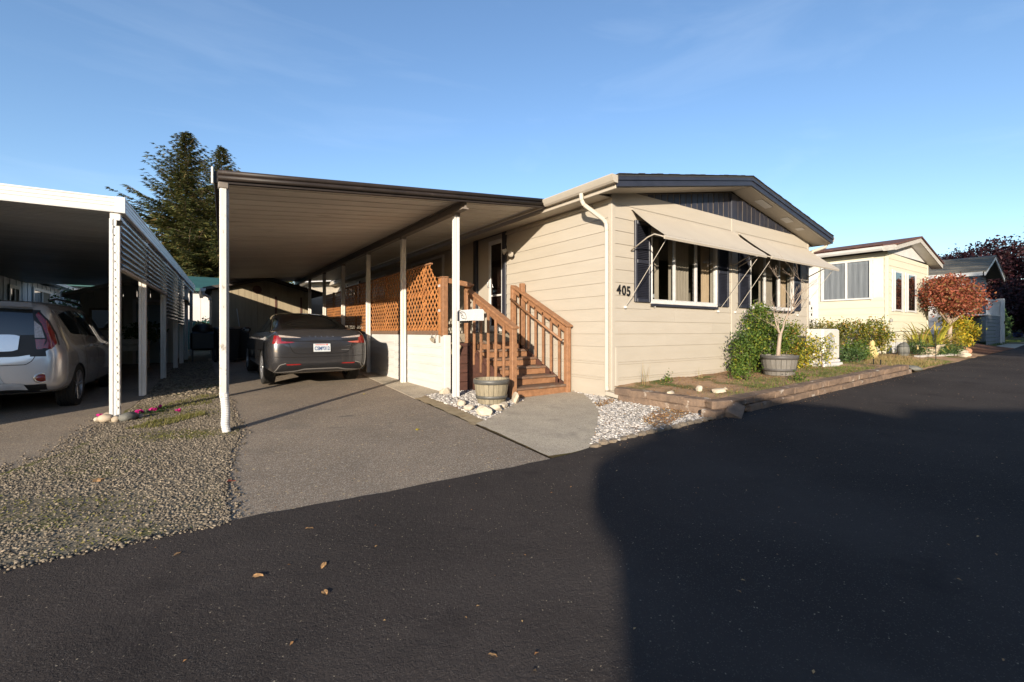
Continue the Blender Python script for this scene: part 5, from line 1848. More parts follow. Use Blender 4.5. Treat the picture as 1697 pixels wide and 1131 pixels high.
def patch(bvh, top, bot, dirn, off, name, mat, parent, cols_=16, rows_=5):
    """skin a region of a car body: two outlines joined, projected onto the body and lifted by off"""
    T, B = resample(top, cols_), resample(bot, cols_)
    grid = []
    for j in range(rows_ + 1):
        row = []
        for a_, b2 in zip(T, B):
            p = a_.lerp(b2, j / rows_)
            if dirn == 'rear':
                o_, d_ = Vector((p.x, -3, p.y)), Vector((0, 1, 0))
            elif dirn == 'top':
                o_, d_ = Vector((p.x, p.y, 4)), Vector((0, 0, -1))
            elif dirn == 'left':
                o_, d_ = Vector((-4, p.x, p.y)), Vector((1, 0, 0))
            else:
                o_, d_ = Vector((4, p.x, p.y)), Vector((-1, 0, 0))
            h = bvh.ray_cast(o_, d_)
            if h[0] is None:
                h = bvh.find_nearest(o_ + d_ * 3.2)
            nn = h[1]
            if nn.dot(d_) > 0:
                nn = -nn
            row.append(h[0] + (nn * .5 - d_ * .5).normalized() * off)
        grid.append(row)
    return MB().sheet(grid).build(name, mat, parent, smooth=True, fix=True)


def strip(bvh, pts, w, dirn, off, name, mat, parent, n_=24):
    P = resample(pts, n_)
    A, B = [], []
    for i, p in enumerate(P):
        d_ = (P[min(i + 1, n_)] - P[max(i - 1, 0)]).normalized()
        nn = Vector((-d_.y, d_.x)) * w / 2
        A.append((p.x + nn.x, p.y + nn.y))
        B.append((p.x - nn.x, p.y - nn.y))
    return patch(bvh, A, B, dirn, off, name, mat, parent, n_, 1)


def wheel(parent, x, y, r_, w, side, spokes=10, rim_r=.62):
    """tyre with grooves > rim with spokes"""
    prof = [(r_ * .66, -w * .5 + .01), (r_ * .90, -w * .5), (r_ * .97, -w * .47), (r_, -w * .40)]
    for g in (-.24, -.08, .08, .24):
        prof += [(r_, (g - .05) * w), (r_ - .008, (g - .04) * w), (r_ - .008, (g + .02) * w), (r_, (g + .03) * w)]
    prof += [(r_, w * .40), (r_ * .97, w * .47), (r_ * .90, w * .5), (r_ * .66, w * .5 - .01)]
    t_ = MB().lathe(prof, 40, axis='x').build('wheel', 'rubber', parent)
    smooth_by_angle(t_, 30)
    t_.location = (x, y, r_)
    if side < 0:
        t_.rotation_euler = (0, 0, math.pi)
    rr = r_ * .70
    m_ = MB().lathe([(rr, w * .5 - .005), (rr - .015, w * .5 - .012), (rr - .02, w * .2), (rr - .02, -w * .4)], 40, axis='x')
    for k in range(spokes):
        a_ = 2 * math.pi * k / spokes
        p0 = (w * .36, .035 * math.cos(a_), .035 * math.sin(a_))
        p1 = (w * .42, (rr - .01) * math.cos(a_ + .12), (rr - .01) * math.sin(a_ + .12))
        m_.beam(p0, p1, .028, .02, .004, up=(1, 0, 0))
    m_.lathe([(0, w * .42), (.035, w * .415), (.042, w * .36), (.042, w * .2)], 16, axis='x')
    m_.build('rim', 'rim', t_)
    MB().lathe([(0, -.01), (rr - .025, -.01)], 30, axis='x').build('hub_backing', 'dark', t_)
    return t_


car = thing('grey_sedan', 'dark grey electric sedan parked nose-in under the carport', 'car', (-3.40, 4.22, gz(-3.4, 5.2)), 0)
car.rotation_euler = (R(1.0), 0, 0)
ST = [(0.00, .62, .44, .66, .58, .70, .50, .72, .73), (0.03, .76, .36, .80, .70, .86, .60, .885, .895), (0.08, .84, .30, .90, .76, .985, .64, 1.025, 1.04), (0.14, .885, .27, .93, .79, 1.045, .67, 1.09, 1.112),
      (0.24, .91, .25, .94, .79, 1.045, .66, 1.075, 1.092), (0.45, .92, .24, .945, .79, 1.03, .64, 1.085, 1.105), (0.75, .925, .22, .945, .79, 1.02, .60, 1.17, 1.195), (1.15, .925, .20, .94, .80, 1.00, .575, 1.275, 1.315),
      (1.6, .92, .20, .93, .80, .985, .56, 1.355, 1.405), (2.1, .915, .20, .92, .795, .975, .56, 1.385, 1.44), (2.6, .915, .20, .91, .79, .97, .565, 1.375, 1.43), (3.05, .92, .20, .90, .785, .965, .575, 1.29, 1.345),
      (3.5, .92, .20, .885, .775, .955, .60, 1.12, 1.165), (3.85, .92, .21, .865, .76, .92, .62, .965, .99), (4.2, .90, .22, .80, .72, .84, .58, .86, .875), (4.5, .82, .24, .70, .62, .73, .50, .745, .755), (4.68, .66, .28, .58, .50, .60, .42, .61, .615), (4.72, .5, .34, .5, .4, .52, .33, .525, .53)]
body, bv = loft_body(ST, (.98, 3.855), .385, .925, 'car_dark', 'body', car)
for sx in (-1, 1):
    for ay in (.98, 3.855):
        wheel(car, sx * .80, ay, .335, .225, sx)
    # C-shaped lamps: red outer block, pale upper arm, red lower arm
    q = lambda pts: [(sx * x, z) for x, z in pts]
    lamp = patch(bv, q([(.80, .975), (.70, .972)]), q([(.835, .825), (.69, .832)]), 'rear', .006, 'taillight', 'red_lens', car, 8, 6)
    patch(bv, q([(.74, .988), (.55, .965), (.37, .94)]), q([(.72, .945), (.55, .935), (.37, .932)]), 'rear', .007, 'lamp_arm', 'clear_lens', lamp, 12, 2)
    patch(bv, q([(.70, .872), (.6, .866), (.48, .858)]), q([(.69, .832), (.58, .836), (.50, .846)]), 'rear', .007, 'lamp_arm', 'red_lens' if sx < 0 else 'sunlit_red_lens', lamp, 10, 2)
    patch(bv, q([(.68, .925), (.60, .915), (.36, .905)]), q([(.66, .885), (.58, .882), (.36, .895)]), 'rear', .006, 'lamp_inner', 'black', lamp, 10, 2)
    patch(bv, q([(.62, .452), (.38, .452)]), q([(.60, .428), (.36, .432)]), 'rear', .012, 'reflector', 'red_lens', car, 6, 1)
    dn = 'left' if sx < 0 else 'right'
    patch(bv, [(.98, 1.13), (1.3, 1.275), (1.75, 1.355)], [(.80, 1.02), (1.25, 1.02), (1.72, 1.01)], dn, .004, 'quarter_window', 'car_glass', car, 12, 5)
    patch(bv, [(1.80, 1.36), (2.2, 1.385), (2.35, 1.385)], [(1.77, 1.01), (2.1, 1.0), (2.33, .995)], dn, .004, 'side_window', 'car_glass', car, 10, 5)
    patch(bv, [(2.40, 1.38), (2.7, 1.36), (3.0, 1.27), (3.45, 1.09)], [(2.38, .995), (2.8, .99), (3.1, .985), (3.55, .99)], dn, .004, 'side_window', 'car_glass', car, 14, 5)
    for pts in ([(1.42, .98), (1.36, .80), (1.42, .55), (1.5, .30)], [(2.36, .98), (2.36, .3)], [(3.42, .95), (3.4, .3)]):
        strip(bv, pts, .008, dn, .002, 'door_seam', 'dark', car, 12)
    MB().box(sx * .90, sx * 1.06, 3.12, 3.30, .97, 1.10, .04).build('mirror', 'car_dark', car)
patch(bv, [(-.52, 1.55), (0, 1.60), (.52, 1.55)], [(-.63, .47), (0, .42), (.63, .47)], 'top', .003, 'rear_window', 'car_glass', car, 16, 14)
patch(bv, [(-.50, 2.75), (0, 2.82), (.50, 2.75)], [(-.52, 1.62), (0, 1.67), (.52, 1.62)], 'top', .003, 'glass_roof', 'car_glass', car, 12, 10)
patch(bv, [(-.66, 3.72), (0, 3.80), (.66, 3.72)], [(-.53, 2.95), (0, 2.98), (.53, 2.95)], 'top', .003, 'windscreen', 'car_glass', car, 12, 8)
# boot lid seams, bumper panel
strip(bv, [(-.66, .835), (-.57, .83), (-.53, .72), (-.48, .655), (-.40, .635), (0, .628), (.40, .635), (.48, .655), (.53, .72), (.57, .83), (.66, .835)], .009, 'rear', .002, 'boot_seam', 'dark', car, 60)
strip(bv, [(-.62, .872), (0, .868), (.62, .872)], .012, 'rear', .003, 'boot_line', 'dark', car, 30)
strip(bv, [(-.80, .585), (-.5, .575), (0, .572), (.5, .575), (.80, .585)], .007, 'rear', .002, 'bumper_crease', 'dark', car, 30)
patch(bv, [(-.66, .45), (-.5, .46), (0, .45), (.5, .46), (.66, .45)], [(-.76, .315), (-.45, .33), (-.28, .36), (.28, .36), (.45, .33), (.76, .315)], 'rear', .008, 'diffuser_panel', 'black', car, 24, 4)
strip(bv, [(-.78, .30), (-.45, .318), (-.30, .35), (.30, .35), (.45, .318), (.78, .30)], .022, 'rear', .012, 'diffuser_trim', 'diffuser', car, 40)
strip(bv, [(-.80, .30), (-.72, .44), (-.62, .465)], .016, 'rear', .012, 'diffuser_trim', 'diffuser', car, 12)
strip(bv, [(.80, .30), (.72, .44), (.62, .465)], .016, 'rear', .012, 'diffuser_trim', 'diffuser', car, 12)
# plate and lettering
h = bv.ray_cast(Vector((0, -3, .745)), Vector((0, 1, 0)))[0]
pl2 = MB().box(-.153, .153, -.008, .0, -.077, .077, .004).build('number_plate', 'plate', car)
pl2.location = (0.0, h.y - .01, .745)
pl2.rotation_euler = (R(-10), 0, 0)
obj('plate_number', text_mesh('CSM8312', .078, .001, 'plate_blue', bold=.0022, spacing=1.0), pl2, (0, -.0095, -.018), (R(90), 0, 0)).scale = (.88, 1.25, 1)
obj('plate_heading', text_mesh('WASHINGTON', .026, .001, 'plate_red', bold=.0006), pl2, (-.03, -.0095, .055), (R(90), 0, 0))
MB().box(.075, .105, -.0095, -.0085, .045, .068).build('plate_tab', 'plate_red', pl2)
for ch_, x in zip('TESLA', (-.21, -.105, 0, .105, .21)):
    hh = bv.ray_cast(Vector((x, -3, .955)), Vector((0, 1, 0)))[0]
    o = obj('badge_letter', text_mesh(ch_, .034, .002, 'chrome'), car, (x, hh.y - .004, .955), (R(72), 0, 0))
    o.scale = (1.3, 1, 1)
for k in range(7):
    hh = bv.ray_cast(Vector((.37 + k * .022, -3, .70)), Vector((0, 1, 0)))[0]
    MB().box(-.008, .008, -.003, 0, -.007, .007).build('badge_letter', 'chrome', car).location = (.37 + k * .022, hh.y, .70)

kia = thing('silver_hatchback', 'silver boxy hatchback parked under the neighbour carport', 'car', (-7.80, 4.02, gz(-7.8, 5.2)), NA)
ST = [(0.00, .66, .42, .62, .62, .66, .56, .68, .69), (0.03, .77, .34, .80, .70, .86, .62, .90, .92), (0.08, .83, .30, .92, .76, 1.02, .66, 1.16, 1.20), (0.14, .865, .28, .95, .785, 1.08, .67, 1.36, 1.42),
      (0.22, .885, .27, .96, .80, 1.09, .67, 1.50, 1.56), (0.34, .895, .25, .965, .805, 1.09, .67, 1.545, 1.60), (0.9, .90, .22, .965, .81, 1.08, .67, 1.56, 1.615), (1.6, .90, .21, .96, .81, 1.06, .67, 1.56, 1.615), (2.2, .90, .21, .95, .81, 1.04, .66, 1.54, 1.59),
      (2.65, .90, .21, .94, .80, 1.03, .655, 1.46, 1.50), (3.05, .90, .22, .935, .79, 1.02, .66, 1.24, 1.28), (3.3, .90, .23, .93, .78, 1.01, .67, 1.05, 1.08), (3.6, .89, .24, .90, .75, .96, .62, .99, 1.01), (3.9, .85, .26, .82, .68, .88, .55, .90, .91), (4.08, .74, .30, .70, .58, .74, .48, .76, .765), (4.14, .56, .38, .58, .44, .6, .38, .61, .615)]
body, bv = loft_body(ST, (.74, 3.31), .37, .90, 'car_silver', 'body', kia)
for sx in (-1, 1):
    for ay in (.74, 3.31):
        wheel(kia, sx * .785, ay, .325, .215, sx, spokes=7)
    dn = 'left' if sx < 0 else 'right'
    q = lambda pts: [(sx * x, z) for x, z in pts]
    patch(bv, q([(.47, 1.46), (.60, 1.45)]), q([(.54, .80), (.70, .80)]), 'rear', .004, 'lamp_surround', 'black', kia, 6, 12)
    patch(bv, q([(.585, 1.45), (.70, 1.30), (.77, 1.12), (.81, .96)]), q([(.55, 1.40), (.60, 1.2), (.62, 1.0), (.60, .81)]), 'rear', .005, 'lamp_surround', 'black', kia, 14, 4)
    lamp = patch(bv, q([(.585, 1.42), (.685, 1.29), (.755, 1.12), (.79, .98), (.745, .90)]), q([(.56, 1.38), (.635, 1.25), (.685, 1.10), (.70, 1.00), (.655, .92)]), 'rear', .010, 'taillight', 'red_lens', kia, 20, 4)
    patch(bv, q([(.555, 1.30), (.63, 1.22)]), q([(.575, 1.06), (.675, 1.06)]), 'rear', .009, 'lamp_inner', 'clear_lens', lamp, 5, 5)
    patch(bv, q([(.58, 1.04), (.685, 1.04)]), q([(.60, .90), (.66, .90)]), 'rear', .009, 'lamp_lower', 'red_lens', lamp, 5, 4)
    patch(bv, [(.46, 1.40), (.9, 1.47), (1.22, 1.485)], [(.72, 1.13), (.95, 1.11), (1.2, 1.105)], dn, .004, 'quarter_window', 'car_glass', kia, 10, 5)
    patch(bv, [(1.27, 1.485), (1.9, 1.475)], [(1.25, 1.10), (1.9, 1.075)], dn, .004, 'side_window', 'car_glass', kia, 10, 5)
    patch(bv, [(1.95, 1.47), (2.3, 1.45), (2.65, 1.36), (3.0, 1.18)], [(1.95, 1.075), (2.4, 1.065), (2.8, 1.055), (3.1, 1.06)], dn, .004, 'side_window', 'car_glass', kia, 12, 5)
    for pts in ([(1.24, 1.06), (1.14, .8), (1.2, .5), (1.3, .28)], [(1.93, 1.05), (1.93, .28)], [(2.95, 1.02), (2.93, .28)]):
        strip(bv, pts, .008, dn, .002, 'door_seam', 'dark', kia, 12)
    for y in (1.36, 2.05):
        MB().box(sx * .885, sx * .93, y, y + .2, .905, .935, .01).build('door_handle', 'car_silver', kia)
    MB().box(sx * .88, sx * 1.06, 2.72, 2.90, 1.05, 1.20, .045).build('mirror', 'black', kia)
    hh = bv.ray_cast(Vector((sx * .66, -3, .50)), Vector((0, 1, 0)))
    f_ = MB().lathe([(0, -.014), (.05, -.012), (.052, 0), (.052, .02)], 20, axis='y').build('reflector', 'red_lens', kia, smooth=True)
    f_.location = (sx * .66, hh[0].y, .50)
    f_.rotation_euler = (0, 0, sx * R(28))
    f_.scale = (1.25, 1, 1)
    g_ = MB().lathe([(.055, -.006), (.068, -.012), (.072, -.002), (.072, .02)], 20, axis='y').build('reflector_ring', 'chrome', f_, smooth=True)
    MB().tube([(sx * .60, .55, 1.61), (sx * .61, .8, 1.645), (sx * .61, 1.9, 1.64), (sx * .60, 2.2, 1.60)], .016, 6).build('roof_rail', 'black', kia, smooth=True)
patch(bv, [(-.52, 1.46), (0, 1.475), (.52, 1.46)], [(-.585, 1.10), (0, 1.095), (.585, 1.10)], 'rear', .005, 'rear_window', 'car_glass', kia, 16, 8)
patch(bv, [(-.59, 1.10), (0, 1.09), (.59, 1.10)], [(-.56, .83), (-.4, .80), (.4, .80), (.56, .83)], 'rear', .004, 'hatch_panel', 'black', kia, 16, 6)
patch(bv, [(-.43, 1.085), (-.36, 1.105), (.36, 1.105), (.43, 1.085)], [(-.42, .90), (-.36, .875), (.36, .875), (.42, .90)], 'rear', .016, 'hatch_garnish', 'car_silver', kia, 16, 5)
strip(bv, [(-.60, .83), (-.56, .74), (-.50, .69), (0, .68), (.50, .69), (.56, .74), (.60, .83)], .009, 'rear', .002, 'hatch_seam', 'dark', kia, 50)
patch(bv, [(-.22, .585), (.22, .585)], [(-.29, .445), (.29, .445)], 'rear', .010, 'number_plate', 'plate', kia, 8, 3)
patch(bv, [(-.70, .415), (0, .40), (.70, .415)], [(-.70, .30), (0, .30), (.70, .30)], 'rear', .006, 'bumper_lower', 'black', kia, 16, 3)
patch(bv, [(-.48, .425), (-.40, .435), (.40, .435), (.48, .425)], [(-.52, .345), (-.4, .355), (.4, .355), (.52, .345)], 'rear', .022, 'skid_plate', 'alu', kia, 16, 3)
patch(bv, [(-.50, 1.535), (0, 1.55), (.50, 1.535)], [(-.53, 1.475), (0, 1.485), (.53, 1.475)], 'rear', .05, 'roof_spoiler', 'car_silver', kia, 12, 2)

# ------------------------------------------------------------------ half-barrel tubs
def tub(name, label, loc, r_top, r_bot, h, stave, hoop, wobble=0):
    t_ = thing(name, label, 'planter', loc, wobble)
    n_ = 22
    for k in range(n_):
        a0, a1 = 2 * math.pi * k / n_, 2 * math.pi * (k + .93) / n_
        vs = []
        for z, r_ in ((0, r_bot), (h * .55, (r_top + r_bot) / 2 + .012), (h, r_top)):
            for rr in (r_ - .028, r_):
                for a_ in (a0, a1):
                    vs.append((rr * math.cos(a_), rr * math.sin(a_), z))
        fs = []
        for j in range(2):
            o_ = j * 4
            fs += [(o_ + 2, o_ + 3, o_ + 7, o_ + 6), (o_ + 0, o_ + 1, o_ + 5, o_ + 4), (o_, o_ + 2, o_ + 6, o_ + 4), (o_ + 1, o_ + 3, o_ + 7, o_ + 5)]
        fs += [(0, 1, 3, 2), (8, 9, 11, 10)]
        MB().add(vs, fs).build('stave', stave, t_)
    rad = lambda z: r_bot + (r_top - r_bot) * z / h + .012 * math.sin(math.pi * z / h)
    for z0, z1 in ((h * .80, h * .985), (h * .20, h * .33)):
        MB().lathe([(rad(z0) + .001, z0), (rad(z0) + .009, z0), (rad((z0 + z1) / 2) + .011, (z0 + z1) / 2), (rad(z1) + .009, z1), (rad(z1) + .001, z1)], 40).build('hoop', hoop, t_, smooth=True)
    MB().lathe([(0, h * .78), (r_top - .03, h * .78)], 24).build('soil', 'soil', t_)
    return t_


tub('barrel_tub', 'empty tan half-barrel tub on white pebbles beside the wooden steps', (-1.74, .80, gz(-1.74, .80) + .03), .265, .205, .36, 'barrel', 'hoop')
bt2 = tub('barrel_planter', 'dark weathered half-barrel in the garden bed holding a bare tree', (3.58, -.86, float(soil_z(3.58, -.86)) - .01), .315, .25, .37, 'barrel_grey', 'hoop_dark')


# ------------------------------------------------------------------ bare little tree growing in the dark barrel
def limb(mb_, p, d_, L_, r_, depth, rg_, tips, bend=.25, up=.15):
    pts, rad = [p], [r_]
    n_ = 4 if depth else 3
    for i in range(n_):
        d_ = (d_ + Vector((rg_.gauss(0, bend), rg_.gauss(0, bend), rg_.gauss(0, bend) + up * .4)) * .5).normalized()
        p = p + d_ * (L_ / n_)
        pts.append(p)
        rad.append(max(.0016, r_ * (1 - .5 * (i + 1) / n_)))
    mb_.tube(pts, rad, 7 if r_ > .012 else 4)
    tips.append(p)
    if depth > 0:
        for q in range(rg_.choice((2, 2, 3))):
            i = rg_.randint(1, n_)
            nd = (d_ + Vector((rg_.gauss(0, .7), rg_.gauss(0, .5), rg_.gauss(.1, .35)))).normalized()
            limb(mb_, pts[i], nd, L_ * rg_.uniform(.55, .8), rad[i] * .68, depth - 1, rg_, tips, bend, up)
    return pts


bt_ = thing('bare_tree', 'small nearly bare pale-barked tree growing from the dark barrel', 'tree', (3.55, -.86, float(soil_z(3.55, -.86)) + .27))
rg = random.Random(21)
tips = []
tr = MB()
tr.tube([(0, 0, 0), (.015, 0, .18), (.05, 0, .36), (.085, .0, .50)], [.042, .036, .034, .035], 10)
for d_, L_, r_ in ((Vector((.75, -.1, .8)), .62, .021), (Vector((-.15, .1, 1)), .42, .016), (Vector((-.75, -.2, .42)), .34, .011), (Vector((.35, .3, .9)), .45, .012)):
    limb(tr, Vector((.085, 0, .47)), d_.normalized(), L_, r_, 3, rg, tips, .22, .3)
p_ = Vector((.085 + .42, -.05, 1.0))
for d_ in ((.15, 0, 1), (-.35, .05, .9), (.55, 0, .75)):
    limb(tr, p_, Vector(d_).normalized(), .55, .009, 3, rg, tips, .2, .3)
tr.build('trunk', 'bark_pale', bt_, smooth=True)
tp = np.array([list(t_) for t_ in tips])
lp = tp[RNG.integers(0, len(tp), 260)] + RNG.normal(size=(260, 3)) * .05
lp = lp[(lp[:, 2] > .35) & (lp[:, 2] < .95) & (lp[:, 0] < .3)]
leaves('crown', lp, .035, 'leaf_olive', bt_)


# ------------------------------------------------------------------ shrubs
def shrub(name, label, loc, blobs, n_, size, mat, stems=5, stem_h=.3, seed=1, group=None, cat='shrub', mats=None):
    t_ = thing(name, label, cat, loc, 0, group)
    tot = sum(b_[1][0] * b_[1][1] + b_[1][0] * b_[1][2] for b_ in blobs)
    for i, (c0, r0) in enumerate(blobs):
        k = int(n_ * (r0[0] * r0[1] + r0[0] * r0[2]) / tot)
        # clumps: leaves gather round twigs so that light and dark groups form
        cen = blob_points(max(12, k // 16), c0, r0, .45, .3, seed + i)
        idx = RNG.integers(0, len(cen), k)
        p = cen[idx] + RNG.normal(size=(k, 3)) * size * 1.25
        p = p[p[:, 2] > .01]
        leaves('foliage', p, size, (mats or {}).get(i, mat), t_)
    st = MB()
    rg_ = random.Random(seed)
    for k in range(stems):
        c0, r0 = blobs[k % len(blobs)]
        a_ = (c0[0] + rg_.uniform(-.4, .4) * r0[0], c0[1] + rg_.uniform(-.3, .3) * r0[1], 0)
        b2 = (c0[0] + rg_.uniform(-.6, .6) * r0[0], c0[1] + rg_.uniform(-.4, .4) * r0[1], c0[2] + r0[2] * rg_.uniform(.1, .7))
        st.tube([a_, ((a_[0] + b2[0]) / 2 + .03, (a_[1] + b2[1]) / 2, (a_[2] + b2[2]) / 2), b2], [.014, .01, .004], 5)
    st.build('stem', 'bark_dark', t_)
    return t_


sz = lambda x, y: float(soil_z(x, y))
shrub('green_shrub', 'dense green leafy shrub against the beige house behind the dark barrel', (3.95, -.42, sz(3.95, -.42)),
      [((0, 0, .50), (.62, .27, .55)), ((-.15, .05, .92), (.38, .2, .36)), ((.12, .1, 1.1), (.25, .16, .22)), ((-.62, -.02, .40), (.24, .2, .42))], 6200, .052, 'leaf_green', 8, seed=3)
shrub('small_green_shrub', 'narrow green shrub at the left end of the foundation planting', (3.08, -.40, sz(3.08, -.4)),
      [((0, 0, .36), (.2, .17, .38)), ((.03, 0, .66), (.12, .12, .16))], 1300, .046, 'leaf_green', 3, seed=5, mats={1: 'leaf_dark'})
shrub('yellowing_shrub', 'green shrub turning yellow between the dark barrel and the heat pump', (4.95, -.62, sz(4.95, -.62)),
      [((0, .1, .50), (.48, .24, .50)), ((.25, .0, .28), (.42, .24, .32)), ((-.35, .1, .7), (.25, .2, .3)), ((.62, -.18, .34), (.26, .16, .34))], 4600, .046, 'leaf_green', 7, seed=8, mats={1: 'leaf_yellowing', 0: 'leaf_hedge', 3: 'leaf_yellowing'})

# heat pump on a white pad
hp_ = thing('heat_pump', 'white outdoor heat pump unit on a white pad beside the house', 'heat pump', (6.05, -.66, sz(6.05, -.66)))
MB().box(-.50, .46, -.22, .24, -.03, .055, .01).build('pad', 'white', hp_)
MB().box(-.44, .42, -.19, .21, .056, .125, .02).build('stand', 'white', hp_)
MB().box(-.43, .43, -.17, .19, .126, .80, .035).build('casing', 'unit_white', hp_)
MB().lathe([(.275, -.172), (.262, -.182), (.25, -.176)], 32, (-.08, 0, .47), axis='y').build('fan_ring', 'unit_white', hp_, smooth=True)
MB().lathe([(0, -.1715), (.25, -.1715)], 32, (-.08, 0, .47), axis='y').build('fan_opening', 'grille', hp_)
gm = MB()
for k in range(1, 8):
    t_ = np.linspace(0, 2 * math.pi, 29)
    gm.tube([(-.08 + .25 * k / 7.5 * math.cos(a_), -.178, .47 + .25 * k / 7.5 * math.sin(a_)) for a_ in t_], .003, 4, cap=False)
gm.build('fan_guard', 'unit_white', hp_)
for k in range(3):
    a_ = k * 2.094 + .4
    MB().add([(-.08, -.1725, .47), (-.08 + .22 * math.cos(a_), -.1722, .47 + .22 * math.sin(a_)), (-.08 + .22 * math.cos(a_ + .7), -.1735, .47 + .22 * math.sin(a_ + .7))], [(0, 1, 2)]).build('fan_blade', 'alu', hp_)

# ------------------------------------------------------------------ the yellow house next door
yh = thing('yellow_house', 'pale yellow lap-sided single-wide house with curtained windows on the right', 'house', (11.2, -.38, gz(11.2, -.38) + .1))
yl = Vector(yh.location)
YB = .20
ZTOP = 3.28 - yl.z
YW, YD = 3.95, 15.0
MB().box(.004, YW, .004, YD, 0, ZTOP).build('wall_core', 'yellow_siding', yh)
WY0, WY1, WZa, WZb = .40, 1.66, 1.97 - yl.z, 3.08 - yl.z
k = 0
z = .42
while z < ZTOP - .02:
    z1 = min(z + .205, ZTOP)
    prof = [(.002, z), (-.016, z), (-.004, z1 + .01), (.002, z1 + .01)]
    if z1 > WZa and z < WZb:
        spans = ((.06, WY0), (WY1, 5.2), (6.6, YD))
    else:
        spans = ((.06, 5.2), (5.2, YD))
    for a_, b2 in spans:
        MB().prism(prof, 'y', a_, b2).build('siding_board', 'yellow_siding', yh)
    MB().prism(prof, 'x', .06, YW - .06).build('siding_board', 'yellow_siding', yh)
    z = z1
MB().box(-.012, 0, .0, YD, -.1, .415).build('skirting', 'yellow_siding', yh)
MB().box(0, YW, -.012, 0, -.1, .415).build('skirting', 'white', yh)
MB().box(-.022, .06, -.022, .06, 0, ZTOP, .004).build('corner_trim', 'yellow_siding', yh)
MB().box(YW - .06, YW + .022, -.022, .06, 0, ZTOP, .004).build('corner_trim', 'yellow_siding', yh)
# side window with two sashes and grey curtains, white panel beside it
w_ = MB()
for a_, b2, c1, c2 in ((WY0 - .05, WY1 + .05, WZb, WZb + .05), (WY0 - .05, WY1 + .05, WZa - .05, WZa), (WY0 - .05, WY0 + .03, WZa, WZb), (WY1 - .03, WY1 + .05, WZa, WZb), (.99, 1.05, WZa, WZb)):
    w_.box(-.045, .0, a_, b2, c1, c2, .005)
w_ = w_.build('window', 'white', yh)
for a_, b2 in ((WY0 + .02, 1.0), (1.04, WY1 - .02)):
    MB().add([(-.02, a_, WZa), (-.02, b2, WZa), (-.02, b2, WZb), (-.02, a_, WZb)], [(0, 1, 2, 3)]).build('pane', 'glass', w_, fix=False)
n_ = 40
MB().sheet([[(-.008 + .006 * math.sin(i * 1.3) + .003 * math.sin(i * .53), WY0 + (WY1 - WY0) * i / n_, z) for i in range(n_ + 1)] for z in (WZa, WZb)]).build('curtain', 'curtain_grey', w_, smooth=True)
MB().box(-.02, -.002, .11, .34, WZa - .02, WZb + .04, .004).build('white_panel', 'white', yh)
# bay and trellis further along the side wall
MB().box(-.05, 0, 1.8, 2.1, .9, WZb, .006).build('side_panel', 'white', yh)
bay = MB().box(-.24, 0, 2.1, 3.6, 1.0, 2.72, .01).build('bay_window', 'white', yh)
MB().box(-.25, -.241, 2.2, 3.5, 1.5, 2.6).build('pane', 'glass', bay, fix=False)
tl = MB()
for k in range(3):
    tl.box(-.14, -.12, 1.92 + k * .2, 1.97 + k * .2, 0, 1.75)
tl = tl.build('screen_block_wall', 'white', yh)
bw = thing('breeze_block_screen', 'white pierced screen standing between the beige and yellow houses', 'screen', (9.35, 1.02, gz(9.3, 1)), 0)
for j in range(6):
    for i in range(2):
        m_ = MB()
        x0, z0 = i * .24, .5 + j * .19
        m_.box(x0, x0 + .235, 0, .06, z0, z0 + .186, .004)
        blk = m_.build('screen_block', 'white', bw)
        MB().lathe([(0, -.003), (.04, -.003), (.045, 0)], 8, (x0 + .118, 0, z0 + .093), axis='y').build('opening', 'dark', blk)
MB().box(-.02, .50, -.01, .08, -.05, .498, .006).build('base', 'white', bw)
# front window with white shutters and roof
for xa, xb in ((.55, 1.05), (1.75, 2.35)):
    f_ = MB().box(xa - .05, xb + .05, -.05, -.014, 1.35, 2.55, .005).build('window', 'white', yh)
    MB().box(xa, xb, -.055, -.051, 1.40, 2.50).build('pane', 'car_glass', f_)
    for q in ((xa - .26, xa - .055), (xb + .055, xb + .26)):
        MB().box(q[0], q[1], -.04, -.014, 1.33, 2.57, .005).build('shutter', 'white', yh)
MB().box(.12, .22, -.07, -.014, 1.02, 1.10, .01).build('outlet_box', 'grille', yh)
zr = lambda x: ZTOP + .16 + (.46 * (x + .34) / 2.24 if x < 1.9 else .46 - .62 * (x - 1.9) / 2.5)
xa, xp, xb = -.34, 1.9, 4.4
for u0, u1 in ((xa, xp), (xp, xb)):
    MB().prism([(u0, zr(u0) - .03), (u1, zr(u1) - .03), (u1, zr(u1) + .015), (u0, zr(u0) + .015)], 'y', -.34, YD).build('roof', 'brown_roof', yh)
    MB().prism([(u0, zr(u0) - .17), (u1, zr(u1) - .17), (u1, zr(u1) - .032), (u0, zr(u0) - .032)], 'y', -.30, -.27).build('rake_fascia', 'grey_wood', yh)
    MB().prism([(u0 + .02, zr(u0) - .17), (u1, zr(u1) - .17), (u1, zr(u1) - .155), (u0 + .02, zr(u0) - .155)], 'y', -.268, 0).build('soffit', 'white', yh)
MB().prism([(0, ZTOP), (YW, ZTOP), (YW, zr(YW) - .17), (xp, zr(xp) - .17), (0, zr(0) - .17)], 'y', -.01, .004).build('gable_panel', 'white', yh)
MB().prism([(-.34, zr(xa) - .04), (-.46, zr(xa) - .035), (-.44, zr(xa) - .10), (-.40, zr(xa) - .15), (-.34, zr(xa) - .15)], 'y', .0, YD).build('gutter', 'white', yh)
MB().box(-.37, -.345, -.28, 0.0, zr(xa) - .17, zr(xa) - .02, .004).build('fascia_end', 'grey_wood', yh)
rg = random.Random(4)
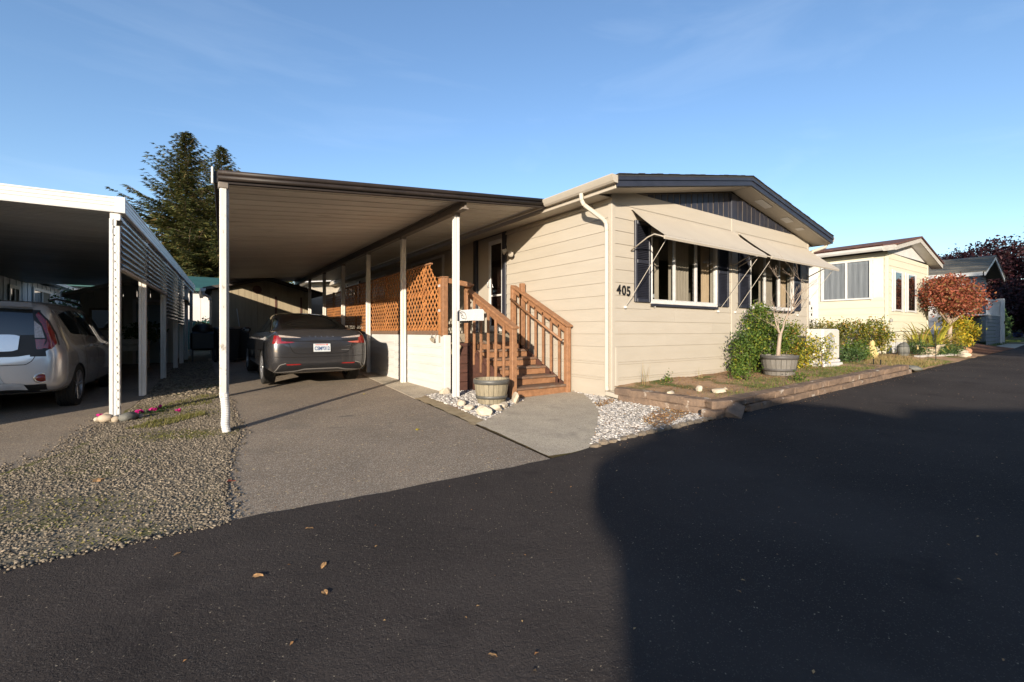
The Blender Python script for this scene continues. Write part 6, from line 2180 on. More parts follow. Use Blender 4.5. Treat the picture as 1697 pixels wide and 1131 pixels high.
for k in range(60):     # worn brown shingle edge above the gutter
    y0 = k * .25
    MB().box(-.40, -.10, y0, y0 + .24, zr(xa) + .015, zr(xa) + .03 + rg.uniform(0, .045)).build('shingle', 'brown_roof', yh)
MB().box(-.42, -.02, 1.75, 2.1, zr(xa) - .32, zr(xa) - .2, .01).build('gutter_box', 'white', yh)

# ------------------------------------------------------------------ planting in front of the yellow house
shrub('clipped_hedge', 'clipped hedge of yellow green leaves before the yellow house wall', (10.15, -.35, sz(10.15, -.35)),
      [((0, 0, .62), (.42, .34, .38)), ((-.30, .45, .64), (.42, .4, .36)), ((.2, -.15, .45), (.3, .25, .35)), ((-.5, .9, .6), (.3, .3, .35))], 4600, .062, 'leaf_hedge', 8, seed=12, mats={2: 'leaf_yellowing'})
shrub('olive_bush', 'rounded olive brown bush beside the corner of the beige house', (8.9, .62, sz(8.9, .62)),
      [((0, 0, .55), (.5, .42, .5)), ((-.3, .3, .72), (.4, .35, .4)), ((.5, -.2, .4), (.35, .3, .35))], 4200, .045, 'leaf_olive', 8, seed=14)
shrub('low_dark_plant', 'low dark green plant on the bed past the heat pump', (7.45, -.72, sz(7.45, -.72)), [((0, 0, .14), (.42, .28, .17))], 900, .05, 'leaf_dark', 3, seed=15)
shrub('low_leafy_plant', 'fresh green leafy perennial left of the yellow garden ornament', (8.35, -.55, sz(8.35, -.55)), [((0, 0, .2), (.40, .28, .24))], 1300, .055, 'leaf_dark', 4, seed=16, mats={0: 'leaf_green'})
shrub('heather_clump', 'dark heather clump left of the stone trough', (11.75, -.86, sz(11.75, -.86)), [((0, 0, .2), (.45, .3, .24))], 1300, .04, 'leaf_dark', 3, seed=17)
shrub('creeping_juniper', 'spreading grey green ground cover below the flax', (13.2, -1.15, sz(13.2, -1.15)), [((0, 0, .12), (.9, .3, .16)), ((.9, -.05, .1), (.6, .28, .14)), ((-.8, .1, .1), (.5, .25, .14))], 3600, .05, 'leaf_dark', 5, seed=18)
shrub('yellow_bush', 'bright yellow and green leafy bush right of the red maple', (17.3, -.75, sz(17.3, -.75)), [((0, 0, .62), (.6, .42, .58)), ((.4, -.1, .5), (.45, .38, .5)), ((-.1, .1, .95), (.42, .34, .3))], 3400, .08, 'leaf_yellow', 8, seed=19)
shrub('bed_perennial', 'small trailing perennial in the garden bed before the dark barrel', (2.35, -.80, sz(2.35, -.8)), [((0, 0, .09), (.24, .15, .11))], 420, .045, 'leaf_olive', 4, seed=22, mats={0: 'leaf_green'})
shrub('bed_weed', 'tiny bright green weed close to the beige skirting', (1.05, -.30, sz(1.05, -.3)), [((0, 0, .05), (.08, .07, .07))], 90, .04, 'leaf_green', 2, seed=23)
shrub('wall_weed', 'green weed near the block wall right of the dark barrel', (3.0, -1.42, sz(3, -1.42)), [((0, 0, .05), (.15, .09, .07))], 180, .04, 'leaf_green', 2, seed=24)
# dry upright stalks by the skirting
ds = thing('dry_stalks', 'dry tan grass stalks standing against the front skirting', 'weeds', (.55, -.2, sz(.55, -.2)))
blades('stalk', RNG.normal(size=(16, 3)) * np.array([.04, .03, 0]), .33, .008, 'dry_grass', ds, lean=.12, droop=.1, seg=3)
ds = thing('dry_sprig', 'single dry sprig further along the front skirting', 'weeds', (2.05, -.22, sz(2.05, -.2)))
blades('stalk', RNG.normal(size=(6, 3)) * np.array([.03, .03, 0]), .22, .007, 'dry_grass', ds, lean=.4, droop=.2, seg=3)

# flax with long arching blades
fx = thing('flax_plant', 'large flax clump with long yellow and green strap leaves', 'plant', (14.2, -.78, sz(14.2, -.78)))
def straps(n_, h, w, parent, mat, spread):
    V, F = [], []
    rg_ = random.Random(31)
    for q in range(n_):
        a_ = rg_.uniform(0, 2 * math.pi)
        L_ = h * rg_.uniform(.55, 1.2)
        el = rg_.uniform(.35, 1.35)
        dr = Vector((math.cos(a_), math.sin(a_), 0))
        sd = Vector((-math.sin(a_), math.cos(a_), 0))
        p = dr * rg_.uniform(0, spread) 
        o_ = len(V)
        for k in range(7):
            u = k / 6
            e2 = el - u * u * rg_.uniform(.6, 1.3)
            if k:
                p = p + (dr * math.cos(e2) + Vector((0, 0, 1)) * math.sin(e2)) * L_ / 6
            p.z = max(p.z, .02)
            ww_ = w * (1 - .8 * u ** 2) * .5
            V.append(tuple(p - sd * ww_))
            V.append(tuple(p + sd * ww_))
        F += [(o_ + 2 * k, o_ + 2 * k + 1, o_ + 2 * k + 3, o_ + 2 * k + 2) for k in range(6)]
    MB().add(V, F).build('strap_leaves', mat, parent, smooth=True, fix=False)['kind'] = 'stuff'
straps(150, 1.15, .05, fx, 'flax', .25)
fx2 = thing('tall_flax', 'upright yellow strap-leaved flax at the yellow house front', 'plant', (12.9, -.72, sz(12.9, -.72)))
straps(46, 1.25, .05, fx2, 'flax', .12)
# stone trough, boulders, ornaments
tg = thing('stone_trough', 'oblong tan stone trough in front of the flax', 'planter', (12.75, -.98, sz(12.75, -.98)), .1)
prof = [(-.20, 0), (.20, 0), (.26, .24), (.28, .25), (.28, .29), (.22, .29), (.17, .18), (-.17, .18), (-.22, .29), (-.28, .29), (-.28, .25), (-.26, .24)]
MB().prism(prof, 'x', -.62, .62).build('trough_body', 'trough', tg)
MB().box(-.6, .6, -.16, .16, .19, .22).build('soil', 'soil', tg)
for i, (x, y, r_, lab) in enumerate(((10.95, -.80, (.19, .15, .24), 'upright grey boulder at the corner of the yellow house'), (14.3, -1.35, (.22, .16, .12), 'pale rounded boulder beside the road bed'), (13.9, -1.5, (.18, .14, .08), 'flat pale stone at the edge of the road bed'),
                                     (15.0, -1.35, (.2, .15, .12), 'terracotta coloured stone under the flax'), (13.4, -1.56, (.16, .1, .06), 'small grey stone next to the road past the fence'), (8.2, -1.66, (.2, .12, .07), 'broken grey slab lying at the end of the block wall'))):
    o = obj('boulder', stone_mesh(60 + i, r_, 3, .06, 'terracotta' if i == 3 else 'dark_stone' if i in (0, 5) else 'stone', smooth=True, power=.8), None, (x, y, sz(x, y) + r_[2] * .6), (0, 0, i))
    tag(o, lab, 'stone', 'boulders in the neighbour bed')
go = thing('garden_ornament', 'yellow figurine ornament in front of the clipped hedge', 'ornament', (9.15, -.62, sz(9.15, -.62)))
o = MB().lathe([(0, 0), (.11, 0), (.12, .07), (.085, .16), (.11, .22), (.075, .30), (.05, .32), (.07, .38), (.055, .44), (.02, .48), (0, .49)], 14).build('figure', 'statue_yellow', go, smooth=True)
o.data.vertices.foreach_set('co', (np.array([v.co for v in o.data.vertices]) + RNG.normal(size=(len(o.data.vertices), 3)) * .006).ravel())
MB().lathe([(0, 0), (.06, .02), (.07, .08), (0, .14)], 10, (.10, -.05, .06)).build('side_lump', 'statue_yellow', go, smooth=True)
bb = thing('bird_bath', 'small grey pedestal ornament among the hedge stems', 'ornament', (8.72, -.30, sz(8.72, -.3)))
MB().lathe([(0, 0), (.11, 0), (.1, .05), (.06, .1), (.06, .3), (.13, .36), (.14, .40), (0, .38)], 14).build('pedestal', 'stone', bb, smooth=True)
# stones lying on the garden bed of the beige house
for i, (x, y, r_, lab) in enumerate(((.14, -.98, (.075, .05, .04), 'small pale stone near the corner of the block wall'), (.62, -1.12, (.06, .055, .055), 'upright cream stone on the green patch of bed'), (.70, -1.38, (.13, .075, .05), 'largest flat cream stone on the garden bed'), (1.2, -1.18, (.05, .04, .03), 'little pale stone right of the cream stones'))):
    o = obj('stone', stone_mesh(80 + i, r_, 2, .08, 'stone'), None, (x, y, sz(x, y) + r_[2] * .55), (0, 0, i * 1.3))
    tag(o, lab, 'stone', 'stones on the garden bed')
# broken pale rocks edging the pebbles by the steps
for i, (x, y, r_, lab) in enumerate(((-1.93, 1.98, (.12, .09, .075), 'cream rock at the foot of the white corner post'), (-2.20, .92, (.10, .08, .06), 'white rock left of the tan barrel tub'), (-2.27, .14, (.15, .10, .085), 'largest cream rock at the corner of the pebbles'),
                                     (-2.02, .26, (.12, .085, .07), 'white angular rock in front of the tan barrel tub'), (-1.80, .40, (.11, .08, .065), 'pale rock between tub and walkway'), (-1.43, .60, (.12, .07, .11), 'tall grey rock leaning on the stair newel'), (-2.26, .55, (.09, .07, .05), 'low white rock by the driveway edging'))):
    o = obj('rock', stone_mesh(90 + i, r_, 2, .1, 'stone', power=.5), None, (x, y, gz(x, y) + .02 + r_[2] * .6), (0, 0, i * .9))
    tag(o, lab, 'rock', 'rocks round the barrel tub')

# low wire fence of arched black rods
wf = thing('wire_fence', 'low black wire fence panel with an arched top in the neighbour bed', 'fence', (9.8, -1.12, sz(9.8, -1.12)), R(-35))
wm = MB()
for k in range(9):
    x = -.85 + k * .21
    hgt = .62 + .16 * math.cos((x) / .85 * 1.4)
    wm.tube([(x, 0, 0), (x, 0, hgt)], .004, 4)
for z in (.2, .38, .56):
    wm.tube([(-.85, 0, z), (.83, 0, z)], .004, 4)
wm.tube([(x, 0, .62 + .16 * math.cos(x / .85 * 1.4)) for x in np.linspace(-.85, .83, 15)], .007, 5)
wm.build('wire_mesh', 'iron', wf)
for x in (-.85, .83):
    MB().tube([(x, .01, -.02), (x, .01, .68)], .007, 6).build('post', 'iron', wf)
tm = thing('garden_marker', 'small yellow triangular garden marker on a thin stake', 'marker', (11.25, -1.05, sz(11.25, -1.05)))
MB().prism([(-.07, .22), (.07, .22), (0, .33)], 'y', -.006, .006).build('plate', 'statue_yellow', tm)
MB().tube([(0, 0, 0), (0, 0, .23)], .006, 5).build('stake', 'iron', tm)
for i, x in enumerate((7.15, 7.6)):
    o = thing('stake', ['short black stake near the end of the block wall', 'short black stake furthest right on the block wall bed'][i], 'stake', (x, -1.25, sz(x, -1.25)), group='short stakes in the bed')
    MB().tube([(0, 0, -.02), (.004, 0, .13)], .013, 6).build('rod', 'iron', o)
# pale edging boards in the neighbour bed
o = MB().beam((11.2, -1.02, .0), (14.6, -1.42, .0), .10, .07, .01).build('edging_log', 'grey_wood')
o.location = (0, 0, sz(12.9, -1.2) + .02)
o.rotation_euler = (0, 0, 0)
tag(o, 'long weathered pale log edging the neighbour bed', 'log')

# ------------------------------------------------------------------ trees
def broad_tree(name, label, loc, trunk, blobs, n_, size, mat, bark, seed, group=None, cl=14):
    t_ = thing(name, label, 'tree', loc, 0, group)
    rg_ = random.Random(seed)
    m_ = MB()
    base = trunk[-1][0]
    m_.tube([p for p, r_ in trunk], [r_ for p, r_ in trunk], 9)
    for c0, r0 in blobs:
        for k in range(3):
            e_ = Vector(c0) + Vector((rg_.uniform(-.6, .6) * r0[0], rg_.uniform(-.6, .6) * r0[1], rg_.uniform(-.4, .3) * r0[2]))
            s0 = Vector(trunk[-1 - (k % 2)][0])
            m_.tube([s0, s0.lerp(e_, .5) + Vector((0, 0, -.04)), e_], [trunk[-1][1] * .7, trunk[-1][1] * .4, .008], 6)
    m_.build('trunk', bark, t_, smooth=True)
    tot = sum(r0[0] * r0[2] for c0, r0 in blobs)
    P = []
    for i, (c0, r0) in enumerate(blobs):
        k = int(n_ * r0[0] * r0[2] / tot)
        cen = blob_points(max(10, k // cl), c0, r0, .35, .3, seed * 7 + i)
        P.append(cen[RNG.integers(0, len(cen), k)] + RNG.normal(size=(k, 3)) * size * np.array([1.7, 1.7, .9]))
    leaves('crown', np.concatenate(P), size, mat, t_)
    return t_


broad_tree('red_maple', 'low spreading Japanese maple with red and orange leaves', (15.0, -.95, sz(15, -.95)),
           [((0, 0, -.05), .075), ((.05, 0, .4), .065), ((.16, 0, .8), .055), ((.32, 0, 1.2), .042)],
           [((0.1, 0, 1.85), (1.1, .6, .42)), ((.85, -.15, 1.7), (.8, .5, .40)), ((-.65, .05, 1.66), (.7, .5, .42)), ((.1, .1, 2.25), (.6, .4, .24)), ((1.55, -.3, 1.55), (.5, .4, .34)), ((-1.15, .2, 1.9), (.4, .35, .24)), ((.9, -.1, 2.2), (.5, .35, .2)), ((-.4, .1, 2.2), (.4, .3, .18)), ((1.9, -.3, 1.95), (.25, .25, .14)), ((.3, -.1, 1.35), (.9, .45, .22))],
           8200, .09, 'leaf_maple', 'bark_pale', 3, cl=34)

purple = broad_tree('purple_maple', 'big dark purple-leaved tree rising behind the grey house', (49.5, 3.0, gz(49, 3)),
                    [((0, 0, 0), .3), ((.1, 0, 1.6), .25), ((.2, 0, 3), .18)],
                    [((0, 0, 4.3), (3.2, 2.4, 2.4)), ((-1.6, .5, 5.6), (1.9, 1.6, 1.2)), ((1.8, -.3, 5.9), (2.0, 1.6, 1.5)), ((2.2, -.6, 3.2), (2.4, 1.8, 2.2)), ((.6, 0, 7.2), (1.5, 1.3, .9)), ((-1.2, 0, 2.2), (2.2, 1.8, 1.6))],
                    15000, .27, 'leaf_purple', 'bark_dark', 9)
broad_tree('purple_maple', 'lower dark purple tree at the right edge behind the far grey house', (43.5, .4, gz(43, .4)),
           [((0, 0, 0), .2), ((.1, 0, 1.2), .15), ((.1, 0, 2), .1)],
           [((0, 0, 2.6), (2.3, 2.0, 1.6)), ((1.2, -.5, 3.4), (1.6, 1.4, 1.2)), ((-1.0, .4, 1.8), (1.4, 1.2, 1.2)), ((0, 0, 1.2), (2.0, 1.5, 1.0))],
           9000, .24, 'leaf_purple', 'bark_dark', 12)
broad_tree('purple_maple', 'distant purple foliage showing above the grey house roof', (52, 6.4, gz(52, 6)),
           [((0, 0, 0), .2), ((.1, 0, 2.2), .15), ((.1, 0, 3.4), .1)],
           [((0, 0, 6.2), (2.0, 2.0, .9)), ((2.0, -.5, 6.8), (1.6, 1.4, .9)), ((-2.2, .6, 5.8), (1.6, 1.2, .7))],
           6000, .24, 'leaf_purple', 'bark_dark', 13)
broad_tree('thin_tree', 'sparse pale-leaved tree seen above the tan shed roof', (.9, 34.0, gz(1, 20)),
           [((0, 0, 0), .18), ((.1, 0, 2.5), .14), ((.1, 0, 4), .08)],
           [((0, 0, 4.2), (2.6, 2.0, 1.7)), ((-2.0, 0, 3.6), (1.5, 1.3, 1.0)), ((1.9, 0, 4.6), (1.2, 1.2, 1.0))],
           2600, .22, 'birch', 'bark_pale', 15)


def conifer(name, label, loc, H, Rb, n_br, seed, mat='needle', group=None, spray=.42, crown_from=.06):
    """tapered trunk > whorls of branches that rise near the top and droop lower down, each carrying many needle sprays"""
    t_ = thing(name, label, 'tree', loc, 0, group)
    rg_ = np.random.default_rng(seed)
    m_ = MB()
    m_.tube([(0, 0, 0), (.05, 0, H * .3), (-.03, .02, H * .65), (0, 0, H)], [H * .018, H * .013, H * .006, .01], 8)
    P, D, S_ = [], [], []
    for k in range(n_br):
        u = crown_from + (1 - crown_from) * (k + rg_.uniform(-3, 3)) / n_br
        u = u if u < .992 else rg_.uniform(.7, .99)
        u = max(crown_from, u)       # height fraction
        z = H * u
        L_ = Rb * (1 - u) ** 1.0 * rg_.choice([.45, .7, .85, 1.0, 1.15]) * rg_.uniform(.85, 1.1) + .12
        a_ = k * 2.399 + rg_.uniform(-.4, .4)
        el = .70 * (u ** 1.6) - .08 + rg_.uniform(-.22, .22)
        d0 = np.array([math.cos(a_), math.sin(a_), 0])
        n_ = max(4, int(L_ / .23))
        pts = []
        for i in range(n_ + 1):
            v = i / n_
            pts.append(np.array([0, 0, z]) + d0 * L_ * v + np.array([0, 0, 1]) * (L_ * (math.sin(el) * v - .16 * v * v * (1 - u) + .16 * v ** 3)))
        if L_ > .5:
            m_.tube([tuple(p) for p in pts[::max(1, n_ // 3)]], [max(.008, .035 * (1 - u))] * len(pts[::max(1, n_ // 3)]), 4, cap=False)
        sd = np.array([-d0[1], d0[0], 0])
        for i in range(1, n_ + 1):
            v = i / n_
            wv = (1 - v) * .55 + .12
            q = int(4 + 5 * (1 - v))
            for s_ in range(q):
                lat = rg_.uniform(-1, 1)
                dd = d0 * (.75 + .3 * v) + sd * lat * 1.1 + np.array([0, 0, rg_.uniform(-.35, .12)])
                dd /= np.linalg.norm(dd)
                P.append(pts[i] + sd * lat * wv * L_ * .18)
                D.append(dd)
                S_.append(spray * rg_.uniform(.6, 1.25) * (.38 + .62 * (1 - u)))
    m_.build('trunk', 'bark_dark', t_, smooth=True)
    P, D, S_ = np.array(P), np.array(D), np.array(S_)[:, None]
    n_ = len(P)
    up = np.tile([0, 0, 1.0], (n_, 1)) + rg_.normal(size=(n_, 3)) * .35
    sd = np.cross(D, up)
    sd /= np.linalg.norm(sd, axis=1, keepdims=True) + 1e-9
    # each spray: three narrow blades fanned from its root
    V, F = [], []
    for j, (f_, wd) in enumerate(((0, .14), (.75, .11), (-.75, .11))):
        dd = D + sd * f_
        dd /= np.linalg.norm(dd, axis=1, keepdims=True)
        s2 = np.cross(dd, np.cross(sd, dd))
        L_ = S_ * (1 if j == 0 else .72)
        tip = P + dd * L_ - np.array([0, 0, .10]) * L_
        mid = P + dd * L_ * .45
        V.append(np.stack([P, mid + sd * wd * S_ * .8, tip, mid - sd * wd * S_ * .8], 1).reshape(-1, 3))
        F.append(np.arange(n_)[:, None] * 4 + np.array([[0, 1, 2, 3]]) + j * n_ * 4)
    np_mesh('crown', np.concatenate(V), np.concatenate(F), mat, t_)
    return t_


c1 = conifer('fir_tree', 'tall dark fir tree behind the two carports, the higher of the two', (-5.9, 42.0, gz(-5.9, 20)), 17.6, 9.4, 640, 4, spray=.68)
c2 = conifer('fir_tree', 'narrower fir tree close behind the corner of the tan carport', (-3.5, 39.0, gz(-3.4, 20)), 15.9, 7.2, 560, 6, spray=.6)
c3 = conifer('blue_fir', 'blue green fir at the right edge beyond the purple trees', (58.0, 1.5, gz(58, 1)), 12.6, 3.2, 150, 8, 'needle_blue', spray=.5)
# firs across the road behind the viewer: they shade the far houses and show in the windows
spots = [(2.5, -21, 1.0, 'first fir across the road behind the shaded house'), (8, -23, .9, 'second fir across the road, left of the gap'), (17, -22, 1.05, 'third fir across the road, thick and tall'), (27, -19, 1.0, 'fourth fir across the road facing the yellow house'),
         (33, -22, 1.1, 'fifth fir across the road reflected in the front window'), (39, -18, .95, 'sixth fir across the road, short and full'), (46, -21, 1.05, 'seventh fir across the road towards the bend'), (54, -17, 1.0, 'eighth fir across the road, furthest along')]
for i, (x, y, s_, lab) in enumerate(spots):
    o = copy_tree(c1)
    o.location = (x, y, gz(x, y))
    o.scale = (s_ * .8,) * 3
    o.rotation_euler = (0, 0, i * 1.1)
    tag(o, lab, 'tree', 'firs across the road')

# ------------------------------------------------------------------ grey house, its deck, and the last house on the right
gh = thing('grey_house', 'grey house with brown shingle roof and white fascia in shade on the right', 'house', (22.5, -.1, gz(22.5, 0) + .05))
gl = gh.location
H0 = 3.55 - gl.z
for k in range(15):
    z = .4 + k * .2
    if z < H0:
        for ax, a1 in (('x', 3.5), ('y', 12)):
            MB().prism([(.002, z), (-.015, z), (-.003, min(z + .21, H0)), (.002, min(z + .21, H0))], ax, .0, a1).build('siding_board', 'grey_house' if ax == 'x' else 'vinyl_white', gh)
MB().box(.004, 3.5, .004, 12, -.2, H0).build('wall', 'grey_house', gh)
MB().prism([(0, H0), (3.5, H0), (1.75, H0 + .72)], 'y', -.004, .004).build('gable', 'navy', gh)
for s_, u0, u1 in ((1, -.35, 1.75), (-1, 1.75, 3.85)):
    z0, z1 = (H0 - .05, H0 + .82) if s_ > 0 else (H0 + .82, H0 - .05)
    nrow = 6
    for k in range(nrow):
        a_, b2 = u0 + (u1 - u0) * k / nrow, u0 + (u1 - u0) * (k + 1) / nrow
        za, zb = z0 + (z1 - z0) * k / nrow, z0 + (z1 - z0) * (k + 1) / nrow
        MB().prism([(a_, za), (b2, zb), (b2, zb + .04 + (.0 if s_ > 0 else .02)), (a_, za + .04 + (.02 if s_ > 0 else 0))], 'y', -.6, 12.3).build('shingle_row', 'grey_roof', gh)
    MB().prism([(u0, z0 - .16), (u1, z1 - .16), (u1, z1 - .005), (u0, z0 - .005)], 'y', -.58, -.54).build('rake_fascia', 'white', gh)
MB().box(-.40, -.30, -.5, 12, H0 - .2, H0 - .04).build('gutter', 'white', gh)
w_ = MB().box(1.0, 2.4, -.05, -.016, 1.2, 2.4, .01).build('window', 'white', gh)
MB().box(1.06, 2.34, -.056, -.051, 1.26, 2.34).build('pane', 'car_glass', w_)
dk = thing('white_stair_deck', 'dark skirted deck with white railing and white end panel by the grey house', 'deck', (22.0, -.75, gz(22, -.7)))
dz = 1.32
for k in range(8):
    MB().box(0, 2.75, .0, .03, .02 + k * .16, .165 + k * .16, .004).build('skirt_board', 'grey_house', dk)
MB().box(-.05, 2.75, -.02, .6, dz - .03, dz + .02, .005).build('floor', 'white', dk)
MB().box(-.05, 2.7, -.01, .05, dz + .60, dz + .68, .005).build('top_rail', 'white', dk)
for k in range(12):
    MB().box(.05 + k * .22, .10 + k * .22, 0, .04, dz + .02, dz + .6, .004).build('baluster', 'white', dk)
MB().prism([(2.76, -.05), (3.35, -.05), (3.35, dz + .75), (3.1, dz + .75), (2.76, dz + .02)], 'y', -.05, .02).build('end_panel', 'white', dk)
MB().box(3.10, 3.36, -.06, .2, -.05, dz + .80, .008).build('end_post', 'white', dk)
MB().box(3.16, 3.26, -.075, -.061, .95, 1.08).build('opening', 'dark', dk)
flat('neighbour_path', [(20.3, -1.75), (24.5, -1.6), (24.5, -1.0), (20.6, -1.0)], 'concrete', 0.006)
flat('neighbour_lawn', [(20.8, -1.0), (34, -.9), (34, 0.2), (20.8, .2)], 'lawn', 0.010)
a = scatter(3500, [(20.9, -.98), (30, -.9), (30, .0), (20.9, .0)], 0.01)
tag(blades('neighbour_grass', a, .06, .012, 'grass'), 'mown grass strip before the grey house deck', 'grass', kind='stuff')

fh = thing('far_white_house', 'small white gabled house at the far right edge of the view', 'house', (82.0, 4.0, gz(82, 4)))
for k in range(8):
    MB().prism([(.002, k * .2), (-.012, k * .2), (-.002, k * .2 + .21), (.002, k * .2 + .21)], 'x', 0, 3.0).build('siding_board', 'vinyl_white', fh)
MB().box(0, 3.0, .004, 6, 0, 1.62).build('wall', 'vinyl_white', fh)
MB().prism([(0, 1.6), (3.0, 1.6), (1.5, 2.55)], 'y', -.01, .0).build('gable', 'vinyl_white', fh)
for s_ in (-1, 1):
    MB().prism([(1.5, 2.6), (1.5 + s_ * 1.85, 1.45), (1.5 + s_ * 1.85, 1.58), (1.5, 2.74)], 'y', -.35, 6).build('roof', 'white', fh)
for x in (.35, 1.1, 1.9):
    w_ = MB().box(x, x + .5, -.04, -.013, .35, 1.3, .006).build('window', 'white', fh)
    MB().box(x + .06, x + .44, -.046, -.041, .42, 1.24).build('pane', 'car_glass', w_)
MB().box(0, 3.0, -.12, -.0125, 0, .12).build('base_trim', 'cream_pot', fh)
shrub('red_shrub', 'small dark red shrub in front of the far white house', (62.5, 4.0, gz(62, 4)), [((0, 0, 1.35), (.7, .5, .5))], 500, .1, 'leaf_maple', 3, seed=51)
shrub('olive_shrub', 'olive shrub in front of the far white house', (64, 3.6, gz(64, 3.6)), [((0, 0, .4), (.6, .4, .45))], 500, .1, 'leaf_olive', 3, seed=52)
sb = thing('blue_shed', 'low dark blue shed between the white end panel and far house', 'shed', (61.5, 4.4, gz(61, 4)))
MB().box(0, 1.9, 0, 1.5, 0, 1.0, .01).build('wall', 'blue_plastic', sb)
MB().prism([(-.15, .98), (2.05, .98), (2.05, 1.05), (-.15, 1.1)], 'y', -.15, 1.6).build('roof', 'grey_roof', sb)
MB().box(.2, .8, -.02, 0, .1, .85).build('door', 'navy', sb)
bc = thing('blue_crate', 'small blue plastic crate on the verge at the far right', 'crate', (45.5, 1.2, gz(45.5, 1.2)))
m_ = MB()
for a_ in ((-.35, .35, -.25, -.22), (-.35, .35, .22, .25)):
    m_.box(a_[0], a_[1], a_[2], a_[3], 0, .32)
m_.box(-.35, -.32, -.22, .22, 0, .32)
m_.box(.32, .35, -.22, .22, 0, .32)
m_.box(-.34, .34, -.24, .24, .01, .04)
m_.build('crate_body', 'blue_plastic', bc)
MB().box(-.37, .37, -.27, .27, .30, .34).build('rim', 'blue_plastic', bc)
fbk = thing('far_hedge', 'dark green hedge behind the far white house', 'hedge', (36, 1.6, gz(36, 1.6)))
leaves('foliage', blob_points(3000, (0, 0, 1.0), (5, 1.2, 1.5), .4), .2, 'leaf_dark', fbk)

# distant wooded rise that closes the horizon
tag(leaves('distant_woods', np.concatenate([blob_points(2600, (x, y, 2.5), (16, 8, 5.0), .5, seed=int(x + 300)) for x, y in ((95, 6), (88, 26), (70, 52), (40, 75), (10, 82), (-25, 84), (-55, 72), (118, -18))]), 1.3, 'needle'),
    'dark line of distant woods along the horizon', 'woods', kind='stuff')

# ------------------------------------------------------------------ house across the road behind the viewer (casts the broad shadow on the road)
q0 = -17.0
s2 = Vector((math.cos(SUN_AZ), math.sin(SUN_AZ), 0))
oh = thing('opposite_house', 'house across the road whose shadow lies over the asphalt', 'house', (s2.x * q0, s2.y * q0, gz(s2.x * q0, s2.y * q0)), SUN_AZ - math.pi / 2)
gz0 = oh.location.z
prof = [(.0, -.2), (.0, 2.75 - gz0), (.4, 2.95 - gz0), (1.2, 3.30 - gz0), (8.6, 3.40 - gz0), (14, 2.9 - gz0), (14, -.2)]
MB().prism(prof, 'y', -9, 0).build('wall', 'vinyl_white', oh)
for pts in ([(.0, 2.96), (.31, 3.10), (.86, 3.27), (1.3, 3.50), (1.62, 3.72), (1.9, 3.80), (2.47, 3.77), (2.47, 3.42), (1.2, 3.32), (.4, 2.97), (.0, 2.77)], [(2.472, 3.77), (3.1, 3.70), (3.42, 3.57), (3.55, 3.55), (3.72, 3.60), (3.92, 3.69), (4.55, 3.72), (9, 3.85), (14.3, 2.95), (14.3, 2.85), (9, 3.60), (5.2, 3.42), (2.472, 3.42)]):
    MB().prism([(x, z - gz0) for x, z in pts], 'y', -9.4, .3).build('roof', 'shingle', oh)
MB().prism([(-.10, 2.66 - gz0), (-.16, 2.74 - gz0), (-.165, 2.82 - gz0), (-.10, 2.91 - gz0), (-.002, 2.96 - gz0), (-.002, 2.60 - gz0)], 'y', -.25, .3).build('shadow_bulge_caster', 'white', oh)  # added piece, shaped only to make the road shadow's left edge bulge
MB().lathe([(.13, 2.98), (.13, 3.18), (.16, 3.24), (.165, 3.31), (.12, 3.36), (.0, 3.385)], 18, (.585, -.1, -gz0)).build('head_shadow_caster', 'alu', oh)  # added dome whose shadow stands in for that of the viewer's head
w_ = MB().box(3, 4.6, .0, .05, 1.3, 2.5, .01).build('window', 'white', oh)
MB().box(3.08, 4.52, .051, .056, 1.38, 2.42).build('pane', 'car_glass', w_)
dr_ = MB().box(6, 6.95, .0, .05, .4, 2.5, .01).build('door', 'navy', oh)
MB().box(6.1, 6.14, .05, .1, 1.4, 1.5).build('handle', 'chrome', dr_)


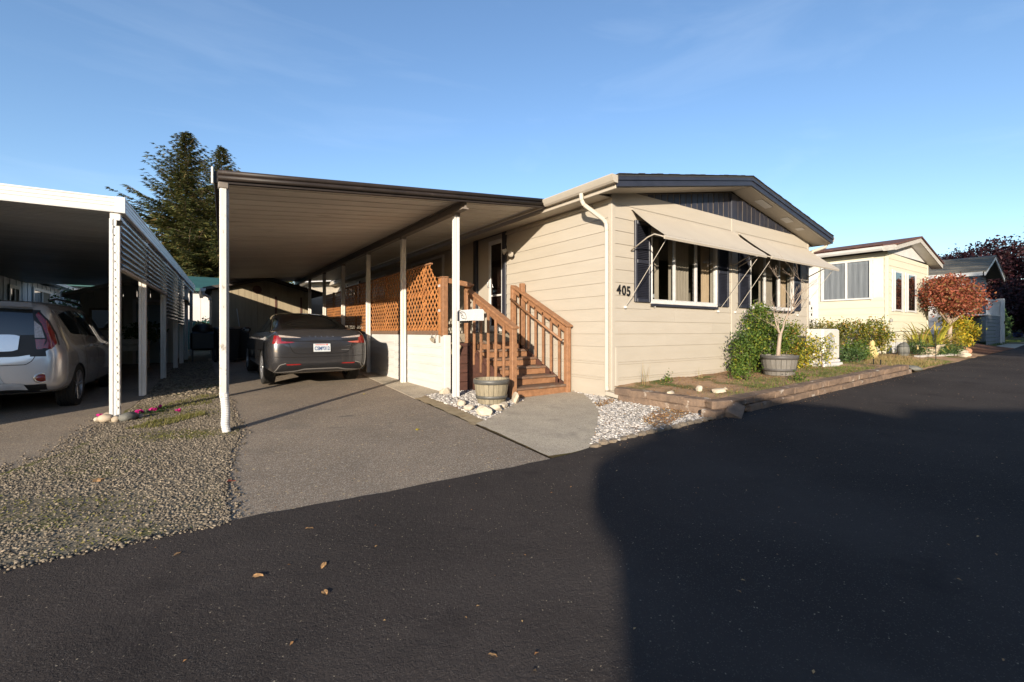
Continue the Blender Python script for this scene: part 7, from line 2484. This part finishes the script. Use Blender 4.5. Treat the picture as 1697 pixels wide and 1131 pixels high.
# ------------------------------------------------------------------ single fallen leaves large enough to point at
def leaf_outline(kind, s_):
    if kind == 'maple':
        pts = []
        for k in range(10):
            a_ = math.pi / 2 + k * math.pi / 5
            r_ = (1.0, .42)[k % 2] * (1 if k not in (4, 6) else .8)
            pts.append((r_ * s_ * math.cos(a_), r_ * s_ * math.sin(a_)))
        return pts
    return [(0, -s_), (.32 * s_, -.45 * s_), (.42 * s_, .1 * s_), (.25 * s_, .65 * s_), (0, s_), (-.25 * s_, .65 * s_), (-.42 * s_, .1 * s_), (-.32 * s_, -.45 * s_)]


for i, (x, y, s_, kind, m_, lab) in enumerate(((-6.04, -.10, .055, 'maple', 'fallen', 'orange fallen leaf in the middle of the grey gravel'), (-5.16, -.73, .045, 'maple', 'fallen_red', 'red fallen leaf on the driveway edge by the gravel'), (-5.15, -2.41, .040, 'oval', 'fallen', 'largest tan leaf on the black road near the camera'),
                                               (-4.86, -2.50, .030, 'oval', 'fallen', 'curled brown leaf on the black road below the driveway'), (-4.83, -2.01, .028, 'oval', 'fallen', 'small orange leaf on the road just off the driveway'), (-4.91, -2.75, .034, 'oval', 'fallen', 'thin pale leaf nearest the camera on the road'),
                                               (-3.28, -.03, .035, 'maple', 'leaf_yellow', 'yellow leaf on the driveway beside the walkway'), (-4.49, -3.54, .02, 'oval', 'fallen', 'tiny pale leaf at the bottom of the road'), (-5.48, -1.91, .03, 'oval', 'fallen', 'leaf on the road beside the gravel strip'), (-3.0, 2.9, .03, 'maple', 'leaf_yellow', 'yellow leaf on the driveway behind the grey sedan'))):
    on = .012 if y < -1.6 else .012 if x < -5.3 else .002
    pts = leaf_outline(kind, s_)
    m2 = MB()
    n_ = len(pts)
    m2.add([(0, 0, .006)] + [(px_, py_, .002 + .020 * (abs(px_) / s_) * (1 if k % 2 else .5)) for k, (px_, py_) in enumerate(pts)], [(0, k + 1, (k + 1) % n_ + 1) for k in range(n_)])
    o = m2.build('fallen_leaf', m_, fix=False)
    o.location = (x, y, gz(x, y) + on)
    o.rotation_euler = (.15, .1, i * 1.9)
    tag(o, lab, 'leaf', 'fallen leaves on the ground')
